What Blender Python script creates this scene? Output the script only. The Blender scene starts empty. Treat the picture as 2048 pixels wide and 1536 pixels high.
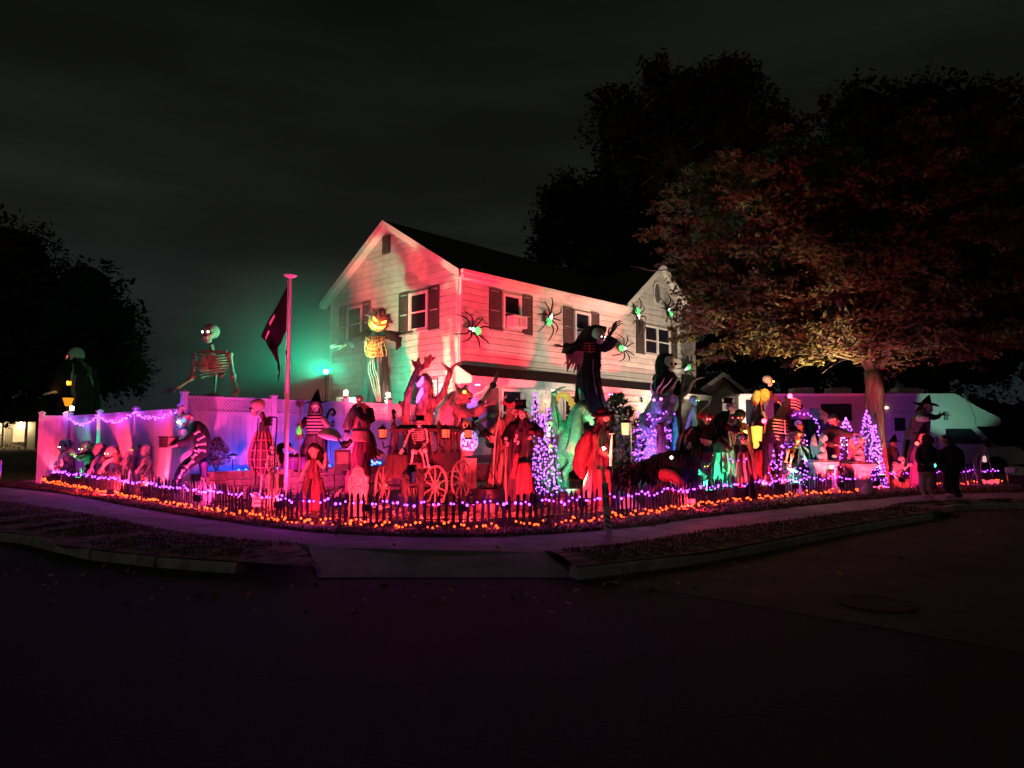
import bpy, bmesh, math, random
from mathutils import Vector as V, Matrix as M, Quaternion, noise
R = math.radians
rnd = random.Random(7)
scene = bpy.context.scene
col = scene.collection

# ---------------------------------------------------------------- camera, sky, exposure
PITCH, FPX, EYE = R(4.2), 1410.0, 1.65
cam_d = bpy.data.cameras.new("camera")
cam_d.sensor_width = 36.0
cam_d.lens = FPX / 2048 * 36.0
cam_d.clip_start, cam_d.clip_end = 0.1, 900
cam = bpy.data.objects.new("camera", cam_d)
cam.location = (0, 0, EYE)
cam.rotation_euler = (math.pi / 2 + PITCH, 0, 0)
col.objects.link(cam)
scene.camera = cam
vs = scene.view_settings
vs.view_transform, vs.look, vs.exposure, vs.gamma = 'Standard', 'None', 0.0, 1.0
vs.use_curve_mapping = False
cy = scene.cycles
cy.use_denoising = True
try: cy.denoiser = 'OPENIMAGEDENOISE'
except Exception: pass
cy.use_light_tree = True
cy.max_bounces, cy.diffuse_bounces, cy.glossy_bounces = 4, 2, 2
cy.transmission_bounces, cy.transparent_max_bounces, cy.volume_bounces = 2, 6, 1
cy.sample_clamp_indirect = 1.5
cy.caustics_reflective = cy.caustics_refractive = False
cy.volume_step_rate = 4.0
cy.volume_max_steps = 64

world = bpy.data.worlds.new("World"); scene.world = world
world.use_nodes = True
wn, wl = world.node_tree.nodes, world.node_tree.links
wn.clear()
def wnode(t, **k):
    n = wn.new(t)
    for a, b in k.items(): setattr(n, a, b)
    return n
tc = wnode('ShaderNodeTexCoord'); sp = wnode('ShaderNodeSeparateXYZ'); wl.new(tc.outputs['Generated'], sp.inputs[0])
rp = wnode('ShaderNodeValToRGB'); wl.new(sp.outputs['Z'], rp.inputs[0])
cr = rp.color_ramp
cr.elements[0].position = 0.0; cr.elements[0].color = (.0150, .0185, .0200, 1)
cr.elements[1].position = 0.62; cr.elements[1].color = (.0046, .0054, .0036, 1)
e = cr.elements.new(.18); e.color = (.0170, .0185, .0180, 1)
e = cr.elements.new(.34); e.color = (.0110, .0120, .0095, 1)
mp = wnode('ShaderNodeMapping'); mp.inputs['Scale'].default_value = (1.6, 1.6, 9.0); mp.inputs['Rotation'].default_value = (0, .12, 0)
wl.new(tc.outputs['Generated'], mp.inputs[0])
nz = wnode('ShaderNodeTexNoise'); nz.inputs['Scale'].default_value = 1.5; nz.inputs['Detail'].default_value = 5; nz.inputs['Roughness'].default_value = .5
wl.new(mp.outputs[0], nz.inputs['Vector'])
mr = wnode('ShaderNodeMapRange'); mr.inputs['From Min'].default_value = .38; mr.inputs['From Max'].default_value = .68
mr.inputs['To Min'].default_value = .58; mr.inputs['To Max'].default_value = 1.05
wl.new(nz.outputs['Fac'], mr.inputs['Value'])
ml = wnode('ShaderNodeMix', data_type='RGBA', blend_type='MULTIPLY'); ml.inputs['Factor'].default_value = 1
wl.new(rp.outputs[0], ml.inputs['A']); wl.new(mr.outputs[0], ml.inputs['B'])
sky = wnode('ShaderNodeTexSky'); sky.sky_type = 'NISHITA'; sky.sun_disc = False
sky.sun_elevation, sky.sun_rotation = R(-8), R(120)
bg1 = wnode('ShaderNodeBackground'); wl.new(ml.outputs['Result'], bg1.inputs[0]); bg1.inputs[1].default_value = 1.0
bg2 = wnode('ShaderNodeBackground'); wl.new(sky.outputs[0], bg2.inputs[0]); bg2.inputs[1].default_value = .05
ad = wnode('ShaderNodeAddShader'); wl.new(bg1.outputs[0], ad.inputs[0]); wl.new(bg2.outputs[0], ad.inputs[1])
sun_d = bpy.data.lights.new("street_lamp_fill", 'SUN'); sun_d.energy, sun_d.angle, sun_d.color = .065, R(6), (1, .88, .80)  # dim sun added in place of an unseen street lamp behind the camera
sun = bpy.data.objects.new("street_lamp_fill", sun_d); sun.rotation_euler = (R(52), 0, R(-24)); col.objects.link(sun)
wo = wnode('ShaderNodeOutputWorld'); wl.new(ad.outputs[0], wo.inputs[0])

# ---------------------------------------------------------------- photograph pixels -> real places
CP, SP = math.cos(PITCH), math.sin(PITCH)
def ray(px, py):
    a, b = px - 1024, 768 - py
    return V((a, FPX * CP - b * SP, FPX * SP + b * CP))
def at(px, py, Y):
    d = ray(px, py); return V((0, 0, EYE)) + d * (Y / d.y)
def G(px, py, z=0.0):
    d = ray(px, py); return V((0, 0, EYE)) + d * ((z - EYE) / d.z)
def lerp(a, b, t): return a + (b - a) * t
def sm(t): t = max(0, min(1, t)); return t * t * (3 - 2 * t)

# ---------------------------------------------------------------- materials
MATS = {}
def mat(name, c, rough=.7, var=.25, scale=8.0, metal=0.0, emit=None, es=0.0, bump=.0, bscale=None, spec=.35, c2=None, stretch=None, trans=0.0, rnd_=.0, alpha=None):
    if name in MATS: return MATS[name]
    m = bpy.data.materials.new(name); m.use_nodes = True
    nt = m.node_tree; n, l = nt.nodes, nt.links
    b = n['Principled BSDF']
    tc = n.new('ShaderNodeTexCoord'); src = tc.outputs['Object']
    if stretch:
        mpn = n.new('ShaderNodeMapping'); mpn.inputs['Scale'].default_value = stretch; l.new(src, mpn.inputs[0]); src = mpn.outputs[0]
    nn = n.new('ShaderNodeTexNoise'); nn.inputs['Scale'].default_value = scale; nn.inputs['Detail'].default_value = 5
    l.new(src, nn.inputs['Vector'])
    mx = n.new('ShaderNodeMix'); mx.data_type = 'RGBA'
    ca = tuple(max(0, x * (1 - var)) for x in c) + (1,)
    cb = tuple(min(1, x * (1 + var)) for x in (c2 or c)) + (1,)
    mx.inputs['A'].default_value, mx.inputs['B'].default_value = ca, cb
    ra = n.new('ShaderNodeMapRange'); ra.inputs['From Min'].default_value = .35; ra.inputs['From Max'].default_value = .65
    l.new(nn.outputs['Fac'], ra.inputs['Value']); l.new(ra.outputs[0], mx.inputs['Factor'])
    out = mx.outputs['Result']
    if rnd_:
        oi = n.new('ShaderNodeObjectInfo'); hs = n.new('ShaderNodeHueSaturation'); mm = n.new('ShaderNodeMapRange')
        mm.inputs['To Min'].default_value = 1 - rnd_; mm.inputs['To Max'].default_value = 1 + rnd_
        l.new(oi.outputs['Random'], mm.inputs['Value']); l.new(mm.outputs[0], hs.inputs['Value']); l.new(out, hs.inputs['Color']); out = hs.outputs[0]
    l.new(out, b.inputs['Base Color'])
    b.inputs['Roughness'].default_value = rough; b.inputs['Metallic'].default_value = metal
    b.inputs['Specular IOR Level'].default_value = spec
    if trans: b.inputs['Transmission Weight'].default_value = trans
    if alpha is not None: b.inputs['Alpha'].default_value = alpha
    if emit:
        b.inputs['Emission Color'].default_value = tuple(emit) + (1,); b.inputs['Emission Strength'].default_value = es
    if bump:
        bn = n.new('ShaderNodeTexNoise'); bn.inputs['Scale'].default_value = bscale or scale * 3; bn.inputs['Detail'].default_value = 4
        l.new(src, bn.inputs['Vector'])
        bp = n.new('ShaderNodeBump'); bp.inputs['Strength'].default_value = bump; bp.inputs['Distance'].default_value = .03
        l.new(bn.outputs['Fac'], bp.inputs['Height']); l.new(bp.outputs[0], b.inputs['Normal'])
    MATS[name] = m
    return m
def glow(name, c, s, sampled=True):
    m = mat(name, tuple(min(1, x) * .4 for x in c), .5, .05, emit=c, es=s)
    if not sampled: m.cycles.emission_sampling = 'NONE'
    return m
m_siding = mat("white_vinyl_siding", (.62, .60, .55), .55, .10, 3.0, bump=.06, rnd_=.07)
m_trim = mat("white_trim_paint", (.66, .64, .60), .5, .08)
m_vinyl = mat("white_vinyl_fence", (.62, .60, .60), .45, .09, 2.0, rnd_=.05)
m_roof = mat("dark_roof_shingle", (.028, .026, .027), .9, .35, 14, bump=.5, rnd_=.2)
m_shutter = mat("dark_green_shutter", (.075, .065, .06), .6, .15)
m_glass = mat("dark_window_glass", (.012, .012, .018), .06, .3, spec=.7)
m_shingle = mat("white_wood_shingle", (.55, .53, .50), .7, .14, 6, rnd_=.1)
m_brick = mat("red_garden_block", (.30, .20, .17), .9, .25, 12, bump=.5, rnd_=.22)
m_asphalt = mat("asphalt", (.024, .024, .023), .92, .35, 30, bump=.5, bscale=120)
m_concroad = mat("worn_concrete_road", (.060, .057, .052), .92, .3, 1.2, bump=.3, bscale=60)
m_walk = mat("concrete_pavement", (.27, .25, .25), .9, .22, 2.2, bump=.35, bscale=90, rnd_=.05)
m_kerb = mat("concrete_kerb", (.36, .33, .29), .9, .3, 5, bump=.5, bscale=40, rnd_=.1)
m_soil = mat("lawn_soil", (.075, .062, .045), .95, .6, 5, bump=1.0, bscale=40, c2=(.17, .125, .08))
m_grass = mat("dry_grass", (.055, .060, .025), .9, .5, 3, c2=(.10, .085, .04), spec=.1)
FOLD = dict(stretch=(5, 5, .6))
m_black = mat("black_cloth", (.014, .012, .013), .9, .5, 3, bump=.6, bscale=5, spec=.15, **FOLD)
m_blackp = mat("black_plastic", (.016, .015, .016), .45, .2)
m_iron = mat("black_iron", (.02, .018, .018), .5, .2, metal=.5)
m_picket = mat("dark_wood_picket", (.035, .028, .026), .85, .35, 10, stretch=(4, 4, .6), rnd_=.25)
m_bone = mat("bone", (.62, .55, .44), .6, .22, 9, bump=.25)
m_bonew = mat("white_bone", (.74, .72, .68), .55, .12, 9)
m_wood = mat("brown_wood", (.16, .10, .065), .8, .35, 6, stretch=(3, 3, .5), bump=.3)
m_bark = mat("tree_bark", (.16, .125, .10), .92, .4, 5, stretch=(3, 3, .7), bump=.9, bscale=14)
m_green = mat("green_rubber_skin", (.16, .36, .22), .6, .3, 9, bump=.4)
m_flesh = mat("pale_rubber_skin", (.45, .34, .27), .6, .25, 10, bump=.3)
m_tan = mat("tan_cloth", (.34, .25, .18), .85, .5, 3, bump=.7, bscale=5, **FOLD)
m_brownc = mat("brown_cloth", (.09, .062, .05), .9, .55, 3, bump=.8, bscale=5, **FOLD)
m_redc = mat("red_cloth", (.15, .022, .026), .85, .6, 3, bump=.8, bscale=5, **FOLD)
m_purple = mat("purple_cloth", (.12, .045, .18), .85, .5, 3, bump=.7, bscale=5, **FOLD)
m_grey = mat("grey_cloth", (.18, .17, .17), .9, .5, 3, bump=.7, bscale=5, **FOLD)
m_hair = mat("dark_hair", (.03, .022, .018), .8, .4, 30, stretch=(1, 1, .15))
m_stone = mat("grey_cast_stone", (.34, .32, .29), .9, .3, 7, bump=.5)
m_white = mat("white_plastic", (.75, .74, .72), .5, .06)
m_gold = mat("yellow_bone", (.70, .52, .16), .6, .25, 10)
m_socket = mat("dark_hollow", (.006, .005, .005), .9, .1)
m_cream = mat("pale_cream_cloth", (.60, .50, .40), .85, .18, 6)

# ---------------------------------------------------------------- mesh building
class MB:
    def __init__(s): s.v, s.f, s.mi = [], [], []
    def add(s, vs, fs, mi=0):
        o = len(s.v); s.v += [tuple(x) for x in vs]; s.f += [tuple(i + o for i in f) for f in fs]; s.mi += [mi] * len(fs)
        return s
    def box(s, c, size, rot=None, mi=0, top=1.0):
        x, y, z = (k / 2 for k in size); c = V(c)
        p = [V((-x, -y, -z)), V((x, -y, -z)), V((x, y, -z)), V((-x, y, -z)), V((-x * top, -y * top, z)), V((x * top, -y * top, z)), V((x * top, y * top, z)), V((-x * top, y * top, z))]
        if rot is not None: p = [rot @ q for q in p]
        return s.add([c + q for q in p], [(0, 3, 2, 1), (4, 5, 6, 7), (0, 1, 5, 4), (1, 2, 6, 5), (2, 3, 7, 6), (3, 0, 4, 7)], mi)
    def loft(s, rings, mi=0, cap=True, closed=True):
        n = len(rings[0]); vs = [p for r in rings for p in r]; fs = []
        for i in range(len(rings) - 1):
            for j in range(n if closed else n - 1):
                k = (j + 1) % n
                fs.append((i * n + j, i * n + k, (i + 1) * n + k, (i + 1) * n + j))
        if cap and closed: fs += [tuple(reversed(range(n))), tuple((len(rings) - 1) * n + j for j in range(n))]
        return s.add(vs, fs, mi)
    def tube(s, pts, rs, n=8, mi=0, flat=1.0):
        pts = [V(p) for p in pts]
        if not isinstance(rs, (list, tuple)): rs = [rs] * len(pts)
        rings, nrm = [], None
        for i, p in enumerate(pts):
            t = (pts[min(i + 1, len(pts) - 1)] - pts[max(i - 1, 0)])
            t = t.normalized() if t.length > 1e-9 else V((0, 0, 1))
            if nrm is None:
                a = V((0, 1, 0)) if abs(t.y) < .9 else V((1, 0, 0))
                nrm = t.cross(a).normalized()
            else:
                nrm = (nrm - t * nrm.dot(t)).normalized()
            bi = t.cross(nrm)
            rings.append([p + (nrm * math.cos(6.2832 * k / n) + bi * math.sin(6.2832 * k / n) * flat) * rs[i] for k in range(n)])
        return s.loft(rings, mi)
    def ell(s, c, r, rot=None, n=12, m=8, mi=0):
        if not isinstance(r, (list, tuple)): r = (r, r, r)
        c = V(c); rings = []
        for i in range(1, m):
            a = math.pi * i / m
            ring = []
            for k in range(n):
                b = 6.2832 * k / n
                q = V((r[0] * math.sin(a) * math.cos(b), r[1] * math.sin(a) * math.sin(b), -r[2] * math.cos(a)))
                ring.append(c + (rot @ q if rot is not None else q))
            rings.append(ring)
        lo, hi = V((0, 0, -r[2])), V((0, 0, r[2]))
        if rot is not None: lo, hi = rot @ lo, rot @ hi
        o = len(rings) * n; fs = []
        for i in range(len(rings) - 1):
            for k in range(n):
                q = (k + 1) % n; fs.append((i * n + k, i * n + q, (i + 1) * n + q, (i + 1) * n + k))
        for k in range(n):
            q = (k + 1) % n
            fs.append((o, q, k)); fs.append((o + 1, o - n + k, o - n + q))
        return s.add([p for r_ in rings for p in r_] + [c + lo, c + hi], fs, mi)
    def lathe(s, prof, c=(0, 0, 0), n=14, mi=0):
        c = V(c)
        return s.loft([[c + V((r * math.cos(6.2832 * k / n), r * math.sin(6.2832 * k / n), z)) for k in range(n)] for r, z in prof], mi)
    def slab(s, pts, d, mi=0):
        # polygon (list of 3D points) pushed along vector d into a solid
        pts = [V(p) for p in pts]; d = V(d); n = len(pts)
        nr = sum(((pts[i]).cross(pts[(i + 1) % n]) for i in range(n)), V())
        if nr.dot(d) > 0: pts = pts[::-1]
        fs = [tuple(range(n)), tuple(reversed(range(n, 2 * n)))] + [(j, i, i + n, j + n) for i in range(n) for j in [(i + 1) % n]]
        return s.add(pts + [p + d for p in pts], fs, mi)
    def mesh(s, name, mats, smooth=False):
        me = bpy.data.meshes.new(name); me.from_pydata(s.v, [], s.f)
        if not isinstance(mats, (list, tuple)): mats = [mats]
        for m in mats: me.materials.append(m)
        if len(mats) > 1: me.polygons.foreach_set('material_index', s.mi)
        if smooth: me.polygons.foreach_set('use_smooth', [True] * len(s.f))
        me.update(); return me
    def build(s, name, mats, parent=None, smooth=False):
        return obj(name, s.mesh(name, mats, smooth), parent)
def obj(name, me, parent=None, loc=None, rot=None):
    o = bpy.data.objects.new(name, me); col.objects.link(o)
    if parent is not None: o.parent = parent
    if loc is not None: o.location = loc
    if rot is not None: o.rotation_euler = rot
    return o
def tag(o, label=None, cat=None, group=None, kind=None):
    if label: o['label'] = label
    if cat: o['category'] = cat
    if group: o['group'] = group
    if kind: o['kind'] = kind
    return o
def thing(name, label, cat, loc=(0, 0, 0), rz=0.0, group=None, sc=1.0):
    o = bpy.data.objects.new(name, None); col.objects.link(o); o.empty_display_size = .1
    o.location = loc; o.rotation_euler = (0, 0, rz); o.scale = (sc, sc, sc)
    return tag(o, label, cat, group)
def copy_tree(o, parent=None):
    c = o.copy(); col.objects.link(c)
    if parent is not None: c.parent = parent
    for ch in list(o.children): copy_tree(ch, c)
    return c
def fuse(mb, name, m, parent=None, vox=.03, smooth_it=2, jitter=0.0):
    # one continuous skin over overlapping shapes
    t = bpy.data.objects.new("tmp", mb.mesh("tmp", m)); col.objects.link(t)
    r = t.modifiers.new("r", 'REMESH'); r.mode = 'VOXEL'; r.voxel_size = vox
    if smooth_it:
        k = t.modifiers.new("s", 'SMOOTH'); k.iterations = smooth_it; k.factor = .5
    dg = bpy.context.evaluated_depsgraph_get()
    me = bpy.data.meshes.new_from_object(t.evaluated_get(dg)); me.name = name
    old = t.data; bpy.data.objects.remove(t); bpy.data.meshes.remove(old)
    if jitter:
        for v in me.vertices: v.co += noise.noise_vector(v.co * 9) * jitter
    me.materials.clear(); me.materials.append(m)
    me.polygons.foreach_set('use_smooth', [True] * len(me.polygons))
    return obj(name, me, parent)
def spline(pts, k=6):
    pts = [V(p) for p in pts]; out = []
    for i in range(len(pts) - 1):
        a, b, c, d = pts[max(i - 1, 0)], pts[i], pts[i + 1], pts[min(i + 2, len(pts) - 1)]
        for j in range(k):
            t = j / k
            out.append(.5 * (2 * b + (c - a) * t + (2 * a - 5 * b + 4 * c - d) * t * t + (3 * b - a - 3 * c + d) * t ** 3))
    return out + [pts[-1]]
def resample(pts, step):
    out, acc = [pts[0].copy()], 0.0
    for a, b in zip(pts, pts[1:]):
        L = (b - a).length; d = step - acc
        while d <= L:
            out.append(a.lerp(b, d / L)); d += step
        acc = (acc + L) % step if L else acc
    return out
def lamp(parent, kind, loc, color, W, target=None, ang=60, blend=.5, size=.05, name="light_source"):
    d = bpy.data.lights.new(name, kind); d.color = color; d.energy = W; d.shadow_soft_size = size
    o = bpy.data.objects.new(name, d); col.objects.link(o)
    if kind == 'SPOT': d.spot_size = R(ang); d.spot_blend = blend
    o.location = loc
    if target is not None: o.rotation_euler = (V(target) - V(loc)).to_track_quat('-Z', 'Y').to_euler()
    if parent is not None:
        o.parent = parent; o.matrix_parent_inverse = parent.matrix_world.inverted() if False else M()
    return o
# ---------------------------------------------------------------- ground
ZW = .13   # pavement height over the street
inner_px = [(27, 977), (137, 990), (273, 1016), (444, 1043), (600, 1063), (700, 1070), (907, 1076), (1095, 1070), (1300, 1052), (1407, 1035), (1573, 1017), (1738, 1000), (1987, 986)]
outer_px = [(-40, 997), (58, 1009), (205, 1033), (342, 1062), (513, 1081), (632, 1090), (860, 1112), (1089, 1103), (1232, 1090), (1386, 1066), (1573, 1042), (1738, 1022), (1987, 1002)]
inner = spline([V((-48, 40, ZW)), V((-27, 29, ZW))] + [G(x, y, ZW) for x, y in inner_px] + [V((30, 22, ZW)), V((60, 27, ZW))], 8)
outer = spline([V((-48, 36, ZW)), V((-28, 26, ZW))] + [G(x, y, ZW) for x, y in outer_px] + [V((30, 19.5, ZW)), V((60, 24, ZW))], 8)
kerb_px = [(-60, 1060), (118, 1091), (300, 1112), (509, 1127), (640, 1134), (900, 1139), (1140, 1137), (1200, 1130), (1407, 1106), (1573, 1076), (1738, 1045), (1904, 1020), (2010, 1006)]
kerb = spline([V((-48, 30, ZW)), V((-24, 17, ZW))] + [G(x, y, ZW) for x, y in kerb_px] + [V((30, 17.0, ZW)), V((60, 21, ZW))], 8)
xs_in = [p.x for p in inner]
def yedge(x):
    for a, b in zip(inner, inner[1:]):
        if a.x <= x <= b.x: return lerp(a.y, b.y, (x - a.x) / max(1e-6, b.x - a.x))
    return inner[-1].y if x > 0 else inner[0].y
def gz(x, y):
    d = (y - yedge(x)) * .75
    return ZW + .02 + .33 * sm((d - .9) / 6.5) if d > 0 else ZW
def strip(name, A, B, z0, m, kind='structure', sub=3):
    mb = MB(); n = min(len(A), len(B)); rows = []
    for i in range(n): rows.append([A[i].lerp(B[i], k / sub) + V((0, 0, z0)) for k in range(sub + 1)])
    mb.loft(rows, cap=False, closed=False)
    return tag(mb.build(name, m), kind=kind)
# street: one sheet to the horizon
mb = MB(); mb.add([(-400, -60, 0), (400, -60, 0), (400, 500, 0), (-400, 500, 0)], [(0, 1, 2, 3)]); tag(mb.build("street", m_asphalt), kind='structure')
# the paler side road to the right
rp_ = [G(1160, 1158, 0), G(1350, 1186, 0), G(1510, 1212, 0), G(1800, 1262, 0), G(2060, 1310, 0), V((9, 1.5, 0)), V((60, -3, 0)), V((60, 20.9, 0)), V((30, 16.9, 0))]
rp_ += [p.copy() for p in reversed([q for q in kerb if 1.3 < q.x < 29])]
mb = MB(); mb.add([(p.x, p.y, .004) for p in rp_], [tuple(range(len(rp_)))]); tag(mb.build("road", m_concroad), kind='structure')
# lawn
mb = MB(); rows = []
xs = [lerp(-47, 59, i / 180) for i in range(181)]
for x in xs:
    y0 = yedge(x); r = []
    for d in (0, .15, .4, .8, 1.3, 2, 3, 4, 5.2, 6.5, 8, 10, 13, 18, 28, 60, 160):
        y = y0 + d; r.append(V((x, y, gz(x, y) + (noise.noise(V((x * 1.3, y * 1.3, 3))) * .03 if .3 < d < 14 else 0) - (.0 if d else .1))))
    rows.append(r)
mb.loft(rows, cap=False, closed=False); tag(mb.build("lawn", m_soil, smooth=True), kind='structure')
# pavement as separate slabs, each slab a piece of the pavement
pav = tag(MB().add([(p.x, p.y, .02) for p in inner[8:10]] + [(p.x, p.y, .02) for p in outer[9:7:-1]], [(0, 1, 2, 3)]).build("pavement", m_walk), kind='structure')
nI = resample(inner, 1.45); nO = []
def closest(pl, p): return min(pl, key=lambda q: (q - p).length_squared)
fine_o = resample(outer, .05)
for p in nI: nO.append(closest(fine_o, p))
for i in range(len(nI) - 1):
    a, b, c, d = nI[i], nI[i + 1], nO[i + 1], nO[i]
    if (c - d).length < .2: continue
    g = .006
    q = [a.lerp(b, g), b.lerp(a, g), c.lerp(d, g), d.lerp(c, g)]
    MB().slab([p + V((0, 0, rnd.uniform(-.003, .003))) for p in q], (0, 0, -.12)).build("slab", m_walk, pav)
# verge between pavement and kerb (flared apron in the middle is paved)
fine_k = resample(kerb, .05)
def seg(pl, x0, x1): return [p for p in pl if x0 <= p.x <= x1]
def verge(x0, x1, name):
    A = seg(fine_o, x0, x1)[::5]; kx0, kx1 = (x0, G(640, 1134, ZW).x) if x0 < -20 else (G(1145, 1137, ZW).x, x1)
    KK = seg(fine_k, kx0, kx1); B = [KK[min(len(KK) - 1, round(i * (len(KK) - 1) / (len(A) - 1)))] for i in range(len(A))]
    mb = MB(); rows = []
    for a, b in zip(A, B):
        n = 5; rows.append([a.lerp(b, k / n) + V((0, 0, .012 + .03 * math.sin(math.pi * k / n))) for k in range(n + 1)])
    mb.loft(rows, cap=False, closed=False); return tag(mb.build(name, m_soil, smooth=True), kind='structure')
xl, xr = G(610, 1090, ZW).x, G(1095, 1103, ZW).x
verge(-46, xl, "verge"); verge(xr, 58, "verge")
oA = seg(fine_o, xl - .02, xr + .02); pts = [p + V((0, 0, .0)) for p in oA] 
ap = [G(x, y, .0) for x, y in [(1150, 1156), (1000, 1158), (850, 1158), (700, 1156), (640, 1153)]]
mb = MB(); A2 = oA[::6]; nA = len(A2)
B2 = [G(lerp(636, 1152, i / (nA - 1)), 1155, .012) for i in range(nA)]
mb.loft([[a + V((0, 0, .002)), a.lerp(b, .5), b] for a, b in zip(A2, B2)], cap=False, closed=False)
apron = tag(mb.build("apron", m_walk), kind='structure')
# kerb: separate stones, each with its own joint
kb = tag(MB().box((kerb[30].x, kerb[30].y, -.05), (.1, .1, .06)).build("kerb", m_kerb), kind='structure')
def kerb_run(x0, x1, step):
    P = resample(seg(fine_k, x0, x1), step)
    for a, b in zip(P, P[1:]):
        t = (b - a).normalized(); nrm = V((t.y, -t.x, 0)); a2, b2 = a + t * .012, b - t * .012
        j = rnd.uniform(-.012, .012); w = .16
        z1 = V((0, 0, j)); zb = V((0, 0, -.16))
        prof = lambda p: [p + nrm * .03 + zb, p + nrm * .015 + z1 - V((0, 0, .03)), p - nrm * .015 + z1, p - nrm * w + z1, p - nrm * w + zb]
        MB().loft([prof(a2), prof(a2.lerp(b2, .5)), prof(b2)]).build("kerb_stone", m_kerb, kb)
kerb_run(-46, G(640, 1134, ZW).x, 1.25)
kerb_run(G(1145, 1137, ZW).x, 55, 1.6)
# manhole cover in the road
p = G(1752, 1207, .006); mb = MB(); mb.lathe([(.0, 0), (.36, 0), (.36, .012), (.30, .012), (.30, .008), (.0, .008)], n=24)
o = mb.build("manhole_cover", mat("rusty_iron_cover", (.03, .027, .025), .9, .3)); o.location = p; tag(o, "dark round iron manhole cover flush in the pale road", "manhole cover")
# grass blades
def blades(name, pts, h, n_per=1):
    mb = MB()
    for p in pts:
        a = rnd.uniform(0, 6.28); w = .006 + rnd.random() * .008; hh = h * rnd.uniform(.5, 1.3)
        d = V((math.cos(a), math.sin(a), 0)) * w; ln = V((rnd.uniform(-.5, .5), rnd.uniform(-.5, .5), 0)) * hh
        mb.add([p - d, p + d, p + ln * .5 + V((0, 0, hh * .7)), p + ln + V((0, 0, hh))], [(0, 1, 2), (0, 2, 3)])
    return tag(mb.build(name, m_grass), kind='stuff')
gp = []
for i in range(26000):
    x = rnd.uniform(-16.5, 17); y0 = yedge(x); y = y0 + rnd.random() ** 1.6 * 1.5 + .02
    gp.append(V((x, y, gz(x, y) - .01)))
for i in range(16000):
    x = rnd.uniform(-14, 15); y0 = yedge(x); y = y0 + 1.4 + rnd.random() * 7
    gp.append(V((x, y, gz(x, y) - .01)))
blades("grass", gp, .06)
gp = []
for x0, x1, n in ((-16, xl - .1, 9000), (xr + .1, 16, 9000)):
    A = seg(fine_o, x0, x1)
    for i in range(n):
        a = rnd.choice(A); b = closest(kerb, a); t = rnd.uniform(.06, .9); p = a.lerp(b, t); p.z = ZW + .012 + .03 * math.sin(math.pi * t) - .005
        gp.append(p + V((rnd.uniform(-.1, .1), 0, 0)))
blades("verge_grass", gp, .05)
# ---------------------------------------------------------------- house
HA = R(46.2)
HC = at(916, 870, 21.0); HC.z = 0
HR = M.Rotation(HA, 3, 'Z'); HRi = HR.transposed()
def wall_pt(px, py, axis, val=0.0):
    o = HRi @ (V((0, 0, EYE)) - HC); d = HRi @ ray(px, py)
    return o + d * ((val - o[axis]) / d[axis])
def hl(px, py): p = wall_pt(px, py, 0); return p.y, p.z
def hf(px, py, y=0.0): p = wall_pt(px, py, 1, y); return p.x, p.z
def hw(x, y, z): return HC + HR @ V((x, y, z))
HL = hf(1389, 700)[0]           # length of the front
HD = hl(663, 640)[0]
ZB, ZE = .42, hf(930, 541)[1]              # base, eave
HM = HD / 2
ZR = hl(773, 452)[1]
G0 = hf(1246, 607)[0]; GX = (G0 + HL) / 2; 
GXp, GZ = hf(1318, 534)
GX = GXp
house = thing("house", "two storey white sided house with dark roof and shutters, washed in red light", "house", HC, HA)
slope = (ZR - ZE) / HM
# solid core walls, slightly inside the boards
mb = MB()
mb.slab([(.03, .03, 0), (.03, HD - .03, 0), (.03, HD - .03, ZE), (.03, HM, ZR - .04), (.03, .03, ZE)], (HL - .06, 0, 0))
mb.build("wall", m_siding, house)
wl_ = house.children[0]
mb = MB(); mb.slab([(G0, .02, ZE - .5), (HL - .02, .02, ZE - .5), (HL - .02, .02, ZE), (GX, .02, GZ - .05), (G0, .02, ZE)], (0, HM, 0)); mb.build("gable_wall", m_siding, house)
def board(p0, p1, n, z0, z1, t0=.012, t1=.032):
    # p0,p1 along the wall (2D bottom), q0,q1 top; n outward
    (a0, a1), (b0, b1) = p0, p1
    return [(a0, z0), (a1, z0), (b1, z1), (b0, z1)]
EXP = .205
def siding(kind, z0, z1, lo, hi):
    # lo(z), hi(z): limits along the wall at height z
    z = z0
    while z < z1 - .02:
        zt = min(z + EXP, z1) - .018; s0, s1, s2, s3 = lo(z), hi(z), hi(zt), lo(zt)
        if s1 - s0 > .08:
            if s2 - s3 < .02: mid = (s2 + s3) / 2; s2, s3 = mid + .01, mid - .01
            mb = MB()
            def P(s, off, zz): return (s, -off, zz) if kind == 'f' else (-off, s, zz)
            q = [P(s0, .030, z), P(s1, .030, z), P(s2, .008, zt), P(s3, .008, zt), P(s0, -.03, z), P(s1, -.03, z), P(s2, -.03, zt), P(s3, -.03, zt)]
            fs = [(0, 1, 2, 3), (5, 4, 7, 6), (4, 5, 1, 0), (3, 2, 6, 7), (4, 0, 3, 7), (1, 5, 6, 2)]
            if kind == 'l': fs = [tuple(reversed(f)) for f in fs]
            mb.add(q, fs); mb.build("siding_board", m_siding, wl_)
        z += EXP
siding('l', ZB + .2, ZR - .12, lambda z: .09 if z < ZE - .1 else max(.09, (z - ZE) / slope + .10), lambda z: HD - .09 if z < ZE - .1 else min(HD - .09, HD - (z - ZE) / slope - .10))
gs = (GZ - ZE) / (GX - G0); gs2 = (GZ - ZE) / (HL - GX)
ZP = 3.72  # top of the porch roof on the front wall
siding('f', ZP, ZE - .06, lambda z: .09, lambda z: HL - .09)
siding('f', ZE - .06, GZ - .12, lambda z: G0 + (z - ZE) / gs + .10, lambda z: HL - (z - ZE) / gs2 - .10)
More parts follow.
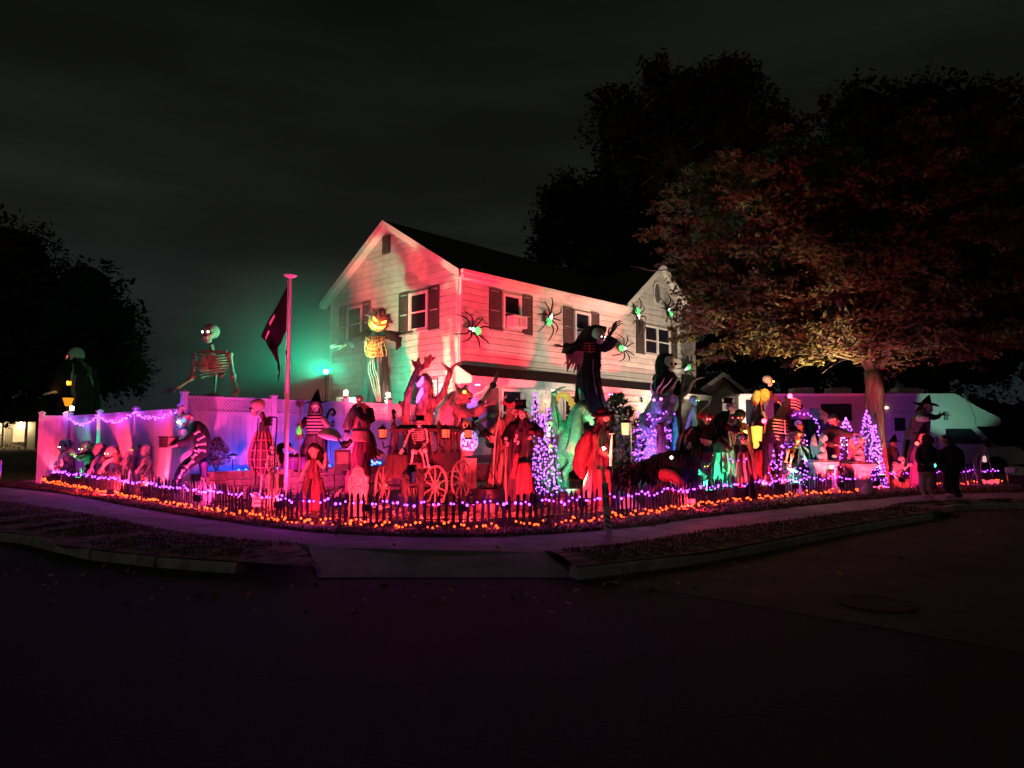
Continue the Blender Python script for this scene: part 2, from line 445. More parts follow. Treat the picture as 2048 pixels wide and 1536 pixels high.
# corner boards
mb = MB(); mb.box((.05, -.036, (ZB + ZE) / 2), (.13, .022, ZE - ZB)); mb.box((-.036, .035, (ZB + ZE) / 2), (.022, .13, ZE - ZB)); mb.build("corner_trim", m_trim, house)
mb = MB(); mb.box((HL - .05, -.036, (ZB + ZE) / 2), (.12, .022, ZE - ZB)); mb.build("corner_trim", m_trim, house)
mb = MB(); mb.box((-.036, HD - .05, (ZB + ZE) / 2), (.022, .12, ZE - ZB)); mb.build("corner_trim", m_trim, house)
# lower front wall of wooden shingles
sw, sh = .40, .30; sg = [MB().box((0, 0, 0), (w_, .02, sh + .03)).mesh("shingle", m_shingle) for w_ in (.39, .385, .375)]
zz, k = ZB + .55, 0
while zz < ZP - .1:
    x = .12 + (k % 2) * .2
    while x < HL - .3:
        o = obj("shingle", rnd.choice(sg), wl_, (x + .2, -.018 - rnd.random() * .004, zz + sh / 2), (R(-3), 0, 0)); x += sw
    zz += sh; k += 1
# roofs
def roofslab(name, quad, thick=.12):
    mb = MB(); q = [V(p) for p in quad]; n = (q[1] - q[0]).cross(q[2] - q[0]).normalized()
    if n.z < 0: n = -n
    mb.slab(q, -n * thick); return mb.build(name, m_roof, house)
OV, OE = .28, .34
def zr(y): return ZE + slope * (y if y < HM else HD - y) + .10
ro = roofslab("roof", [(-OV, -OE, zr(0) - slope * OE), (G0 - .05, -OE, zr(0) - slope * OE), (G0 - .05, HM, zr(HM)), (-OV, HM, zr(HM))])
roofslab("roof", [(G0 - .05, .3, zr(.3)), (HL + OV, .3, zr(.3)), (HL + OV, HM, zr(HM)), (G0 - .05, HM, zr(HM))])
roofslab("roof", [(-OV, HD + OE, zr(0) - slope * OE), (HL + OV, HD + OE, zr(0) - slope * OE), (HL + OV, HM, zr(HM) - .001), (-OV, HM, zr(HM) - .001)])
ov = .22
roofslab("gable_roof", [(G0 - ov, -ov, ZE - gs * ov + .12), (GX, -ov, GZ + .12), (GX, HM, GZ + .12), (G0 - ov, HM, ZE - gs * ov + .12)], .1)
roofslab("gable_roof", [(HL + ov, -ov, ZE - gs2 * ov + .12), (GX, -ov, GZ + .121), (GX, HM, GZ + .121), (HL + ov, HM, ZE - gs2 * ov + .12)], .1)
# rake boards
def bar(mb, a, b, up, depth, out):
    a, b, out = V(a), V(b), V(out); up = V(up)
    mb.slab([a, b, b - up * depth, a - up * depth], out)
mb = MB(); s_ = 1
ra_ = lambda y: zr(y) - .02
bar(mb, (-OV - .004, -OE, zr(0) - slope * OE - .0), (-OV - .004, HM, zr(HM)), (0, 0, 1), .24, (-.03, 0, 0))
bar(mb, (-OV - .004, HD + OE, zr(0) - slope * OE), (-OV - .004, HM, zr(HM)), (0, 0, 1), .24, (-.03, 0, 0))
mb.build("rake_board", m_trim, house)
mb = MB()   # soffits under the rake
mb.slab([(-OV, -OE, zr(0) - slope * OE - .22), (-OV, HM, zr(HM) - .22), (-.03, HM, zr(HM) - .22), (-.03, -OE, zr(0) - slope * OE - .22)], (0, 0, .05))
mb.slab([(-OV, HD + OE, zr(0) - slope * OE - .22), (-OV, HM, zr(HM) - .22), (-.03, HM, zr(HM) - .22), (-.03, HD + OE, zr(0) - slope * OE - .22)], (0, 0, .05))
mb.build("soffit", m_trim, house)
mb = MB()
bar(mb, (G0 - ov, -ov - .004, ZE - gs * ov + .12), (GX, -ov - .004, GZ + .12), (0, 0, 1), .26, (0, -.03, 0))
bar(mb, (HL + ov, -ov - .004, ZE - gs2 * ov + .12), (GX, -ov - .004, GZ + .12), (0, 0, 1), .26, (0, -.03, 0))
mb.build("rake_board", m_trim, house)
mb = MB()
mb.slab([(G0 - ov, -ov, ZE - gs * ov - .12), (GX, -ov, GZ - .12), (GX, -.03, GZ - .12), (G0 - ov, -.03, ZE - gs * ov - .12)], (0, 0, .05))
mb.slab([(HL + ov, -ov, ZE - gs2 * ov - .12), (GX, -ov, GZ - .12), (GX, -.03, GZ - .12), (HL + ov, -.03, ZE - gs2 * ov - .12)], (0, 0, .05))
mb.build("soffit", m_trim, house)
# front eave: fascia, soffit and gutter
ze_ = zr(0) - slope * OE - .03
mb = MB(); mb.box((G0 / 2 - .15, -OE - .02, ze_ - .09), (G0 + .2, .03, .2)); mb.build("fascia", m_trim, house)
mb = MB(); mb.box((G0 / 2 - .15, -OE / 2, ze_ - .17), (G0 + .2, OE, .03)); mb.build("soffit", m_trim, house)
mb = MB(); mb.box((G0 / 2 - .15, -OE - .09, ze_ - .02), (G0 + .25, .10, .10), top=1.0); mb.build("gutter", m_trim, house)
mb = MB(); mb.tube([(-.20, -OE - .08, ze_ - .1), (-.18, -OE + .05, ze_ - .25), (-.02, -.10, ze_ - .62), (-.005, -.075, ze_ - .8), (-.005, -.075, ZB + .3)], .045, 8); mb.build("downspout", m_trim, house)
# porch roof along the front
PX0, PX1, PY, PZ0, PZ1 = -.15, hf(1421, 800, -.68)[0], -.68, 3.80, 3.40
mb = MB(); mb.slab([(PX0, PY - .08, PZ1), (PX1, PY - .08, PZ1), (PX1, .0, PZ0), (PX0, .0, PZ0)], (0, 0, -.07)); mb.build("porch_roof", m_roof, house)
mb = MB(); mb.box(((PX0 + PX1) / 2, PY - .07, PZ1 - .10), (PX1 - PX0, .03, .18)); mb.build("porch_fascia", m_trim, house)
mb = MB(); mb.box(((PX0 + PX1) / 2, PY / 2 - .03, PZ1 - .20), (PX1 - PX0, -PY + .04, .03)); mb.build("porch_soffit", m_trim, house)
mb = MB(); mb.slab([(PX0 - .004, PY - .08, PZ1 - .02), (PX0 - .004, -.0, PZ0), (PX0 - .004, -.0, PZ1 - .2), (PX0 - .004, PY - .08, PZ1 - .2)], (.02, 0, 0)); mb.build("porch_gable", m_trim, house)
mb = MB(); mb.slab([(HL, 0, PZ0 - .2), (PX1, 0, PZ0 - .2), (PX1, .0, PZ0 - .02), (HL, .0, PZ0 - .02)], (0, 3.0, 0)); mb.build("side_porch_roof", m_roof, house)
mb = MB(); mb.tube([(PX1 - .1, PY - .05, PZ1 - .15), (PX1 - .1, PY, PZ1 - .35), (HL + .12, -.1, PZ1 - .75), (HL + .1, -.08, ZB)], .05, 8); mb.build("downspout", m_trim, house)
mb = MB(); mb.tube([(.55, PY - .06, PZ1 - .2), (.5, PY, PZ1 - .4), (.06, -.14, PZ1 - .75), (.06, -.1, ZB)], .05, 8); mb.build("downspout", m_trim, house)
# windows: frame, panes, mid rail; shutters
def window(kind, x0, x1, z0, z1, halves=1, blind=0.0, name="window"):
    w = thing(name, None, None); w.parent = house
    def P(s, off, z): return (s, -off, z) if kind == 'f' else (-off, s, z)
    def bx(mb, s0, s1, za, zb, o0, o1):
        a, b = V(P(s0, o0, za)), V(P(s1, o1, zb)); mb.box((a + b) / 2, [abs(q) for q in (b - a)])
    t = .085
    mb = MB()
    bx(mb, x0 - t, x0, z0 - t, z1 + t, .02, .085); bx(mb, x1, x1 + t, z0 - t, z1 + t, .02, .085)
    bx(mb, x0, x1, z1, z1 + t, .02, .084); bx(mb, x0, x1, z0 - t, z0, .02, .084); bx(mb, x0 - t - .05, x1 + t + .05, z0 - t - .05, z0 - t, .02, .13)
    mb.build("frame", m_trim, w)
    n = halves
    for k in range(n):
        a, b = lerp(x0, x1, k / n), lerp(x0, x1, (k + 1) / n)
        if k: mb = MB(); bx(mb, a - .05, a + .05, z0, z1, .03, .08); mb.build("mullion", m_trim, w)
        aa, bb = a + (.05 if k else 0), b - (.05 if k < n - 1 else 0)
        mb = MB(); bx(mb, aa, bb, z0, z1, .034, .040); mb.build("pane", m_glass, w)
        mb = MB(); zm = lerp(z0, z1, .48); bx(mb, aa, bb, zm - .025, zm + .025, .041, .066)
        bx(mb, aa, aa + .03, z0, z1, .041, .06); bx(mb, bb - .03, bb, z0, z1, .041, .06); mb.build("sash", m_trim, w)
        if blind:
            sl = MB(); zq = z1 - .03
            while zq > lerp(z1, z0, blind): bx(sl, aa + .03, bb - .03, zq - .022, zq, .0405, .044); zq -= .045
            sl.build("blind", m_cream, w)
    return w
def shutter(kind, x0, x1, z0, z1):
    def P(s, off, z): return (s, -off, z) if kind == 'f' else (-off, s, z)
    sh_ = thing("shutter", None, None); sh_.parent = house
    def bx(mb, s0, s1, za, zb, o0, o1):
        a, b = V(P(s0, o0, za)), V(P(s1, o1, zb)); mb.box((a + b) / 2, [abs(q) for q in (b - a)])
    mb = MB(); f = .05; zm = (z0 + z1) / 2
    bx(mb, x0, x0 + f, z0, z1, .03, .075); bx(mb, x1 - f, x1, z0, z1, .03, .075)
    for za, zb in ((z0, z0 + f), (zm - f / 2, zm + f / 2), (z1 - f, z1)): bx(mb, x0 + f, x1 - f, za, zb, .03, .074)
    mb.build("frame", m_shutter, sh_)
    mb = MB()
    for a, b in ((z0 + f, zm - f / 2), (zm + f / 2, z1 - f)):
        n = int((b - a) / .05)
        for k in range(n): bx(mb, x0 + f, x1 - f, a + k * .05, a + k * .05 + .035, .03, .060)
    tag(mb.build("louvre", m_shutter, sh_), kind='stuff')
def rect(kind, px0, pya, px1, pyb):
    f = hf if kind == 'f' else hl
    (xa, za), (xb, zb) = f(px0, pya), f(px1, pyb); return min(xa, xb), max(xa, xb), za, zb
# left gable side: two upper windows
a, z1 = hl(855, 586); _, z0 = hl(855, 654); b, _ = hl(824, 620)
window('l', a, b, z0, z1)
shutter('l', a - .62, a - .12, z0 - .12, z1 + .14); shutter('l', b + .12, b + .62, z0 - .12, z1 + .14)
a2, _ = hl(724, 640); b2, _ = hl(699, 640)
window('l', a2, b2, z0, z1)
shutter('l', a2 - .56, a2 - .12, z0 - .12, z1 + .14); shutter('l', b2 + .12, b2 + .56, z0 - .12, z1 + .14)
a3, z3 = hl(874, 765); b3, _ = hl(846, 765)
window('l', a3, b3, z3 - 1.0, z3, blind=.9); shutter('l', b3 + .12, b3 + .5, z3 - 1.1, z3 + .1)
mb = MB(); a4, z4 = hl(775, 490); mb.box((-.045, a4, z4), (.05, .42, .62)); 
for k in range(7): mb.box((-.078, a4, z4 - .26 + k * .085), (.03, .36, .05), M.Rotation(R(25), 3, 'Y'))
mb.build("vent", m_shutter, house)
# front: two upper windows with air conditioners, one double window
def ac(x, z, w):
    t = thing("air_conditioner", "window air conditioner box under the sash of " + w, "air conditioner", hw(x, -.2, z), HA, "window air conditioners")
    MB().box((0, 0, .19), (.62, .46, .38)).build("case", m_white, t)
    mb = MB()
    for k in range(9): mb.box((-.24 + k * .06, -.235, .19), (.012, .012, .28))
    mb.build("grille", m_shutter, t)
x0, z1 = hf(1007, 592); x1, _ = hf(1037, 598); _, z0 = hf(1007, 657)
FW0, FW1 = z0, z1
window('f', x0, x1, z0, z1); shutter('f', x0 - .68, x0 - .14, z0 - .1, z1 + .16); shutter('f', x1 + .14, x1 + .62, z0 - .1, z1 + .16)
ac((x0 + x1) / 2, z0 + .02, "the upstairs window nearest the corner")
x0, _ = hf(1150, 640); x1, _ = hf(1176, 640); z0, z1 = FW0 - .1, FW1 - .1
window('f', x0, x1, z0, z1); shutter('f', x0 - .70, x0 - .16, z0 - .1, z1 + .16); shutter('f', x1 + .14, x1 + .6, z0 - .1, z1 + .16)
ac((x0 + x1) / 2, z0 + .02, "the middle upstairs window behind the cloaked ghoul")
x0, z1 = hf(1288, 653); x1, _ = hf(1336, 660); _, z0 = hf(1288, 704)
window('f', x0, x1, z0, z1, 2); shutter('f', x0 - .62, x0 - .14, z0 - .1, z1 + .14); shutter('f', x1 + .14, x1 + .62, z0 - .1, z1 + .14)
# oval gable vent
xv, zv = hf(1312, 587); vt = thing("vent", None, None); vt.parent = house
mb = MB(); ring = lambda rx, rz, y: [(xv + rx * math.cos(6.2832 * k / 8 + .39), y, zv + rz * math.sin(6.2832 * k / 8 + .39)) for k in range(8)]
mb.loft([ring(.30, .52, -.03), ring(.30, .52, -.08), ring(.22, .43, -.08), ring(.22, .43, -.035)]); mb.build("frame", m_trim, vt)
mb = MB()
for k in range(13):
    z = zv - .38 + k * .063; w = .21 * math.sqrt(max(.05, 1 - ((z - zv) / .46) ** 2)); mb.box((xv, -.05, z), (2 * w, .03, .028), M.Rotation(R(20), 3, 'X'))
mb.build("louvre", m_shutter, vt)
# ground floor windows, door, foundation, step
for pa, pb in ((1003, 1040), (1128, 1148)):
    x0, z1 = hf(pa, 782 if pa < 1100 else 792); x1, _ = hf(pb, 782)
    window("f", x0, x1, 1.75, z1)
x0, _ = hf(1008, 800); 
MB().box((x0 - .55, -.05, 2.4), (.5, .04, 1.5)).build("shutter_panel", m_shutter, house)
xd, zd = hf(1262, 800); dr = thing("door", None, None); dr.parent = house
MB().box((xd, -.06, 1.75), (1.0, .05, 2.15)).build("leaf", mat("pink_door_paint", (.50, .42, .38), .5, .1), dr)
mb = MB(); mb.box((xd - .56, -.06, 1.8), (.12, .09, 2.3)); mb.box((xd + .56, -.06, 1.8), (.12, .09, 2.3)); mb.box((xd, -.06, 2.9), (1.0, .09, .12)); mb.build("frame", m_trim, dr)
MB().ell((xd + .4, -.11, 1.7), .035).build("handle", m_gold, dr)
mb = MB(); xq, zq = hf(1279, 797); mb.tube([(xq, -.09, zq + .25), (xq + .06, -.1, zq + .05), (xq, -.1, zq - .1), (xq - .06, -.1, zq + .05), (xq, -.09, zq + .25)], .02, 6); mb.tube([(xq, -.09, zq + .3), (xq, -.1, zq - .3)], .014, 6); mb.ell((xq, -.11, zq - .1), .05); 
mb.build("door_knocker", m_iron, house)
mb = MB(); mb.box((HL / 2, -.02, (ZB + .55) / 2 + .1), (HL, .08, ZB + .55)); mb.build("foundation", m_brick, house)
MB().box((-.0, HD / 2, ZB / 2), (.06, HD, ZB + .4)).build("foundation", m_brick, house)
# recessed lights in the porch soffit
for px, cname in ((956, 'v'), (1108, 'w'), (1222, 'v'), (1290, 'w')):
    x, _ = hf(px, 790, -.35)
    t = MB().lathe([(0, 0), (.08, 0), (.08, .012), (0, .012)]).build("ceiling_light", glow("violet_lamp", (.62, .2, 1), 14) if cname == 'v' else glow("warm_lamp", (1, .62, .4), 14), house)
    t.location = (x, -.33, PZ1 - .235)
    lamp(house, 'SPOT', (x, -.33, PZ1 - .26), (.55, .12, 1) if cname == 'v' else (1, .45, .25), 70 if cname == 'v' else 45, (x, -.22, 0), 110, .8, .06)
# ---------------------------------------------------------------- white vinyl privacy fence
U = HR @ V((1, 0, 0)); W_ = HR @ V((0, 1, 0))        # along the front, along the gable side
FA = at(366, 870, 16.3); FA.z = 0
def along(o, d, px):
    r = (px - 1024) / (FPX * CP); return (r * o.y - o.x) / (d.x - r * d.y)
BEDZ = at(400, 945, 16.3).z
def fence_run(name, label, o, d, cuts, z0, z1, lattice, group, caps=True):
    f = thing(name, label, "fence", o, math.atan2(d.y, d.x), group)
    pm = MB().box((0, 0, (z1 + .06 - 0) / 2), (.13, .13, z1 + .06)).mesh("post", m_vinyl)
    cm = MB().box((0, 0, 0), (.17, .17, .03)).box((0, 0, .04), (.15, .15, .05), top=.25).mesh("post_cap", m_vinyl)
    for t in cuts:
        p = obj("post", pm, f, (t, 0, 0)); obj("post_cap", cm, p, (0, 0, z1 + .075))
    for a, b in zip(cuts, cuts[1:]):
        a, b = a + .065, b - .065; L = b - a; pn = thing("panel", None, None); pn.parent = f
        zt = z1 - (.36 if lattice else 0)
        for zc, zh in ((z1 - .03, .06), (z0 + .08, .14), (zt - .03, .10) if lattice else (z1 - .10, .078)): MB().box((a + L / 2, 0, zc), (L, .06, zh)).build("rail", m_vinyl, pn)
        n = max(1, round(L / .16)); w = L / n
        bm = MB().box((0, 0, 0), (w - .008, .03, zt - z0 - .1)).mesh("board", m_vinyl)
        for k in range(n): obj("board", bm, pn, (a + (k + .5) * w, rnd.uniform(-.002, .002), (zt + z0) / 2))
        if lattice:
            la = MB(); zb_, ztop = zt + .02, z1 - .06; h = ztop - zb_; st = .085
            x = a - h
            while x < b:
                for s in (1, -1):
                    x0, x1_ = (x, x + h) if s > 0 else (x + h, x)
                    p0, p1 = V((x0, 0, zb_)), V((x1_, 0, ztop)); dd = (p1 - p0)
                    t0, t1 = 0, 1
                    for lim, sg in ((a, 1), (b, -1)):
                        e0, e1 = (p0.x - lim) * sg, (p1.x - lim) * sg
                        if e0 < 0 and e1 < 0: t0, t1 = 1, 0
                        elif e0 < 0: t0 = max(t0, e0 / (e0 - e1))
                        elif e1 < 0: t1 = min(t1, e0 / (e0 - e1))
                    if t1 - t0 > .05:
                        q0, q1 = p0 + dd * t0, p0 + dd * t1; c = (q0 + q1) / 2
                        la.box(c + V((0, .006 * s, 0)), ((q1 - q0).length, .010, .036), M.Rotation(-math.atan2(dd.z, dd.x), 3, 'Y'))
                x += st
            la.build("lattice", m_vinyl, pn)
    return f
zt1 = at(372, 791, 16.3).z; 
cuts = [0] + [along(FA, U, px) for px in (548, 692, 777)] + [along(FA, U, 884)]
FF = fence_run("privacy_fence", "white vinyl privacy fence with lattice top behind the raised bed", FA, U, cuts, BEDZ - .45, zt1, True, "white vinyl fences")
zt2 = at(350, 817, 16.5).z
Ls = along(FA, W_, 146)
FL = fence_run("privacy_fence", "plain white vinyl fence behind the zombies, hung with violet lights", FA + W_ * .14, W_, [Ls * k / 3 for k in range(1, 4)] if False else [.0 + .001, Ls / 3, Ls * 2 / 3, Ls], .38, zt2, False, "white vinyl fences")
FB = FA + W_ * Ls; e_ = at(82, 870, 22.2); e_.z = 0
dd_ = (e_ - FB); dn_ = dd_.normalized()
fence_run("privacy_fence", "unlit grey end panel of the white fence at the far left", FB, dn_, [.15, dd_.length], .38, zt2, False, "white vinyl fences")
# post cap lights
m_warm = glow("warm_white_lamp", (1, .80, .50), 60)
def caplight(p, label):
    t = thing("post_cap_light", label, "lamp", p, 0, "lamps on the fence posts")
    MB().lathe([(.0, 0), (.10, 0), (.10, .02), (.05, .03), (.05, .04), (.0, .04)]).build("base", m_white, t)
    MB().lathe([(.0, .04), (.045, .04), (.055, .13), (.0, .13)]).build("glass", m_warm, t)
    MB().lathe([(.07, .13), (.05, .16), (0, .175)]).build("lid", m_white, t)
    lamp(t, 'POINT', (0, 0, .25), (1, .78, .5), 14, size=.05)
for i, px in ((2, 692), (3, 777)):
    p = FA + U * cuts[i]; p.z = zt1 + .16; caplight(p, "glowing lamp on the fence post " + ("left" if i == 2 else "right") + " of the caped skull figure's head")
p = FB.copy(); p.z = zt2 + .15; caplight(p, "glowing white lamp on the far corner post of the left fence")
# ---------------------------------------------------------------- raised bed of blocks
BN = -W_                                              # towards the street
bed = thing("raised_bed", "raised planting bed faced with courses of rough blocks in front of the fence", "planter", FA + BN * .95 + U * .15, math.atan2(U.y, U.x))
bl = cuts[-1] - .9
mb = MB(); mb.box((bl / 2, .55, BEDZ / 2 - .04), (bl - .1, .75, BEDZ)); mb.build("soil", m_soil, bed)
BH = .15
bm = [MB().box((0, 0, 0), (.40 - .012, .26, BH - .012), top=.985).mesh("block", m_brick) for _ in range(2)]
for r_ in range(4):
    z = BEDZ - BH / 2 - r_ * BH; x = .2 - (r_ % 2) * .2
    while x < bl:
        if x > -.05: obj("block", rnd.choice(bm), bed, (x, rnd.uniform(-.015, .015), z + rnd.uniform(-.003, .003)), (0, 0, rnd.uniform(-.03, .03)))
        x += .40
mb = MB()
cap = MB().box((0, 0, 0), (.485, .30, .05)).mesh("cap_stone", m_brick)
x = .2
while x < bl: obj("cap_stone", cap, bed, (x, -.01 + rnd.uniform(-.01, .01), BEDZ + .022), (0, 0, rnd.uniform(-.02, .02))); x += .49
# second low block wall right of the carriage
w2 = thing("block_wall", "low wall of rough blocks with pale cap right of the carriage", "wall", at(925, 930, 19.0) * 1, math.atan2(U.y, U.x)); w2.location.z = 0
zt3 = at(980, 930, 18.9).z
for r_ in range(3):
    x = -(r_ % 2) * .2
    while x < 1.9: obj("block", rnd.choice(bm), w2, (x, rnd.uniform(-.015, .015), zt3 - .1 - r_ * BH)); x += .40
x = 0
while x < 1.9: obj("cap_stone", cap, w2, (x, -.01, zt3)); x += .49
# ---------------------------------------------------------------- dark picket fence along the pavement
pick_px = [(84, 962), (130, 972), (200, 984), (300, 1003), (400, 1019), (500, 1033), (580, 1044), (650, 1049), (740, 1053), (830, 1056), (920, 1057), (1010, 1055), (1100, 1050), (1180, 1043), (1250, 1034), (1330, 1023), (1420, 1011), (1500, 1001), (1580, 993), (1650, 987), (1722, 984)]
pick2_px = [(1742, 979), (1800, 974), (1880, 970), (1950, 969), (2004, 968)]
def gline(px): 
    P = spline([G(x, y, .15) for x, y in px], 10)
    for p in P: p.z = gz(p.x, p.y)
    return P
PL, PL2 = gline(pick_px), gline(pick2_px)
pk = []
for w, h in ((.050, .56), (.047, .54), (.052, .58)):
    pk.append(MB().slab([(-w / 2, 0, -.03), (w / 2, 0, -.03), (w / 2, 0, h - .07), (0, 0, h), (-w / 2, 0, h - .07)], (0, .016, 0)).mesh("picket", m_picket))
def pickets(P, label):
    f = thing("picket_fence", label, "picket fence", P[0], 0, "low dark picket fences along the pavement"); o = P[0]
    Q = resample(P, .118)
    for a, b in zip(Q, Q[1:]):
        d = b - a; an = math.atan2(d.y, d.x)
        obj("picket", rnd.choice(pk), f, a - o, (rnd.uniform(-.06, .06), rnd.uniform(-.05, .05), an))
    for z in (.14, .40):
        MB().tube([q - o + V((0, .02, z)) for q in Q[::2]], .007, 5).build("wire", m_iron, f)
def xr(P, x0, x1): return [p for p in P if x0 <= p.x <= x1]
xa, xb = G(640, 1049, .15).x, G(1215, 1040, .15).x
pickets(xr(PL, -99, xa), "low dark picket fence run in front of the zombies and clown")
pickets(xr(PL, xa, xb), "low dark picket fence run in front of tombstone and carriage")
pickets(xr(PL, xb, 99), "low dark picket fence run in front of the black beast and gargoyles")
pickets(PL2, "low dark picket fence run behind the two standing people")
# ---------------------------------------------------------------- light strings
m_pur = glow("violet_bulb", (.46, .070, 1.0), 6.5); m_ora = glow("orange_bulb", (1.0, .072, .010), 6.5); m_red_b = glow("red_bulb", (1, .03, .03), 12)
m_blu = glow("blue_bulb", (.03, .12, 1.0), 14); m_puw = glow("pale_violet_bulb", (.52, .11, 1.0), 3.6)
def bulbmesh(m, r=.024, l=.05):
    return MB().lathe([(.002, 0), (r * .75, l * .25), (r, l * .55), (r * .7, l * .9), (.002, l)], n=6).mesh("bulb", m)
b_pur, b_ora, b_blu, b_puw = bulbmesh(m_pur, .020, .042), bulbmesh(m_ora, .020, .042), bulbmesh(m_blu, .032, .06), bulbmesh(m_puw, .021, .042)
def string(name, label, P, bulb, step, jit, group, cat="string lights", wire=True, off=V(), glowc=None):
    o = P[0]; t = thing(name, label, cat, o, 0, group)
    if wire: MB().tube([p - o + off for p in resample(P, .25)], .006, 4).build("wire", m_blackp, t)
    for q in resample(P, step):
        if rnd.random() < .08: continue
        sb = rnd.uniform(.72, 1.25)
        obj("bulb", bulb, t, q - o + off + V((rnd.uniform(-.03, .03), rnd.uniform(-.02, .02), rnd.uniform(-jit, jit))), (rnd.uniform(-.9, .9) + math.pi, rnd.uniform(-.9, .9), rnd.uniform(0, 6))).scale = (sb, sb, sb)
    if glowc:
        for q in resample(P, 1.5)[::1]: lamp(t, 'POINT', q - o + V((0, -.12, .03)), glowc[0], glowc[1], size=.25)
    return t
gpv, gor = "violet light strings", "orange light strings"
def up(P, z, f=-.035):
    out = []
    for i, p in enumerate(P):
        out.append(p + V((0, f, z + .025 * math.sin(i * .9))))
    return out
for P, w in ((xr(PL, -99, xa), "left picket fence"), (xr(PL, xa, xb), "picket fence in front of the carriage"), (xr(PL, xb, 99), "picket fence in front of the beast"), (PL2, "far right picket fence")):
    string("string_lights", "violet bulbs strung along the top of the " + w, up(P, .41), b_pur, .098, .035, gpv, glowc=((.45, .04, 1), 7.0))
    string("string_lights", "orange bulbs laid along the foot of the " + w, up(P, .07, -.10), b_ora, .074, .05, gor, glowc=((1, .05, .05), 7.0))
# garland on the left fence: swags between the posts
sw_ = []
for k in range(3):
    for j in range(9):
        t = j / 8; s = Ls * (k + t) / 3; p = FA + W_ * s; p.z = zt2 - .02 - .17 * 4 * t * (1 - t) * (1 + .3 * k); sw_.append(p - U * .1)
string("string_lights", "violet garland hung in swags along the plain left fence", sw_, b_pur, .075, .04, gpv, glowc=((.42, .05, 1), 7))
# blue bulbs on the raised bed
bp = [FA + BN * .72 + U * t + V((0, 0, BEDZ + .07)) for t in (1.0, 1.5, 2.4)]
string("string_lights", "blue bulbs lying on the raised bed left of the coffin", spline(bp, 4), b_blu, .16, .02, "blue light strings", glowc=((.03, .06, 1), 55))
bp = [FA + BN * .72 + U * t + V((0, 0, BEDZ + .08)) for t in (2.4, 3.2, 3.9)]
string("string_lights", "sparse blue bulbs lying on the raised bed under the coffin", spline(bp, 4), b_blu, .26, .03, "blue light strings", glowc=((.03, .06, 1), 40))
bp = [FA + BN * .72 + U * t + V((0, 0, BEDZ + .12)) for t in (3.95, 4.4, 4.95)]
string("string_lights", "tangle of blue bulbs below the framed sign", spline(bp, 4), b_blu, .045, .08, "blue light strings", glowc=((.03, .06, 1), 40))
# ---------------------------------------------------------------- floodlights
def flood(p, color, W, target, ang, label, blend=.35, size=.06, lens=5):
    p = V(p); t = thing("floodlight", label, "floodlight", p, 0, "floodlights in the garden")
    d = (V(target) - p).normalized(); q = d.to_track_quat('Y', 'Z').to_matrix()
    MB().tube([(0, 0, -.25), (0, 0, 0)], .012, 6).build("stake", m_blackp, t)
    b = MB().box((0, -.03, 0), (.15, .07, .11), ).build("housing", m_blackp, t); b.rotation_euler = q.to_euler()
    l_ = MB().box((0, .012, 0), (.13, .01, .09)).build("lens", glow("flood_%02d%02d%02d" % tuple(int(c * 9) for c in color), color, lens), t); l_.rotation_euler = q.to_euler()
    lamp(t, 'SPOT', d * .05, color, W, d * 2, ang, blend, size)
    return t
RED, GRN, WHT, MAG, BLU, VIO = (1, .035, .075), (.05, 1, .42), (1, .78, .58), (1, .05, .35), (.05, .08, 1), (.5, .08, 1)
# ---------------------------------------------------------------- trees
m_leaf_a = mat("autumn_leaf", (.14, .095, .034), .75, .5, .9, c2=(.10, .10, .036), spec=.15)
m_leaf_d = mat("dark_leaf", (.020, .024, .014), .85, .5, .6, spec=.08)
def leaves(mb, c, r, n, size, flat=.5, droop=0.0):
    for _ in range(n):
        while True:
            q = V((rnd.uniform(-1, 1), rnd.uniform(-1, 1), rnd.uniform(-1, 1)))
            if q.length < 1: break
        p = V(c) + V((q.x * r[0], q.y * r[1], q.z * r[2]))
        s = size * rnd.uniform(.6, 1.4); a = V((rnd.gauss(0, 1), rnd.gauss(0, 1), rnd.gauss(0, .6))).normalized()
        b = a.cross(V((rnd.gauss(0, .5), rnd.gauss(0, .5), 1))).normalized()
        a = a * s; b = b * s * flat
        mb.add([p - a, p - b * .8 + a * .1, p + a, p + b * .8 + a * .1], [(0, 1, 2, 3)])
def branchy(mb, p, d, L, r, depth, tips, spread=.7, upb=.15):
    pts = [p]; rs = [r]; n = 4; dd = d.copy()
    for i in range(n):
        dd = (dd + V((rnd.gauss(0, .16), rnd.gauss(0, .16), rnd.gauss(0, .12) + upb * .3))).normalized()
        pts.append(pts[-1] + dd * L / n); rs.append(r * (1 - .55 * (i + 1) / n))
        if depth <= 2: tips.append((pts[-1], depth))
    mb.tube(pts, rs, 8 if r > .08 else 5)
    if depth > 0:
        for k in range(rnd.choice((2, 3, 3))):
            t = rnd.choice((2, 3, 4)); ax = V((rnd.gauss(0, 1), rnd.gauss(0, 1), rnd.gauss(0, .4))).normalized()
            nd = (dd + ax * spread).normalized(); nd.z += upb; nd.normalize()
            branchy(mb, pts[t], nd, L * rnd.uniform(.6, .82), rs[t] * .72, depth - 1, tips, spread, upb)
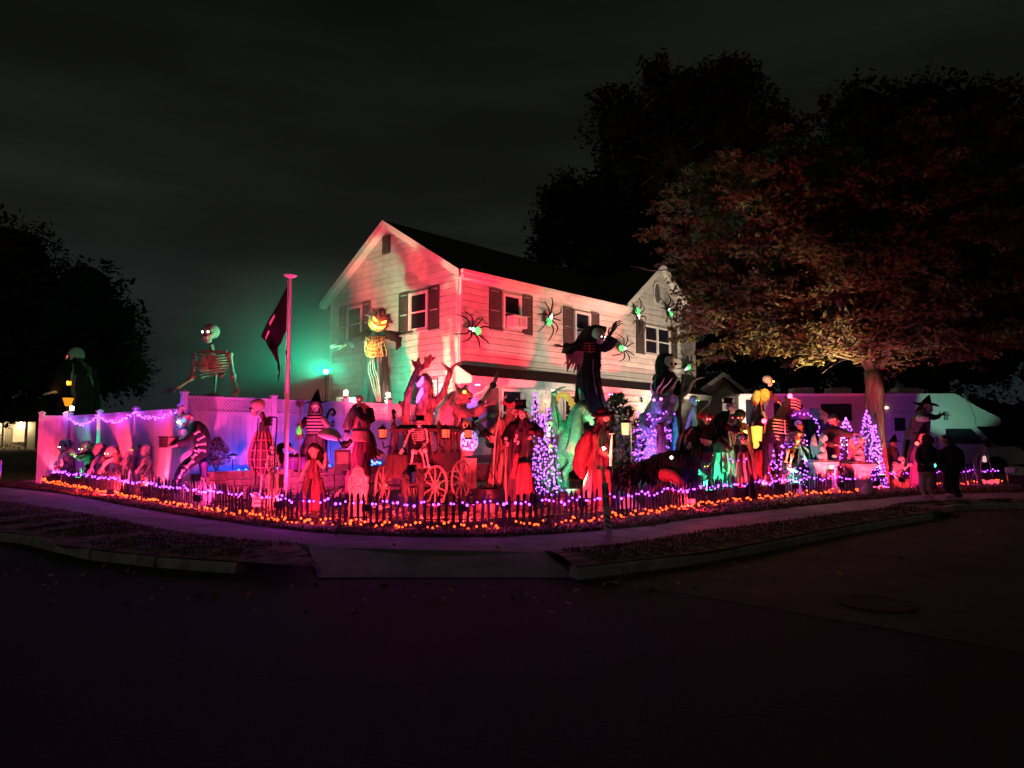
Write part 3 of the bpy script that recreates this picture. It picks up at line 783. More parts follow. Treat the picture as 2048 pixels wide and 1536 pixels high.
# the autumn tree by the motorhome
TY = 20.6; tb = at(1746, 900, TY); tb.z = gz(tb.x, tb.y) - .05
tree = thing("autumn_tree", "broad autumn tree with orange brown leaves in front of the motorhome", "tree", tb)
mb = MB(); tips = []
T = lambda px, py, Y=TY: at(px, py, Y) - tb
mb.tube([(0, 0, 0), T(1746, 880), T(1748, 830), T(1750, 780), T(1745, 742)], [.42, .33, .27, .25, .24], 14)
limbs = [([T(1745, 742), T(1722, 700), T(1712, 660), T(1690, 600), T(1640, 520)], .19), ([T(1745, 745), T(1775, 700), T(1795, 650), T(1830, 560), T(1870, 470)], .20),
         ([T(1742, 742), T(1740, 690), T(1750, 600, TY + 1), T(1735, 480, TY + 1.4), T(1720, 380, TY + 1)], .17), ([T(1715, 690), T(1660, 640), T(1580, 600), T(1490, 560), T(1400, 545)], .12),
         ([T(1715, 670), T(1650, 560, TY - 1.5), T(1560, 470, TY - 2.5), T(1470, 420, TY - 3)], .12), ([T(1735, 730), T(1690, 690), T(1620, 665), T(1530, 650), T(1450, 655)], .09),
         ([T(1790, 660), T(1850, 620), T(1930, 590), T(2020, 560)], .12), ([T(1760, 640, TY + .6), T(1800, 520, TY - 2), T(1850, 420, TY - 3), T(1900, 330, TY - 3)], .12),
         ([T(1740, 560, TY + 1), T(1640, 430, TY + 2), T(1540, 340, TY + 2.4)], .10), ([T(1780, 690), T(1860, 690), T(1950, 680), T(2040, 665)], .08)]
for pts, r in limbs:
    P = spline(pts, 4); mb.tube(P, [lerp(r, r * .25, i / (len(P) - 1)) for i in range(len(P))], 9)
    for i in range(2, len(P)):
        for _ in range(3):
            d = V((rnd.gauss(0, 1), rnd.gauss(0, 1), abs(rnd.gauss(.15, .4)))).normalized()
            branchy(mb, P[i], d, rnd.uniform(.9, 1.7), r * .28, 1, tips, .6, .02)
mb.build("trunk", m_bark, tree, smooth=True)
mb = MB()
# sprays: drooping layered twigs with leaves
XM = [(150, 1750), (215, 1620), (250, 1540), (300, 1440), (335, 1376), (392, 1331), (428, 1318), (456, 1302), (491, 1324), (530, 1352), (570, 1372), (610, 1380), (650, 1372), (690, 1380), (706, 1394), (740, 1440)]
def xmin(y):
    for (a, xa), (b, xb) in zip(XM, XM[1:]):
        if a <= y <= b: return lerp(xa, xb, (y - a) / (b - a))
    return 1900
def pix(p):
    d = p - V((0, 0, EYE)); f = d.y * CP + d.z * SP; u = -d.y * SP + d.z * CP
    return 1024 + FPX * d.x / f, 768 - FPX * u / f
cl = [(q, .75) for q, d in tips]
for _ in range(520):
    px, py = rnd.uniform(1300, 2090), rnd.uniform(215, 715)
    if rnd.random() < .45: py = rnd.uniform(430, 725)
    cl.append((at(px, py, TY + rnd.uniform(-4.2, 4.2)) - tb, .8))
for y in range(300, 730, 9):
    for _ in range(2): cl.append((at(xmin(y) + rnd.uniform(4, 26), y, TY + rnd.uniform(-2, 2)) - tb, .6))
keep = []
for q, s in cl:
    px, py = pix(q + tb)
    if (1630 < px < 1880 and py > 600 and rnd.random() < .85) or rnd.random() < .14: continue
    if px < xmin(py) + 8 or (py > 728 + (px - 1700) * .03) or (py > 640 + rnd.uniform(0, 90) and rnd.random() < .35): continue
    keep.append((q, s))
cl = keep
for (xa, ya), (xb, yb) in (((1347, 587), (1385, 583)), ((1343, 621), (1395, 612)), ((1350, 635), (1400, 622)), ((1335, 658), (1400, 650)), ((1337, 678), (1405, 665)), ((1388, 706), (1440, 688)), ((1416, 726), (1470, 690)), ((1566, 735), (1610, 712)), ((1500, 712), (1530, 695))):
    a_, b_ = at(xa, ya, TY - 1.5) - tb, at(xb, yb, TY - 1.5) - tb
    for j in range(14):
        for _ in range(5): leaves(mb, a_.lerp(b_, j / 13) + V((rnd.uniform(-.05, .05), rnd.uniform(-.1, .1), rnd.uniform(-.05, .04))), (.04, .06, .03), 1, .07, .55)
for q, s in cl:
    d = V((rnd.gauss(0, 1), rnd.gauss(0, 1), -.25)).normalized()
    for j in range(3):
        leaves(mb, q + d * (j * .26), (.32 * s, .32 * s, .13 * s), 13, .082, .55)
mb.build("crown", m_leaf_a, tree)
def bigtree(name, label, base, ht, blobs, tr, lsize, dens, cat="tree", group=None, m=m_leaf_d):
    b = V(base); t = thing(name, label, cat, b, 0, group); mb = MB(); c0 = sum((V(c) for c, r in blobs), V()) / len(blobs) - b
    mb.tube([(0, 0, -.2), (0, 0, ht * .2), V((c0.x * .4, c0.y * .4, ht * .45)), c0], [tr * 1.3, tr, tr * .75, tr * .3], 10)
    for c, r in blobs: mb.tube([V((c0.x * .3, c0.y * .3, ht * .35)), (V(c) - b) * .6 + c0 * .2 + V((0, 0, ht * .06)), V(c) - b], [tr * .5, tr * .3, tr * .1], 6)
    for c, r in blobs:
        for _ in range(14):
            q = V((rnd.gauss(0, 1), rnd.gauss(0, 1), rnd.gauss(.3, .8))).normalized() * r * rnd.uniform(.95, 1.2); mb.tube([V(c) - b, V(c) - b + q * .55 + V((0, 0, .1)), V(c) - b + q], [.09, .05, .015], 4)
    mb.build("trunk", m_bark, t)
    mb = MB()
    for c, r in blobs:
        c = V(c) - b; n = int(dens * r * r); mb.ell(c, r * .66, n=10, m=7)
        for _ in range(n):
            q = V((rnd.gauss(0, 1), rnd.gauss(0, 1), rnd.gauss(0, 1))).normalized() * r * rnd.uniform(.35, 1.08) ** .7
            q.z *= .85; leaves(mb, c + q, (lsize * 2.6,) * 3, 6, lsize * rnd.choice((.6, .8, 1, 1.2)), .6)
    mb.build("crown", m, t); return t
def blob(px, py, Y, rpx): return at(px, py, Y), rpx * Y / FPX
bg = [[blob(1250, 260, 42, 85), blob(1360, 220, 43, 100), blob(1240, 360, 42, 70), blob(1450, 200, 43, 90), blob(1480, 300, 42, 120), blob(1330, 340, 41, 110), blob(1470, 150, 43, 45), blob(1300, 440, 42, 100), blob(1540, 260, 42, 60), blob(1220, 200, 43, 38), blob(1310, 150, 43, 40)],
      [blob(1130, 400, 40, 62), blob(1190, 430, 40, 80), blob(1110, 460, 40, 55), blob(1200, 510, 40, 90), blob(1100, 505, 40, 45), blob(1280, 500, 40, 90)],
      [blob(1720, 240, 40, 90), blob(1840, 230, 40, 95), blob(1950, 240, 40, 100), blob(1790, 350, 40, 130), blob(1930, 380, 39, 150), blob(2040, 330, 40, 130), blob(1680, 330, 40, 90), blob(1980, 520, 38, 150), blob(2060, 640, 37, 130), blob(1960, 700, 38, 110), blob(1840, 720, 38, 90), blob(1720, 730, 39, 80), blob(1600, 740, 40, 75), blob(1500, 730, 41, 70), blob(1440, 700, 41, 60)],
      ]
bigtree("oak_tree", "tall dark tree silhouetted above the front gable", at(1400, 870, 42) * 1 - V((0, 0, 1.4)), 20, bg[0], .5, .20, 46)
bigtree("oak_tree", "shorter dark tree behind the roof ridge", at(1190, 870, 40) - V((0, 0, 1.4)), 14, bg[1], .35, .18, 60)
bigtree("oak_tree", "huge dark tree mass at the upper right behind the autumn tree", at(1880, 870, 40) - V((0, 0, 1.4)), 18, bg[2], .5, .20, 36)
bigtree("oak_tree", "dark tree at the left edge above the lit porch", at(-70, 870, 45) - V((0, 0, 1.4)), 14, [blob(20, 520, 45, 100), blob(-30, 600, 45, 120), blob(70, 590, 44, 80), blob(30, 680, 44, 110), blob(-60, 760, 44, 120)], .4, .22, 40)
bigtree("oak_tree", "dark tree behind the bald robed giant", at(170, 870, 42) - V((0, 0, 1.4)), 12, [blob(170, 580, 42, 75), blob(120, 650, 42, 80), blob(220, 650, 42, 70), blob(200, 730, 42, 90), blob(100, 740, 42, 90), blob(260, 740, 42, 50)], .4, .2, 48)
# distant hedge and houses closing the horizon
def hedge(label, a, b, h, n):
    a, b = V(a), V(b); t = thing("hedge", label, "hedge", a); mb = MB()
    for i in range(n):
        q = a.lerp(b, rnd.random()); leaves(mb, q - a + V((rnd.uniform(-1, 1), rnd.uniform(-1, 1), h * .5 * rnd.uniform(.1, 1.5))), (.8, .8, h * .3), 14, .15, .6)
    [mb.ell((b - a) * ((i + .5) / 24) + V((0, .6, h * .38)), ((b - a).length / 24, .7, h * rnd.uniform(.36, .5)), n=8, m=6) for i in range(24)]; mb.build("foliage", m_leaf_d, t)
hedge("dark shrubs along the horizon left of the house", (-33, 56, .2), (-9, 46, .2), 3.2, 900)
hedge("dark shrubs along the horizon right of the motorhome", (17, 40, .2), (52, 44, .2), 4.5, 1100)
hedge("dark shrubs between the house and the motorhome", (7, 42, .2), (20, 38, .2), 5.2, 900)
hedge("dark shrubs beyond the lit porch at the left edge", (-95, 82, .2), (-50, 78, .2), 5.0, 700)
# small shrub on the raised bed
def shrub(name, label, p, h, w, n, size, m, stem=m_bark):
    t = thing(name, label, "shrub", p); mb = MB()
    for k in range(7):
        a = k * .9; mb.tube([(0, 0, 0), (w * .2 * math.cos(a), w * .2 * math.sin(a), h * .4), (w * .4 * math.cos(a), w * .4 * math.sin(a), h * .8)], [.014, .01, .005], 5)
    mb.build("stem", stem, t); mb = MB()
    for _ in range(n):
        z = rnd.uniform(.22, 1.0); rr = w * .5 * math.sin(math.pi * min(1, z * .85 + .1)) * math.sqrt(rnd.random()); a = rnd.uniform(0, 6.28)
        leaves(mb, (rr * math.cos(a), rr * math.sin(a), z * h), (.03, .03, .03), 2, size, .5)
    mb.build("foliage", m, t); return t
m_leaf_s = mat("dull_shrub_leaf", (.20, .13, .12), .7, .4, 2)
m_leaf_g = mat("glossy_dark_leaf", (.03, .035, .028), .3, .4, 2, spec=.6)
p = FA + U * along(FA + BN * .45, U, 438) + BN * .45; p.z = BEDZ - .02
shrub("shrub", "round pinkish leafed shrub against the left of the lattice fence", p, .82, .62, 420, .045, m_leaf_s)
p = at(1236, 870, 17.2); p.z = gz(p.x, p.y); shrub("laurel_shrub", "tall black glossy leafed shrub in front of the door", p, at(1236, 788, 17.2).z - p.z, 1.35, 620, .085, m_leaf_g)
# ---------------------------------------------------------------- neighbour house with lit porch, far left
nb = at(20, 870, 62); nb.z = .1
nh = thing("neighbour_house", "far small house with brightly lit pale porch at the left edge", "house", nb, R(10))
mb = MB(); mb.box((-3, 3, 1.5), (10, 6, 3.0)); mb.build("wall", mat("cream_wall", (.55, .48, .36), .7, .1), nh)
mb = MB(); mb.slab([(-8.4, -.8, 2.9), (2.4, -.8, 2.9), (2.4, 3, 5.0), (-8.4, 3, 5.0)], (0, 0, -.15)); mb.slab([(-8.4, 6.8, 2.9), (2.4, 6.8, 2.9), (2.4, 3, 5.0), (-8.4, 3, 5.0)], (0, 0, -.15)); mb.build("roof", m_roof, nh)
for x in (-2.2, -.3, 1.5): MB().box((x, -.5, 1.4), (.16, .16, 2.8)).build("post", m_trim, nh)
for x in (-1.4, .7):
    MB().box((x, -.03, 1.6), (.9, .06, 1.2)).build("window", glow("lit_window", (1, .72, .36), .8), nh)
for x in (-1.2, 1.0):
    MB().ell((x, -.4, 2.62), .09).build("porch_lamp", m_warm, nh)
    lamp(nh, 'POINT', (x, -.4, 2.4), (1, .78, .45), 90, size=.1)
mb = MB()
for i in range(160): leaves(mb, (rnd.uniform(-3, 2), -1.6 + rnd.uniform(-.3, .3), rnd.uniform(.2, 1.0)), (.2, .2, .2), 4, .1, .6)
o = mb.build("porch_shrub", m_leaf_s, None); o.location = nb; o.rotation_euler = (0, 0, R(10)); tag(o, "low shrubs under the far lit porch", "shrub")
# garage with a pale rake behind the rider
ga = at(1440, 870, 32); ga.z = .2
gh = thing("garage", "dim gabled garage with pale rake board left of the motorhome", "garage", ga, R(25))
gw = 3.2; mb = MB(); mb.slab([(-gw, 0, 0), (gw, 0, 0), (gw, 0, 2.3), (0, 0, 4.2), (-gw, 0, 2.3)], (0, 6, 0)); mb.build("wall", m_siding, gh)
mb = MB(); mb.slab([(-gw - .3, -.3, 2.25), (0, -.3, 4.32), (0, 6.2, 4.32), (-gw - .3, 6.2, 2.25)], (0, 0, -.1)); mb.slab([(gw + .3, -.3, 2.25), (0, -.3, 4.32), (0, 6.2, 4.32), (gw + .3, 6.2, 2.25)], (0, 0, -.1)); mb.build("roof", m_roof, gh)
mb = MB(); bar(mb, (-gw - .3, -.31, 2.25), (0, -.31, 4.32), (0, 0, 1), .2, (0, -.03, 0)); bar(mb, (gw + .3, -.31, 2.25), (0, -.31, 4.32), (0, 0, 1), .2, (0, -.03, 0)); mb.build("rake_board", m_trim, gh)
# ---------------------------------------------------------------- motorhome
RVY = 26.0; ro_ = at(1478, 870, RVY); ro_.z = .12
rx = lambda px: (px - 1478) * RVY / FPX
rz = lambda py: at(1500, py, RVY).z - .12
m_rv = mat("white_motorhome_paint", (.42, .42, .41), .35, .07, 1.5)
rv = thing("motorhome", "white motorhome with a rounded cab-over front parked behind the tree", "motorhome", ro_, R(-2))
x0, xc, xo = 0, rx(1862), rx(1992); zf, zt, zo = .55, rz(787), rz(853)
mb = MB(); prof = [(x0, zf), (xc, zf), (xc, zo), (xo - .15, zo), (xo, zo + .12), (xo - .02, zo + .3), (rx(1950), rz(815)), (rx(1905), zt + .0), (x0 + .08, zt), (x0, zt - .08)]
n = len(prof); rows = []
for y in (0, .06, 2.25, 2.3): 
    k = .03 if y in (0, 2.3) else 0
    rows.append([(lerp(px, 4.5, k * .2), y, lerp(pz, 1.7, k * .4)) for px, pz in prof])
mb.loft(rows); mb.build("body", m_rv, rv)
mb = MB(); mb.box((rx(1650), .6, zt + .02), (rx(1830), .05, .04)); mb.build("awning_rail", m_grey, rv)
mb = MB(); mb.box((rx(1680), -.05, zt - .06), (5.8, .09, .10)); mb.build("awning", m_white, rv)
for px, w in ((1838, .9), (1625, .8), (1700, .8)): MB().box((rx(px), 1.1, zt + .14), (w, .7, .24), top=.9).build("roof_unit", m_white, rv)
def rvbox(name, px0, py0, px1, py1, m, off=.02, parent=rv):
    return MB().box(((rx(px0) + rx(px1)) / 2, -off / 2, (rz(py0) + rz(py1)) / 2), (rx(px1) - rx(px0), off, abs(rz(py0) - rz(py1)))).build(name, m, parent)
d_ = thing("door", None, None); d_.parent = rv
rvbox("leaf", 1775, 826, 1812, 935, m_rv, .05, d_); rvbox("window", 1782, 836, 1803, 862, m_glass, .07, d_); rvbox("handle", 1806, 880, 1809, 888, m_iron, .08, d_)
rvbox("window", 1493, 800, 1512, 850, m_glass, .03); rvbox("window", 1548, 806, 1600, 838, m_glass, .03); rvbox("window", 1640, 808, 1700, 842, m_glass, .03)
for k in range(3): rvbox("marking", 1880 + k * 3.2, 832, 1881.6 + k * 3.2, 840, m_blackp, .012)
mb = MB(); mb.tube([(rx(1918) + .0, -.004, zt - .03), (rx(1932), -.004, rz(812)), (rx(1940), -.004, rz(835)), (rx(1941), -.004, zo + .02)], .012, 5); mb.build("seam", m_grey, rv)
mb = MB(); mb.box((rx(1660), -.006, rz(890)), (rx(1840), .012, .05)); mb.build("side_stripe", m_grey, rv)
# cab
cab = [(xc, .5), (rx(2035), .5), (rx(2038), .95), (rx(2020), 1.15), (rx(1985), rz(893)), (rx(1945), zo + .02), (xc, zo + .02)]
mb = MB(); mb.loft([[(a, y, b) for a, b in cab] for y in (.15, .18, 2.12, 2.15)]); mb.build("cab", m_rv, rv)
cd_ = thing("cab_door", None, None); cd_.parent = rv
mb = MB(); mb.slab([(rx(1886), .12, rz(858)), (rx(1935), .12, rz(858)), (rx(1962), .12, rz(886)), (rx(1962), .12, rz(888)), (rx(1886), .12, rz(888))], (0, .02, 0)); mb.build("window", m_glass, cd_)
MB().box((rx(1893), .10, 1.15), (.14, .03, .03)).build("handle", m_iron, cd_)
mb = MB(); mb.box((rx(1962), -.02, rz(886)), (.1, .2, .3)); mb.build("mirror", m_blackp, rv)
def wheel(parent, x, y, z, r, w=.22):
    wl = thing("wheel", None, None); wl.parent = parent; wl.location = (x, y, z); wl.rotation_euler = (R(90), 0, 0)
    MB().lathe([(r * .6, -w / 2), (r * .95, -w / 2), (r, -w / 4), (r, w / 4), (r * .95, w / 2), (r * .6, w / 2)], n=20).build("tyre", mat("tyre_rubber", (.02, .02, .02), .9, .2), wl)
    MB().lathe([(0, w * .3), (r * .25, w * .38), (r * .6, w * .25), (r * .6, -w * .3), (0, -w * .3)], n=20).build("rim", mat("steel_rim", (.4, .4, .42), .35, .1, metal=.8), wl)
wheel(rv, rx(1982), .2, .40, .40); wheel(rv, rx(1640), .1, .40, .40); wheel(rv, rx(1982), 2.1, .40, .40); wheel(rv, rx(1640), 2.2, .40, .40)
MB().box((rx(2037), .45, 1.0), (.06, .3, .2)).build("headlight", mat("headlight_glass", (.3, .3, .3), .2, .1), rv)
MB().ell((rx(1768), -.05, rz(816)), (.07, .05, .05)).build("porch_lamp", glow("rv_lamp", (1, .55, .35), 3), rv)
# ---------------------------------------------------------------- parked cars at both edges
def car(label, p, rz_, paint, tail):
    t = thing("parked_car", label, "car", p, rz_)
    prof = [(-2.1, .35), (2.1, .35), (2.15, .6), (2.05, .82), (1.2, .95), (.55, 1.42), (-1.0, 1.45), (-1.75, 1.02), (-2.1, .9), (-2.18, .6)]
    mb = MB(); mb.loft([[(a * (1 - .03 * (abs(y) > .8)), y, b if b < 1 else lerp(b, 1, .12 * (abs(y) > .8))) for a, b in prof] for y in (-.88, -.78, .78, .88)]); mb.build("body", paint, t)
    for y in (-.89, .89):
        mb = MB(); mb.slab([(1.0, y, .97), (.5, y, 1.34), (-.9, y, 1.36), (-1.5, y, 1.02)], (0, .01 if y < 0 else -.01, 0)); mb.build("side_window", m_glass, t)
    mb = MB(); mb.slab([(-1.08, -.7, 1.43), (-1.08, .7, 1.43), (-1.76, .74, 1.04), (-1.76, -.74, 1.04)], (-.02, 0, .02)); mb.build("rear_window", m_glass, t)
    for y in (-.7, .7): MB().box((-2.15, y, .8), (.08, .3, .16)).build("tail_light", tail, t)
    for y in (-.7, .7): MB().box((2.1, y, .72), (.08, .32, .14)).build("headlight", mat("unlit_headlight", (.3, .3, .32), .15, .1), t)
    for x in (-1.35, 1.35):
        for y in (-.8, .8): wheel(t, x, y, .32, .32, .2)
    MB().box((-2.2, 0, .55), (.02, .5, .12)).build("number_plate", m_white, t)
    return t
m_carp = mat("dark_car_paint", (.02, .02, .026), .2, .1, spec=.6)
car("dark parked car cut off by the left edge with a red tail lamp", at(-30, 935, 17.5) * 1 - V((0, 0, at(-30, 935, 17.5).z)) + V((-2.7, 1.9, 0)), R(-70), m_carp, glow("tail_lamp", (1, .05, .04), 1.5))
car("dark parked car cut off by the right edge beyond the road", V((15.75, 18.9, 0)), R(188), m_carp, m_redc)
# ---------------------------------------------------------------- flagpole with drooping flag
fpY = 16.0; fp = at(573, 900, fpY); fp.z = gz(fp.x, fp.y); ft = at(572, 556, fpY)
pole = thing("flagpole", "tall white flagpole with a disc finial in front of the lattice fence", "flagpole", fp)
h = ft.z - fp.z
MB().lathe([(0, 0), (.046, 0), (.046, h * .35), (.042, h * .36), (.042, h * .6), (.036, h * .61), (.033, h), (0, h)], n=12).build("shaft", m_white, pole)
MB().lathe([(0, h), (.06, h + .0), (.15, h + .045), (.15, h + .06), (.06, h + .085), (0, h + .09)], n=18).build("finial", m_white, pole)
MB().box((-.05, 0, h * .66), (.03, .03, .10)).build("cleat", m_iron, pole)
MB().tube([(-.055, 0, h - .05), (-.062, 0, h * .6), (-.058, 0, h * .25)], .007, 5).build("halyard", m_white, pole)
fl = thing("flag", "black flag with bone print drooping from the flagpole", "flag", fp)
def flagpt(u, v):   # u along the hoist (0 top..1), v along the fly
    a = V((-.06, 0, h - .15 - u * 1.05)); tip = V((-.68 + .42 * u, .05, h - 1.25 - u * .35)); low = V((-.20 - .12 * (1 - u), .02, h - 1.6 - u * .85))
    q = a.lerp(tip, v / .5) if v < .5 else tip.lerp(low, (v - .5) / .5)
    return q + V((0, .10 * math.sin(v * 14 + u * 3) * v, -.10 * math.sin(math.pi * min(1, v)) * (1 - u)))
mb = MB(); mb.loft([[flagpt(i / 10, j / 22) for j in range(23)] for i in range(11)], cap=False, closed=False)
o = mb.build("cloth", mat("flag_black", (.006, .005, .006), .9, .3), fl, smooth=True); so = o.modifiers.new("t", 'SOLIDIFY'); so.thickness = .004
mb = MB()
for (u0, v0, du, dv) in ((.1, .25, .10, .10), (.22, .40, .06, .16), (.40, .5, .05, .05), (.5, .72, .05, .10), (.62, .80, .05, .06), (.30, .78, .22, .05), (.42, .86, .16, .04), (.15, .88, .2, .04), (.75, .9, .1, .05)):
    g = [[flagpt(min(1, u0 + du * i / 3), min(1, v0 + dv * j / 4)) + V((0, -.018, 0)) for j in range(5)] for i in range(4)]; mb.loft(g, cap=False, closed=False)
mb.build("bone_print", m_bonew, fl)
# lamp post with amber shade, behind the left fence
p = at(133, 870, 24.5); p.z = gz(p.x, p.y); lt = thing("lamp_post", "lamp post with a glowing amber tapered shade above the left fence", "lamp", p)
zc = at(133, 812, 24.5).z - p.z; z2 = at(133, 796, 24.5).z - p.z
MB().lathe([(0, 0), (.05, 0), (.04, zc), (0, zc)], n=8).build("post", m_iron, lt)
MB().lathe([(0, zc), (.085, zc), (.17, z2), (0, z2)], n=4 * 3).build("shade", glow("amber_shade", (1, .30, .012), 1.1), lt)
MB().lathe([(0, z2), (.20, z2), (.10, z2 + .12), (0, z2 + .2)], n=12).build("lid", m_iron, lt)
lamp(lt, 'POINT', (0, -.02, zc - .12), (1, .5, .1), 12, size=.08)
# green lamp on a pole behind the fence
p = at(650, 870, 20.0); p.z = gz(p.x, p.y); zg = at(650, 743, 20.0).z - p.z
gl = thing("green_floodlight", "green floodlight on a tall pole behind the fence, glowing in mist", "floodlight", p)
MB().lathe([(0, 0), (.03, 0), (.03, zg - .1), (0, zg - .1)], n=8).build("pole", m_iron, gl)
MB().box((0, .04, zg), (.16, .08, .14)).build("housing", m_blackp, gl)
MB().ell((0, -.03, zg), (.07, .04, .06)).build("lens", glow("green_lens", (.08, 1, .62), 90), gl)
lamp(gl, 'SPOT', (.05, -.1, zg), (.0, 1, .52), 850, (3.2, .9, zg - .1), 125, .6, .05)
MB().box((.55, .3, zg - 1.0), (.6, .25, .55)).build("junction_box", m_white, gl)

# mist hanging round the green lamp
mm_ = bpy.data.materials.new("mist"); mm_.use_nodes = True; n_, l_ = mm_.node_tree.nodes, mm_.node_tree.links; n_.clear()
o_ = n_.new('ShaderNodeOutputMaterial'); v_ = n_.new('ShaderNodeVolumePrincipled'); l_.new(v_.outputs[0], o_.inputs['Volume']); v_.inputs['Color'].default_value = (.8, .85, .85, 1); v_.inputs['Anisotropy'].default_value = .1
t_ = n_.new('ShaderNodeTexCoord'); g_ = n_.new('ShaderNodeTexGradient'); g_.gradient_type = 'SPHERICAL'; l_.new(t_.outputs['Object'], g_.inputs[0])
p_ = n_.new('ShaderNodeMath'); p_.operation = 'POWER'; l_.new(g_.outputs['Fac'], p_.inputs[0]); p_.inputs[1].default_value = 1.5
x_ = n_.new('ShaderNodeMath'); x_.operation = 'MULTIPLY'; l_.new(p_.outputs[0], x_.inputs[0]); x_.inputs[1].default_value = .10; l_.new(x_.outputs[0], v_.inputs['Density'])
mist = tag(MB().ell((0, 0, 0), 1.0, n=24, m=14).build("mist", mm_), kind='stuff'); mist.location = gl.location + V((-1.3, .5, zg + .3)); mist.scale = (5.0, 1.9, 3.8)
lamp(gl, 'SPOT', (0, -.25, zg - .12), (.0, 1, .50), 1150, (-.75, 0, zg + 1.2), 156, .4, .05)
# fallen leaves on the lawn
m_lit = mat("fallen_leaf", (.26, .16, .08), .85, .5, 4, c2=(.36, .24, .12)); mb = MB()
for _ in range(9000):
    x = rnd.uniform(-12, 15); y0 = yedge(x); d = .5 + rnd.random() ** 1.3 * 9; y = y0 + d; z = gz(x, y) + noise.noise(V((x * 1.3, y * 1.3, 3))) * .03 * (d > .3)
    leaves(mb, (x, y, z + .022), (.01, .01, .012), 1, .05, .6)
tag(mb.build("fallen_leaves", m_lit), kind='stuff')
mb = MB()
for _ in range(700):
    if rnd.random() < .6:
        i = rnd.randrange(len(fine_o)); a = fine_o[i]; b = closest(kerb, a); q = a.lerp(b, rnd.uniform(-.9, 1)); z = ZW + .03
    else:
        a = rnd.choice(kerb); q = a + V((rnd.uniform(-1, 1), -rnd.random() ** 2 * 1.6 - .1, 0)); z = .012
    if -14 < q.x < 15 and (z > .1 or not (-3.4 < q.x < .9 and q.y > 8)): leaves(mb, (q.x, q.y, z), (.01, .01, .004), 1, .045, .6)
tag(mb.build("street_leaves", m_lit), kind='stuff')
# ---------------------------------------------------------------- figure kit
class Fig:
    def __init__(s, name, label, cat, px, Y, group=None, z=None, par=None):
        p = at(px, 870, Y); p.z = gz(p.x, p.y) if z is None else z
        s.o, s.Y, s.k, s.px = p, Y, Y / FPX, px
        s.root = thing(name, label, cat, p, 0, group)
        s.gy = None
    def L(s, px, py, dy=0.0): return at(px, py, s.Y + dy) - s.o
    def ground(s, px, dy=0.0):
        p = at(px, 870, s.Y + dy); return V((p.x, p.y, gz(p.x, p.y))) - s.o
def pt(F, q):
    dy = q[2] if len(q) > 2 else 0
    if q[1] == 'g': return F.ground(q[0], dy)
    return F.L(q[0], q[1], dy)
def limb(F, qs, m, name="arm", parent=None, n=8, smooth=True, k=3):
    # qs: (px, py, dy, radius_px)
    P = [pt(F, q) for q in qs]; rs = [q[3] * F.k for q in qs]
    PP = spline(P, k) if len(P) > 2 else P
    RR = [lerp(rs[min(int(i / k), len(rs) - 1)], rs[min(int(i / k) + 1, len(rs) - 1)], (i % k) / k) for i in range(len(PP))] if len(P) > 2 else rs
    mb = MB().tube(PP, RR, max(n, 10) if 'bone' not in name else n)
    if m.name.endswith(('cloth', 'coat', 'robe', 'suit', 'shirt', 'jacket', 'fur')):
        a = sum(RR) / len(RR) * .42; mb.v = [tuple(V(p) + noise.noise_vector((V(p) + F.o) * 9) * a) for p in mb.v]
    return mb.build(name, m, parent or F.root, smooth)
def robe(F, rows, m, name="robe", folds=9, amp=.12, n=48, parent=None, ph=0.0, k=5, rag=0.0, smooth=True, tat=None):
    # rows bottom -> top: (px, py, half width px, depth ratio, dy)
    P = [pt(F, (r[0], r[1], r[4] if len(r) > 4 else 0)) for r in rows]
    hw_ = [r[2] * F.k for r in rows]; dp = [r[3] for r in rows]
    m_ = len(rows); rings = []
    for i in range((m_ - 1) * k + 1):
        a = min(i // k, m_ - 2); t = (i - a * k) / k; t2 = t
        c = P[a].lerp(P[a + 1], t2); w = lerp(hw_[a], hw_[a + 1], t2); d = w * lerp(dp[a], dp[a + 1], t2)
        f = 1 - i / ((m_ - 1) * k); am = amp * (.25 + .75 * f); ring = []
        for j in range(n):
            th = 6.2832 * j / n
            q = 1 + am * (.6 * math.sin(folds * th + ph + 1.3 * math.sin(2 * th + i * .15)) + .4 * math.sin((folds * 1.7 // 1) * th + 2 * ph))
            z = rag * F.k * math.sin(7 * th + 5 * math.sin(3 * th)) if (rag and i == 0) else 0
            pz = c + V((w * q * math.cos(th), d * q * math.sin(th), z)); ring.append(pz + noise.noise_vector((pz + F.o) * 5) * w * .10 * (.4 + f))
        rings.append(ring)
    o = MB().loft(rings).build(name, m, parent or F.root, smooth)
    hgt = (rings[-1][0] - rings[0][0]).length
    if tat is None: tat = 12 if hgt > .7 and m.name not in ("pale_gauze", "sheer_red_cloth") else 0
    if tat:
        # torn strips hanging over the cloth
        for grp, mm in ((0, m_black if m.name != "black_cloth" else m_grey), (1, m_brownc)):
            mb = MB(); nr = len(rings)
            for _ in range(tat // 2):
                j0 = rnd.randrange(n); i1 = rnd.randint(nr // 3, nr - 2); i0 = max(0, i1 - rnd.randint(3, max(4, nr // 2))); wd = rnd.choice((1, 1, 2)); g = []
                for i in range(i0, i1 + 1):
                    cc = sum(rings[i], V()) / n; row = []
                    for jj in range(wd + 1):
                        e = rings[i][(j0 + jj + ((i1 - i) // 3) * (1 if grp else 0)) % n]; dr = (e - cc); dr.z = 0
                        row.append(e + dr.normalized() * (.022 + .03 * (i1 - i) / max(1, i1 - i0)) + V((0, 0, rnd.uniform(-.02, .02))))
                    if i == i0: row = [sum(row, V()) / len(row)] * len(row)
                    g.append(row)
                mb.loft(g, cap=False, closed=False)
            tt = mb.build("torn_strips", mm, o); tt['kind'] = 'stuff'
    return o
UNIT = {}
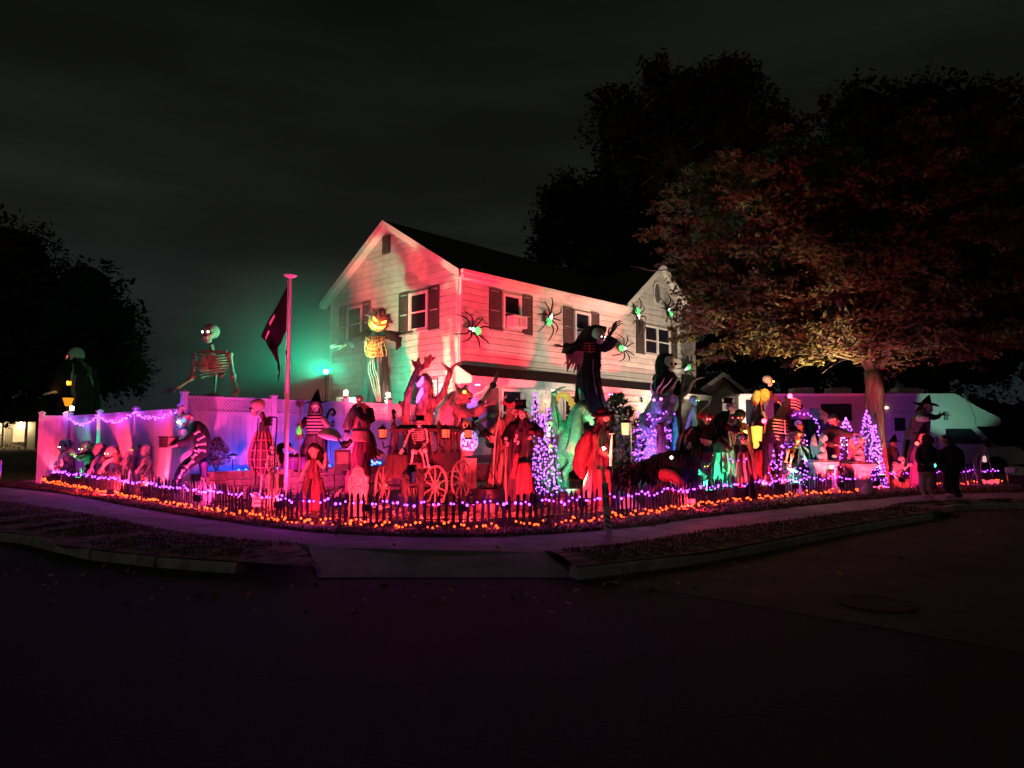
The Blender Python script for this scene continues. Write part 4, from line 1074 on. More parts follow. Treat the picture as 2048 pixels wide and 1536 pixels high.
def unit(key):
    if key in UNIT: return UNIT[key]
    mb = MB()
    if key == 'skull':
        mb.ell((0, .12, .28), (.72, .85, .70)).ell((0, -.35, -.15), (.50, .42, .50)).ell((0, -.38, -.64), (.40, .36, .28)).ell((.42, -.45, -.14), (.18, .28, .12)).ell((-.42, -.45, -.14), (.18, .28, .12)).ell((0, -.58, .22), (.46, .2, .12))
        v = .075
    elif key == 'face':
        mb.ell((0, .05, .15), (.74, .85, .85)).ell((0, -.2, -.42), (.54, .55, .52)).ell((0, -.84, -.12), (.13, .22, .2)).ell((.28, -.66, .17), (.25, .15, .1)).ell((-.28, -.66, .17), (.25, .15, .1))
        mb.ell((0, -.62, -.80), (.2, .2, .16)).ell((.76, .05, -.02), (.1, .2, .25)).ell((-.76, .05, -.02), (.1, .2, .25)).ell((0, -.72, -.44), (.24, .1, .08)).ell((.4, -.5, -.2), (.2, .2, .18)).ell((-.4, -.5, -.2), (.2, .2, .18)).tube([(0, .1, -.5), (0, .1, -1.2)], [.38, .38], 10)
        v = .075
    elif key in ('hand', 'fist'):
        mb.ell((.26, 0, 0), (.30, .21, .09)).tube([(-.08, 0, 0), (.2, 0, 0)], [.13, .16], 10)
        for y, l, sp in ((-.16, .40, -.16), (-.055, .50, -.05), (.055, .47, .06), (.155, .36, .17)):
            a = V((.42, y, 0)); c = 1 if key == 'hand' else 3.2
            d1, d2, d3 = -.12 * c, -.35 * c, -.62 * c
            p1 = a + V((math.cos(d1), sp, math.sin(d1))) * l * .45; p2 = p1 + V((math.cos(d2), sp, math.sin(d2))) * l * .33; p3 = p2 + V((math.cos(d3), sp, math.sin(d3))) * l * .28
            mb.tube([a, p1, p2, p3], [.062, .056, .05, .032], 7)
        mb.tube([(.06, .14, -.01), (.22, .30, -.05), (.36, .36, -.12), (.47, .36, -.18)], [.075, .07, .06, .04], 7)
        v = .03
    elif key == 'claw':
        mb.ell((.24, 0, 0), (.26, .17, .08)).tube([(-.08, 0, 0), (.2, 0, 0)], [.09, .12], 10)
        for y, l, sp in ((-.14, .75, -.30), (-.05, .85, -.10), (.05, .82, .10), (.14, .68, .28)):
            a = V((.38, y, 0)); p1 = a + V((1, sp, .15)) * l * .45; p2 = p1 + V((1, sp, -.35)) * l * .32; p3 = p2 + V((.8, sp * .4, -.75)) * l * .30
            mb.tube([a, p1, p2, p3], [.055, .05, .042, .012], 7)
        mb.tube([(.06, .12, 0), (.24, .36, .02), (.42, .50, -.06), (.55, .5, -.2)], [.06, .052, .045, .012], 7)
        v = .028
    o = fuse(mb, key, m_bone, None, v, 2); UNIT[key] = o.data; me = o.data; bpy.data.objects.remove(o); return me
UM = {}
def unit_mat(key, m):
    if (key, m.name) not in UM:
        me = unit(key).copy(); me.name = key; me.materials.clear(); me.materials.append(m); UM[(key, m.name)] = me
    return UM[(key, m.name)]
def rot3(yaw, tilt=0, roll=0): return (M.Rotation(yaw, 3, 'Z') @ M.Rotation(tilt, 3, 'X') @ M.Rotation(roll, 3, 'Y')).to_euler()
def sub(name, mb, m, parent, smooth=True): return mb.build(name, m, parent, smooth)
def skull(F, px, py, r, yaw=0, tilt=0, m=None, eye=None, dy=0.0, parent=None, roll=0, name="skull", er=.10):
    c = pt(F, (px, py, dy)); h = obj(name, unit_mat('skull', m or m_bone), parent or F.root, c, rot3(R(yaw), R(tilt), R(roll)))
    s = r * F.k; h.scale = (s, s, s)
    MB().ell((.28, -.70, .02), (.20, .17, .20), n=10, m=6).ell((-.28, -.70, .02), (.20, .17, .20), n=10, m=6).build("eye_socket", m_socket, h)
    MB().ell((0, -.78, -.28), (.09, .08, .13), n=8, m=6).build("nose_hole", m_socket, h)
    mb = MB(); mb.box((0, -.72, -.50), (.46, .14, .05)); mb.build("mouth", m_socket, h)
    mb = MB()
    for k in range(7): mb.box((-.21 + k * .07, -.755, -.44), (.05, .10, .09)); mb.box((-.21 + k * .07, -.745, -.57), (.05, .10, .08))
    mb.build("teeth", m_bonew, h)
    if eye:
        for x in (-.28, .28): MB().ell((x, -.84, .02), er, n=8, m=6).build("eye", eye, h)
    return h
def face(F, px, py, r, yaw=0, tilt=0, m=None, eye=None, dy=0.0, parent=None, roll=0, mouth=True, name="head", er=.11):
    c = pt(F, (px, py, dy)); h = obj(name, unit_mat('face', m or m_flesh), parent or F.root, c, rot3(R(yaw), R(tilt), R(roll)))
    s = r * F.k; h.scale = (s, s, s)
    for x in (-.28, .28): MB().ell((x, -.72, .03), (.14, .10, .10), n=8, m=6).build("eye_socket", m_socket, h)
    if mouth:
        MB().ell((0, -.76, -.46), (.24, .08, .09), n=10, m=6).build("mouth", m_socket, h)
        mb = MB()
        for k in range(6): mb.box((-.15 + k * .06, -.83, -.43), (.04, .04, .06))
        mb.build("teeth", m_bonew, h)
    for x in (-.28, .28): MB().ell((x, -.79, .03), (er * .8) if eye else .07, n=8, m=6).build("eye", eye or m_white, h)
    return h
def hand(F, px, py, size, d, up=(0, 0, 1), m=None, key='hand', dy=0.0, parent=None, flip=False, name="hand"):
    x = V(d).normalized(); z = V(up); z = (z - x * z.dot(x)).normalized(); y = z.cross(x)
    mt = M((x, y, z)).transposed(); h = obj(name, unit_mat(key, m or m_flesh), parent or F.root, pt(F, (px, py, dy)), mt.to_euler())
    s = size * F.k; h.scale = (s, -s if flip else s, s); return h
def hairs(F, parent, c, r, n, length, m=None, spread=1.0, down=1.0, rad=.05, front=False, name="hair"):
    # strands in the head's own unit space
    mb = MB()
    for i in range(n):
        a = rnd.uniform(0, 6.28) if not front else rnd.uniform(-2.6, 2.6) + 1.57
        e = rnd.uniform(.15, 1.2)
        p = V((r * math.cos(a) * math.cos(e) , r * 1.1 * math.sin(a) * math.cos(e) + .08, r * math.sin(e) + .1)) + V(c)
        if p.y < -.05 and abs(p.x) < .58: continue
        o = V((p.x, p.y, 0)).normalized() * spread
        L = length * rnd.uniform(.6, 1.2)
        mb.tube([p * .92, p + o * .12 * L + V((0, 0, .05 - .15 * L * down)), p + o * .22 * L + V((rnd.uniform(-.1, .1), rnd.uniform(-.1, .1), -.6 * L * down)), p + o * .2 * L + V((rnd.uniform(-.2, .2), rnd.uniform(-.2, .2), -1.1 * L * down))], [rad, rad * 1.1, rad, rad * .3], 5)
    return mb.build(name, m or m_hair, parent)
def bone(mb, a, b, r):
    a, b = V(a), V(b); d = (b - a)
    mb.tube([a, a + d * .08, a + d * .2, b - d * .2, b - d * .08, b], [r * 1.3, r * 1.5, r * .8, r * .8, r * 1.5, r * 1.3], 7)
def bones(F, segs, m, name="arm_bones", parent=None):
    mb = MB()
    for a, b, r in segs: bone(mb, pt(F, a), pt(F, b), r * F.k)
    return mb.build(name, m, parent or F.root, True)
def ribcage(F, top, bot, w, m, d=.62, n=8, yaw=0, name="ribcage", parent=None, rr=.055, spine_to=None):
    a, b = pt(F, top), pt(F, bot); w = w * F.k; mb = MB(); up = (a - b).normalized(); rt = M.Rotation(R(yaw), 3, 'Z')
    q = V((0, 0, 1)).rotation_difference(up).to_matrix()
    for i in range(n):
        t = i / (n - 1); c = a.lerp(b, t); ww = w * (.62 + .38 * math.sin(math.pi * min(1, .25 + t * .75)))
        for s in (1, -1):
            pts = []
            for j in range(9):
                th = math.pi * (j / 8) * (1 if i < n - 2 else .72)
                pts.append(c + q @ (rt @ V((s * ww * math.sin(th), ww * d * math.cos(th), -w * .28 * (j / 8)))))
            mb.tube(pts, [w * rr] * 8 + [w * rr * .6], 6)
    e = pt(F, spine_to) if spine_to else b
    sp_ = [a + q @ (rt @ V((0, w * d, 0))), b + q @ (rt @ V((0, w * d * .9, 0))), e + q @ (rt @ V((0, w * d * .5, 0)))]
    mb.tube(spline(sp_, 5), [w * .09] * 11, 7)
    f = q @ (rt @ V((0, -w * d, -w * .2))); mb.tube([a + f, a.lerp(b, .72) + f], [w * .10, w * .07], 6)
    return mb.build(name, m, parent or F.root, True)
def brim_hat(F, px, py, r, m, dy=0.0, crown=.9, cw=.62, brim=1.3, tri=False, roll=0, yaw=0, taper=.9, name="hat", parent=None, tilt=0, point=False, band=None):
    s = r * F.k; mb = MB()
    if tri:
        rows = []
        for rr, z in ((.70, 0), (1.0, .06), (1.35, .16), (1.38, .18), (1.0, .12), (.72, .06)):
            ring = []
            for j in range(30):
                th = 6.2832 * j / 30; lift = (.5 + .5 * math.cos(3 * th + math.pi)) ; k = max(0, rr - .75)
                ring.append(V((rr * (1 - .25 * lift * k) * math.cos(th), rr * (1 - .25 * lift * k) * math.sin(th), z + lift * k * 1.0)))
            rows.append(ring)
        mb.loft(rows, cap=False); mb.ell((0, 0, .02), (.72, .76, .62))
    elif point:
        prof = [(cw * .96, -.02), (brim, -.06), (brim * 1.02, -.03), (cw, .05), (cw * .85, .3), (cw * .55, crown * .55), (cw * .25, crown * .85), (.03, crown)]
        mb.lathe(prof, n=22)
        mb.v = [(x + max(0, z) ** 1.5 * .18, y, z + .10 * math.sin(3 * math.atan2(y, x)) * (math.hypot(x, y) > cw * 1.1)) for x, y, z in mb.v]
    else:
        mb.lathe([(cw * .95, -.02), (brim, -.03), (brim, .02), (cw, .05), (cw * taper, crown * .5), (cw * (2 - taper if taper < 1 else taper), crown), (0, crown)], n=22)
    h = mb.build(name, m, parent or F.root, True); h.location = pt(F, (px, py, dy)); h.rotation_euler = rot3(R(yaw), R(tilt), R(roll)); h.scale = (s, s, s)
    if band: MB().lathe([(cw * 1.02, .06), (cw * 1.03, .2), (cw * .98, .2), (cw * .98, .06)], n=22).build("hat_band", band, h)
    return h
def eyeglow(n, c, s=20): return glow("eye_" + n, c, s)
E_RED, E_WHT, E_YEL, E_GRN, E_PUR, E_BLU = eyeglow("red", (1, .05, .06), 9), eyeglow("white", (1, .9, .75), 5), eyeglow("amber", (1, .40, .04), 6), eyeglow("green", (.3, 1, .4), 5), eyeglow("violet", (.6, .15, 1), 6), eyeglow("blue", (.35, .65, 1), 6)
def lantern(F, px, py, s, m_glow, name="lantern", dy=0.0, parent=None, W=0, color=(1, .6, .2), hook=True):
    t = thing(name, None, None); t.parent = parent or F.root; t.location = pt(F, (px, py, dy)); s = s * F.k; t.scale = (s, s, s)
    MB().lathe([(0, -.62), (.34, -.62), (.42, -.5), (.42, -.44), (0, -.44)], n=8).build("base", m_iron, t)
    MB().lathe([(0, -.44), (.36, -.44), (.42, .34), (0, .34)], n=8).build("glass", m_glow, t)
    mb = MB()
    for k in range(4):
        a = .785 + k * 1.5708; mb.tube([(.40 * math.cos(a), .40 * math.sin(a), -.46), (.45 * math.cos(a), .45 * math.sin(a), .36)], .035, 5)
    mb.lathe([(.52, .33), (.54, .38), (.2, .68), (.1, .72), (.06, .86), (0, .9)], n=8); mb.build("cap", m_iron, t)
    if W: lamp(t, 'POINT', (0, -.5, 0), color, W, size=.04)
    return t
# ---------------------------------------------------------------- giants behind the fence
m_lant = glow("lantern_amber", (1, .30, .012), 3.2); m_lan_y = glow("lantern_yellow", (1, .50, .08), 1.3)
F = Fig("skeleton_giant", "giant skeleton with glowing white eyes rising behind the lattice fence", "skeleton figure", 420, 19.0); m_keep, m_bone = m_bone, mat("dimmed_bone", (.30, .22, .18), .7, .3, 9)  # bone colour darkened so the giant reads as dimly lit
skull(F, 421, 668, 22, -8, -4, m_bone, glow("eye_skeleton", (1, .95, .8), 9), er=.10)
limb(F, [(422, 690, .1, 5), (424, 700, .1, 5), (424, 706, .1, 5)], m_bone, "neck_bones")
ribcage(F, (424, 706), (424, 748), 33, m_bone, n=9, spine_to=(424, 785), rr=.05)
bones(F, [((396, 705), (440, 702), 3), ((454, 705), (412, 702), 3)], m_bone, "collar_bone")
bones(F, [((390, 706), (384, 757), 4.5), ((384, 757), (352, 778, -.3), 3.5)], m_bone); bones(F, [((460, 706), (467, 755), 4.5), ((467, 755), (474, 783, -.1), 3.5)], m_bone)
hand(F, 352, 778, 26, (-1, -.3, -.25), (0, -1, .4), m_bone, 'claw', dy=-.3); hand(F, 472, 768, 24, (.1, -.2, -1), (1, -.3, 0), m_bone, 'claw', dy=-.1)
MB().ell(F.L(425, 800), (.34, .22, .2)).build("pelvis", m_bone, F.root, True)
bones(F, [((412, 805), (410, 860), 5), ((410, 860), (408, 'g'), 4)], m_bone, "leg_bones"); bones(F, [((438, 805), (440, 860), 5), ((440, 860), (442, 'g'), 4)], m_bone, "leg_bones")
m_bone = m_keep
F = Fig("robed_giant", "bald giant in a black robe with red eyes at the far left behind the fence", "giant figure", 145, 27.0)
robe(F, [(150, 'g', 46, .7), (152, 800, 44, .7), (152, 740, 38, .6), (150, 722, 20, .7), (150, 712, 12, .9)], m_black, amp=.10)
h = face(F, 152, 713, 19, -50, 8, m_flesh, E_RED, er=.09)
limb(F, [(128, 745, -.2, 13), (112, 775, -.6, 12), (108, 786, -.8, 13)], m_black, "sleeve"); hand(F, 112, 784, 26, (-1, -.2, -.15), (0, 0, 1), m_flesh, 'hand', dy=-.8)
lantern(F, 138, 766, 10, m_lant, dy=-1.0, W=15, color=(1, .35, .05))
F = Fig("pumpkin_giant", "towering pumpkin headed scarecrow in a black gown before the gable wall", "giant figure", 755, 20.8)
robe(F, [(757, 'g', 30, .8), (752, 800, 29, .8), (755, 740, 22, .7), (751, 690, 20, .6), (748, 668, 15, .6), (750, 660, 8, .8)], m_black, amp=.16, folds=11)
pm = mat("pumpkin_rind", (.42, .15, .035), .6, .3, 5, bump=.3)
mb = MB(); rows = []
for i in range(13):
    a = math.pi * i / 12; ring = []
    for j in range(48):
        th = 6.2832 * j / 48; rr = 1 - .07 * abs(math.sin(4 * th)) ** .6
        ring.append(V((.95 * math.sin(a) * rr * math.cos(th), .95 * math.sin(a) * rr * math.sin(th), -.9 * math.cos(a))) if 0 < i < 12 else V((0, 0, -.86 if i == 0 else .82)))
    rows.append(ring)
h = mb.loft(rows, cap=False).build("pumpkin_head", pm, F.root, True); h.location = F.L(757, 645, -.1); h.rotation_euler = rot3(R(14), R(6), R(16)); s = 22 * F.k; h.scale = (s, s, s)
MB().lathe([(.12, .78), (.08, .95), (.10, 1.1), (0, 1.12)], n=8).build("stem", m_wood, h)
m_pg = glow("pumpkin_fire", (1, .48, .07), 5)
def carve(pts, name): 
    mb = MB(); mb.slab([(x, -math.sqrt(max(.02, .95 - x * x - z * z)) * 1.0 - .03, z) for x, z in pts], (0, .06, 0)); return mb.build(name, m_pg, h)
carve([(-.62, .38), (-.18, .08), (-.22, -.06), (-.45, -.02), (-.60, .12)], "eye"); carve([(.62, .38), (.18, .08), (.22, -.06), (.45, -.02), (.60, .12)], "eye")
carve([(-.68, -.10), (-.4, -.34), (0, -.44), (.4, -.34), (.68, -.10), (.5, -.46), (.2, -.66), (0, -.60), (-.2, -.66), (-.5, -.46)], "mouth")
lamp(h, 'POINT', (0, -1.3, -.5), (1, .45, .08), 4, size=.1)
mb = MB()
for i in range(170):
    a = rnd.uniform(0, 6.28); e = rnd.uniform(.2, 1.5); p = V((math.cos(a) * math.cos(e), math.sin(a) * math.cos(e) + .1, math.sin(e))) * .9
    mb.tube([p, p * 1.25 + V((0, 0, .1)), p * 1.5 + V((rnd.gauss(0, .15), rnd.gauss(0, .15), rnd.gauss(0, .12)))], [.05, .04, .015], 4)
mb.build("straw_hair", mat("purple_straw", (.12, .05, .06), .9, .4), h)
# glowing ribcage of vines
mb = MB()
for k in range(9):
    a0 = F.L(733 + k * 4.6, 673, -.42); pts = [a0]
    for j in range(1, 6): pts.append(F.L(733 + k * 4.6 + rnd.uniform(-4, 4), 673 + j * 8, -.46 - .03 * math.sin(j)))
    mb.tube(spline(pts, 3), .016, 5)
for j in range(5):
    mb.tube(spline([F.L(731, 676 + j * 8, -.36), F.L(742, 680 + j * 8, -.47), F.L(757, 680 + j * 8, -.47), F.L(768, 675 + j * 8, -.36)], 3), .02, 5)
mb.build("vine_ribs", mat("vine_orange", (.42, .24, .07), .7, .4, 9), F.root, True)
MB().ell(F.L(744, 700, -.36), (.15, .04, .26)).build("chest_glow", glow("ember_glow", (1, .38, .04), 1.6), F.root, True)
mb = MB()
for off in (-4, 0, 5, 9):
    mb.tube(spline([F.L(744 + off * .4, 716, -.44), F.L(741 + off, 738, -.5), F.L(746 + off * 1.2, 756, -.52), F.L(750 + off, 775, -.55), F.L(757 + off * .5, 803, -.58)], 4), .022, 5)
mb.build("root_bundle", mat("pale_vine", (.16, .24, .19), .7, .3), F.root, True)
for sx, pts, hd in ((-1, [(738, 668, 0, 9), (718, 676, -.2, 10), (700, 690, -.3, 9)], (690, 690)), (1, [(768, 668, 0, 9), (786, 672, -.2, 10), (797, 676, -.3, 11)], (800, 672))):
    limb(F, pts, m_black, "sleeve"); hand(F, hd[0], hd[1], 26, (sx, -.2, .35 if sx > 0 else -.1), (0, -.6, 1), mat("twig_skin", (.14, .16, .12), .8, .3), 'claw', dy=-.35)
limb(F, [(796, 674, -.3, 6), (797, 690, -.3, 5), (793, 700, -.3, 2)], m_black, "rag")
# ---------------------------------------------------------------- zombies along the left fence
def zombie(px, Y, hx, hy, hr, yaw, skin, cloth, eye, label, arms, lean, hair=True):
    F = Fig("zombie", label, "zombie figure", px, Y, "crouching zombies along the left fence")
    mb = MB(); H = lambda x, y, d=0: F.L(x, y, d); k = F.k
    bx, by = lean
    mb.tube(spline([H(bx, by), H((bx + hx) / 2, (by + hy) / 2 - 2), H(hx + (bx - hx) * .25, hy + 9)], 3), [9 * k, 10 * k, 10 * k, 11 * k, 11 * k, 9 * k, 6 * k], 10)
    mb.ell(H(bx, by + 2), (10 * k, 8 * k, 9 * k))
    fuse(mb, "torso", cloth, F.root, .03, 2, .012)
    for s in (-1, 1):
        limb(F, [(bx + s * 4, by + 4, s * .1, 6), (bx + s * 9 - 3, by + 24, s * .1 - .15, 4.6), (bx + s * 8, 'g', s * .1, 3.4)], cloth, "leg")
        f = MB().ell(F.ground(bx + s * 8 - 2, s * .1 - .06) + V((0, 0, .04)), (5 * k, 6 * k, 3 * k)); f.build("foot", m_brownc, F.root, True)
    for (ex, ey, wx, wy) in arms:
        sx, sy = hx + (bx - hx) * .3, hy + 12
        limb(F, [(sx, sy, -.12, 5), (ex, ey, -.25, 4.2), (wx, wy, -.3, 3)], cloth if rnd.random() < .5 else skin, "arm"); hand(F, wx, wy, 17, (wx - ex, -3, wy and (ey - wy)), (0, -1, .4), skin, 'hand', dy=-.3)
    h = face(F, hx, hy, hr * 1.2, yaw, 12, skin, eye, er=.10)
    if hair: hairs(F, h, (0, 0, 0), .78, 46, .7, m_hair, .7, .8, .07)
    return F
m_rag = mat("ragged_shirt", (.24, .15, .12), .9, .6, 9, bump=.8)
zz_ = [(112, 22.9, 110, 893, 11, -55, m_flesh, m_rag, E_WHT, "leftmost crouching zombie with white eyes and arms stretched forward", [(95, 905, 90, 908), (92, 908, 97, 912)], (122, 925)),
       (135, 21.9, 131, 892, 12, -35, m_green, m_rag, E_WHT, "crouching zombie with one bright eye and a green skull cap, second from left", [(122, 912, 118, 920)], (138, 925)),
       (176, 20.4, 173, 896, 13, -25, m_green, m_black, E_WHT, "green lit zombie spreading a large hand before its face", [(158, 912, 150, 907), (160, 918, 154, 912)], (180, 930)),
       (201, 19.7, 199, 900, 12, -20, m_flesh, m_rag, None, "red lit zombie resting its chin, just right of the green lit one", [(188, 925, 184, 935)], (208, 928)),
       (228, 19.1, 223, 905, 12, -20, m_flesh, m_rag, E_GRN, "zombie with a green glowing mouth in the middle of the row", [(212, 925, 206, 935)], (240, 928)),
       (262, 18.2, 275, 898, 12, -40, m_flesh, m_tan, E_YEL, "zombie with an amber glowing eye leaning across its neighbour", [(258, 905, 250, 918)], (262, 925)),
       (290, 17.5, 292, 903, 12, 15, m_flesh, m_tan, None, "rightmost bent zombie in pale rags nearest the clown", [(286, 925, 280, 935), (300, 925, 296, 938)], (296, 930))]
for a in zz_: zombie(*a)
# ---------------------------------------------------------------- jester with a box
F = Fig("jester", "crouching jester in a bone print suit holding out a box", "jester figure", 385, 15.6)
m_suit = mat("bone_print_suit", (.02, .018, .02), .8, .2, 9); k = F.k
mb = MB(); H = F.L
mb.tube(spline([H(400, 908), H(405, 885), H(395, 862), H(380, 852)], 4), [15 * k, 15 * k, 15 * k, 15 * k, 16 * k, 17 * k, 18 * k, 19 * k, 19 * k, 18 * k, 17 * k, 13 * k, 8 * k], 12)
mb.ell(H(400, 912), (17 * k, 13 * k, 12 * k))
mb.tube(spline([H(394, 915, -.1), H(368, 935, -.35), H(356, 955, -.2), H(354, 985, 0)], 3), [12 * k, 11 * k, 11 * k, 10 * k, 9 * k, 8 * k, 8 * k, 7 * k, 6 * k, 5 * k], 10)
mb.tube(spline([H(406, 915, .1), H(408, 940, .1), H(408, 975, .1)], 3), [12 * k, 10 * k, 9 * k, 8 * k, 7 * k, 6 * k, 6 * k], 10)
fuse(mb, "body", m_suit, F.root, .028, 2)
m_print = mat("bone_print", (.60, .42, .34), .8, .25, 12)
mb = MB()
for a, b, r in (((395, 880, -.36), (410, 872, -.33), 3), ((392, 890, -.36), (412, 888, -.33), 3), ((388, 868, -.36), (400, 862, -.34), 3), ((396, 900, -.34), (412, 902, -.3), 3), ((386, 922, -.42), (372, 934, -.56), 3.6), ((366, 940, -.56), (358, 955, -.44), 3.4), ((355, 960, -.3), (354, 978, -.18), 2.6), ((392, 908, -.34), (384, 916, -.4), 3.5), ((399, 905, -.33), (388, 900, -.36), 2.4)): bone(mb, H(*a), H(*b), r * k * .8)
mb.build("bone_print", m_print, F.root, True)
for y, x0 in ((862, 358), (868, 356)): pass
limb(F, [(385, 868, -.3, 9), (372, 882, -.5, 8), (352, 890, -.7, 6)], m_suit, "arm"); hand(F, 354, 890, 20, (-1, -.2, -.1), (0, 0, 1), m_flesh, 'hand', dy=-.7)
limb(F, [(408, 925, -.2, 6), (409, 945, -.25, 5), (408, 955, -.25, 4)], m_purple, "arm"); hand(F, 407, 950, 24, (-.1, -.1, -1), (0, -1, 0), m_flesh, 'hand', dy=-.25)
h = face(F, 367, 843, 14, -30, 10, m_white, E_WHT); 
lamp(h, 'POINT', (0, -1.8, .3), (.35, .6, 1), 7, size=.05)
hm = mat("jester_cap", (.25, .06, .12), .8, .3, 6)
mb = MB(); mb.ell((0, .1, .45), (.85, .9, .55))
for pts in ([(-.2, 0, .8), (-.3, -.1, 1.5), (.2, -.1, 2.2), (.5, 0, 2.0)], [(.6, 0, .6), (1.5, 0, .9), (2.0, 0, .6)], [(-.6, 0, .5), (-1.2, -.2, .8), (-1.5, -.2, .2)]):
    P = spline(pts, 4); mb.tube(P, [lerp(.55, .08, i / (len(P) - 1)) for i in range(len(P))], 9)
mb.build("jester_cap", hm, h, True)
mb = MB()
for q in ((.5, 0, 2.0), (2.0, 0, .6), (-1.5, -.2, .2)): mb.ell(q, .16)
mb.build("bell", m_gold, h, True)
MB().ell((.7, -.4, .25), (.38, .2, .34)).build("blue_lens", glow("blue_lens", (.12, .4, 1), 1.2), h, True)
mb = MB(); rows = []
for zq, rr in ((-.75, .9), (-.95, 1.3), (-1.05, .7)): rows.append([V((rr * (1 + .15 * math.sin(9 * t)) * math.cos(t), rr * (1 + .15 * math.sin(9 * t)) * math.sin(t), zq)) for t in [6.2832 * j / 36 for j in range(36)]])
mb.loft(rows).build("ruff", m_purple, h, True)
B = Fig("crate", "small dark printed box held out by the jester", "box", 338, 15.0, z=at(341, 896, 15.0).z)
kk = B.k; MB().box((0, 0, 11 * kk), (26 * kk, 24 * kk, 20 * kk)).build("box", m_wood, B.root); MB().box((0, 0, 22 * kk), (29 * kk, 27 * kk, 2.4 * kk)).build("lid", m_black, B.root)
mb = MB()
for (x, z, w, q) in ((-7, 14, 7, 3), (4, 15, 5, 3), (-6, 8, 9, 2), (6, 8, 4, 5), (0, 4, 16, 1.6)): mb.box((x * kk, -12.2 * kk, z * kk), (w * kk, .4 * kk, q * kk))
mb.build("printed_panel", m_redc, B.root)
B.root.rotation_euler = (0, 0, R(-25))
# ---------------------------------------------------------------- skeleton lady in a hooped skirt
F = Fig("hooped_skeleton", "tall skeleton with bowed skull and a bell shaped hooped skirt before the lattice fence", "skeleton figure", 516, 15.4)
skull(F, 514, 815, 18, -70, 14, mat("grey_bone", (.34, .28, .24), .7, .3), None)
limb(F, [(523, 826, .1, 6), (530, 842, .1, 6), (530, 856, .1, 6)], m_brownc, "neck_bones")
ribcage(F, (530, 842), (528, 872), 14, m_brownc, n=7, yaw=-60, rr=.08)
robe(F, [(522, 940, 19, 1), (524, 925, 20, 1), (529, 895, 17, .9), (528, 866, 11, .9), (528, 845, 9, .8)], m_brownc, "bodice", folds=7, amp=.08)
cgm = mat("red_hoop", (.50, .16, .18), .6, .3)
mb = MB(); prof = [(862, 12), (880, 19), (900, 25), (918, 27), (934, 23), (948, 14)]
for j in range(14):
    th = 6.2832 * j / 14; mb.tube(spline([F.L(526 - (948 - y) * -.02 - 2, y) + V((w * F.k * math.cos(th), w * F.k * math.sin(th), 0)) for y, w in prof], 3), .014, 5)
for y, w in prof[1:]:
    mb.tube([F.L(526, y) + V((w * F.k * math.cos(t), w * F.k * math.sin(t), 0)) for t in [6.2832 * j / 28 for j in range(29)]], .012, 5)
mb.build("hoop_skirt", cgm, F.root, True)
robe(F, [(526, 948, 13, 1), (526, 934, 21, 1), (526, 918, 25, 1), (526, 900, 23, 1), (527, 880, 17, 1), (528, 864, 10, 1)], mat("sheer_red_cloth", (.22, .05, .07), .9, .3, alpha=.55), "veil", amp=.05)
bones(F, [((522, 900), (524, 960), 3), ((524, 960), (522, 'g'), 2.4)], m_bone, "leg_bones"); bones(F, [((536, 900), (538, 960), 3), ((538, 960), (540, 'g'), 2.4)], m_bone, "leg_bones")
# loudspeaker on a hook stand
F = Fig("hook_stand", "black bent pipe stand with a small loudspeaker beside the hooped skeleton", "stand", 556, 14.4)
MB().tube(spline([F.ground(548), F.L(550, 900), F.L(554, 842), F.L(551, 835), F.L(545, 834), F.L(536, 834)], 4), .014, 6).build("pipe", m_iron, F.root, True)
MB().tube([F.ground(512), F.L(515, 850), F.L(517, 836)], .011, 6).build("pipe", m_iron, F.root)
MB().box(F.L(537, 843), (.13, .12, .17)).build("loudspeaker", m_blackp, F.root); MB().tube([F.L(543, 845), F.L(547, 846), F.L(545, 890)], .008, 5).build("handle", m_white, F.root)
# seated skeleton by the coffin, coffin and vulture
F = Fig("seated_skeleton", "small seated skeleton leaning on its knees below the vulture", "skeleton figure", 546, 15.2)
skull(F, 546, 899, 9, 10, 10, m_bone); ribcage(F, (545, 910), (545, 932), 11, m_bone, n=6, rr=.09, spine_to=(546, 945))
for s in (-1, 1):
    bones(F, [((546 + s * 9, 911), (546 + s * 13, 930, -.15), 2.2), ((546 + s * 13, 930, -.15), (546 + s * 6, 948, -.25), 2)], m_bone)
    bones(F, [((546 + s * 4, 948), (546 + s * 8, 950, -.4), 3), ((546 + s * 8, 950, -.4), (546 + s * 9, 985, -.4), 2.6)], m_bone, "leg_bones"); hand(F, 546 + s * 6, 948, 9, (s * .2, -.3, -1), (0, -1, 0), m_bone, dy=-.25)
MB().box(F.L(546, 963) + V((0, .1, 0)), (.3, .3, .28)).build("stool", m_wood, F.root)
F = Fig("coffin", "long dark coffin lying on the raised bed, blue lit", "coffin", 592, 16.9, z=BEDZ)
mb = MB(); mb.loft([[(-.30, -.2, .05), (.36, -.24, .05), (.36, .24, .05), (-.30, .2, .05)], [(-.34, -.24, .34), (.42, -.28, .34), (.42, .28, .34), (-.34, .24, .34)]]); mb.build("case", m_purple, F.root)
mb = MB(); mb.loft([[(-.37, -.27, .345), (.46, -.31, .345), (.46, .31, .345), (-.37, .27, .345)], [(-.3, -.2, .42), (.38, -.24, .42), (.38, .24, .42), (-.3, .2, .42)]]); mb.build("lid", m_black, F.root)
mb = MB(); mb.box((0, -.25, .28), (.6, .02, .03)); mb.build("rail", m_grey, F.root)
F = Fig("vulture", "hunched black vulture with a long pale pink beak on the coffin end", "bird figure", 574, 16.2, z=BEDZ + .05)
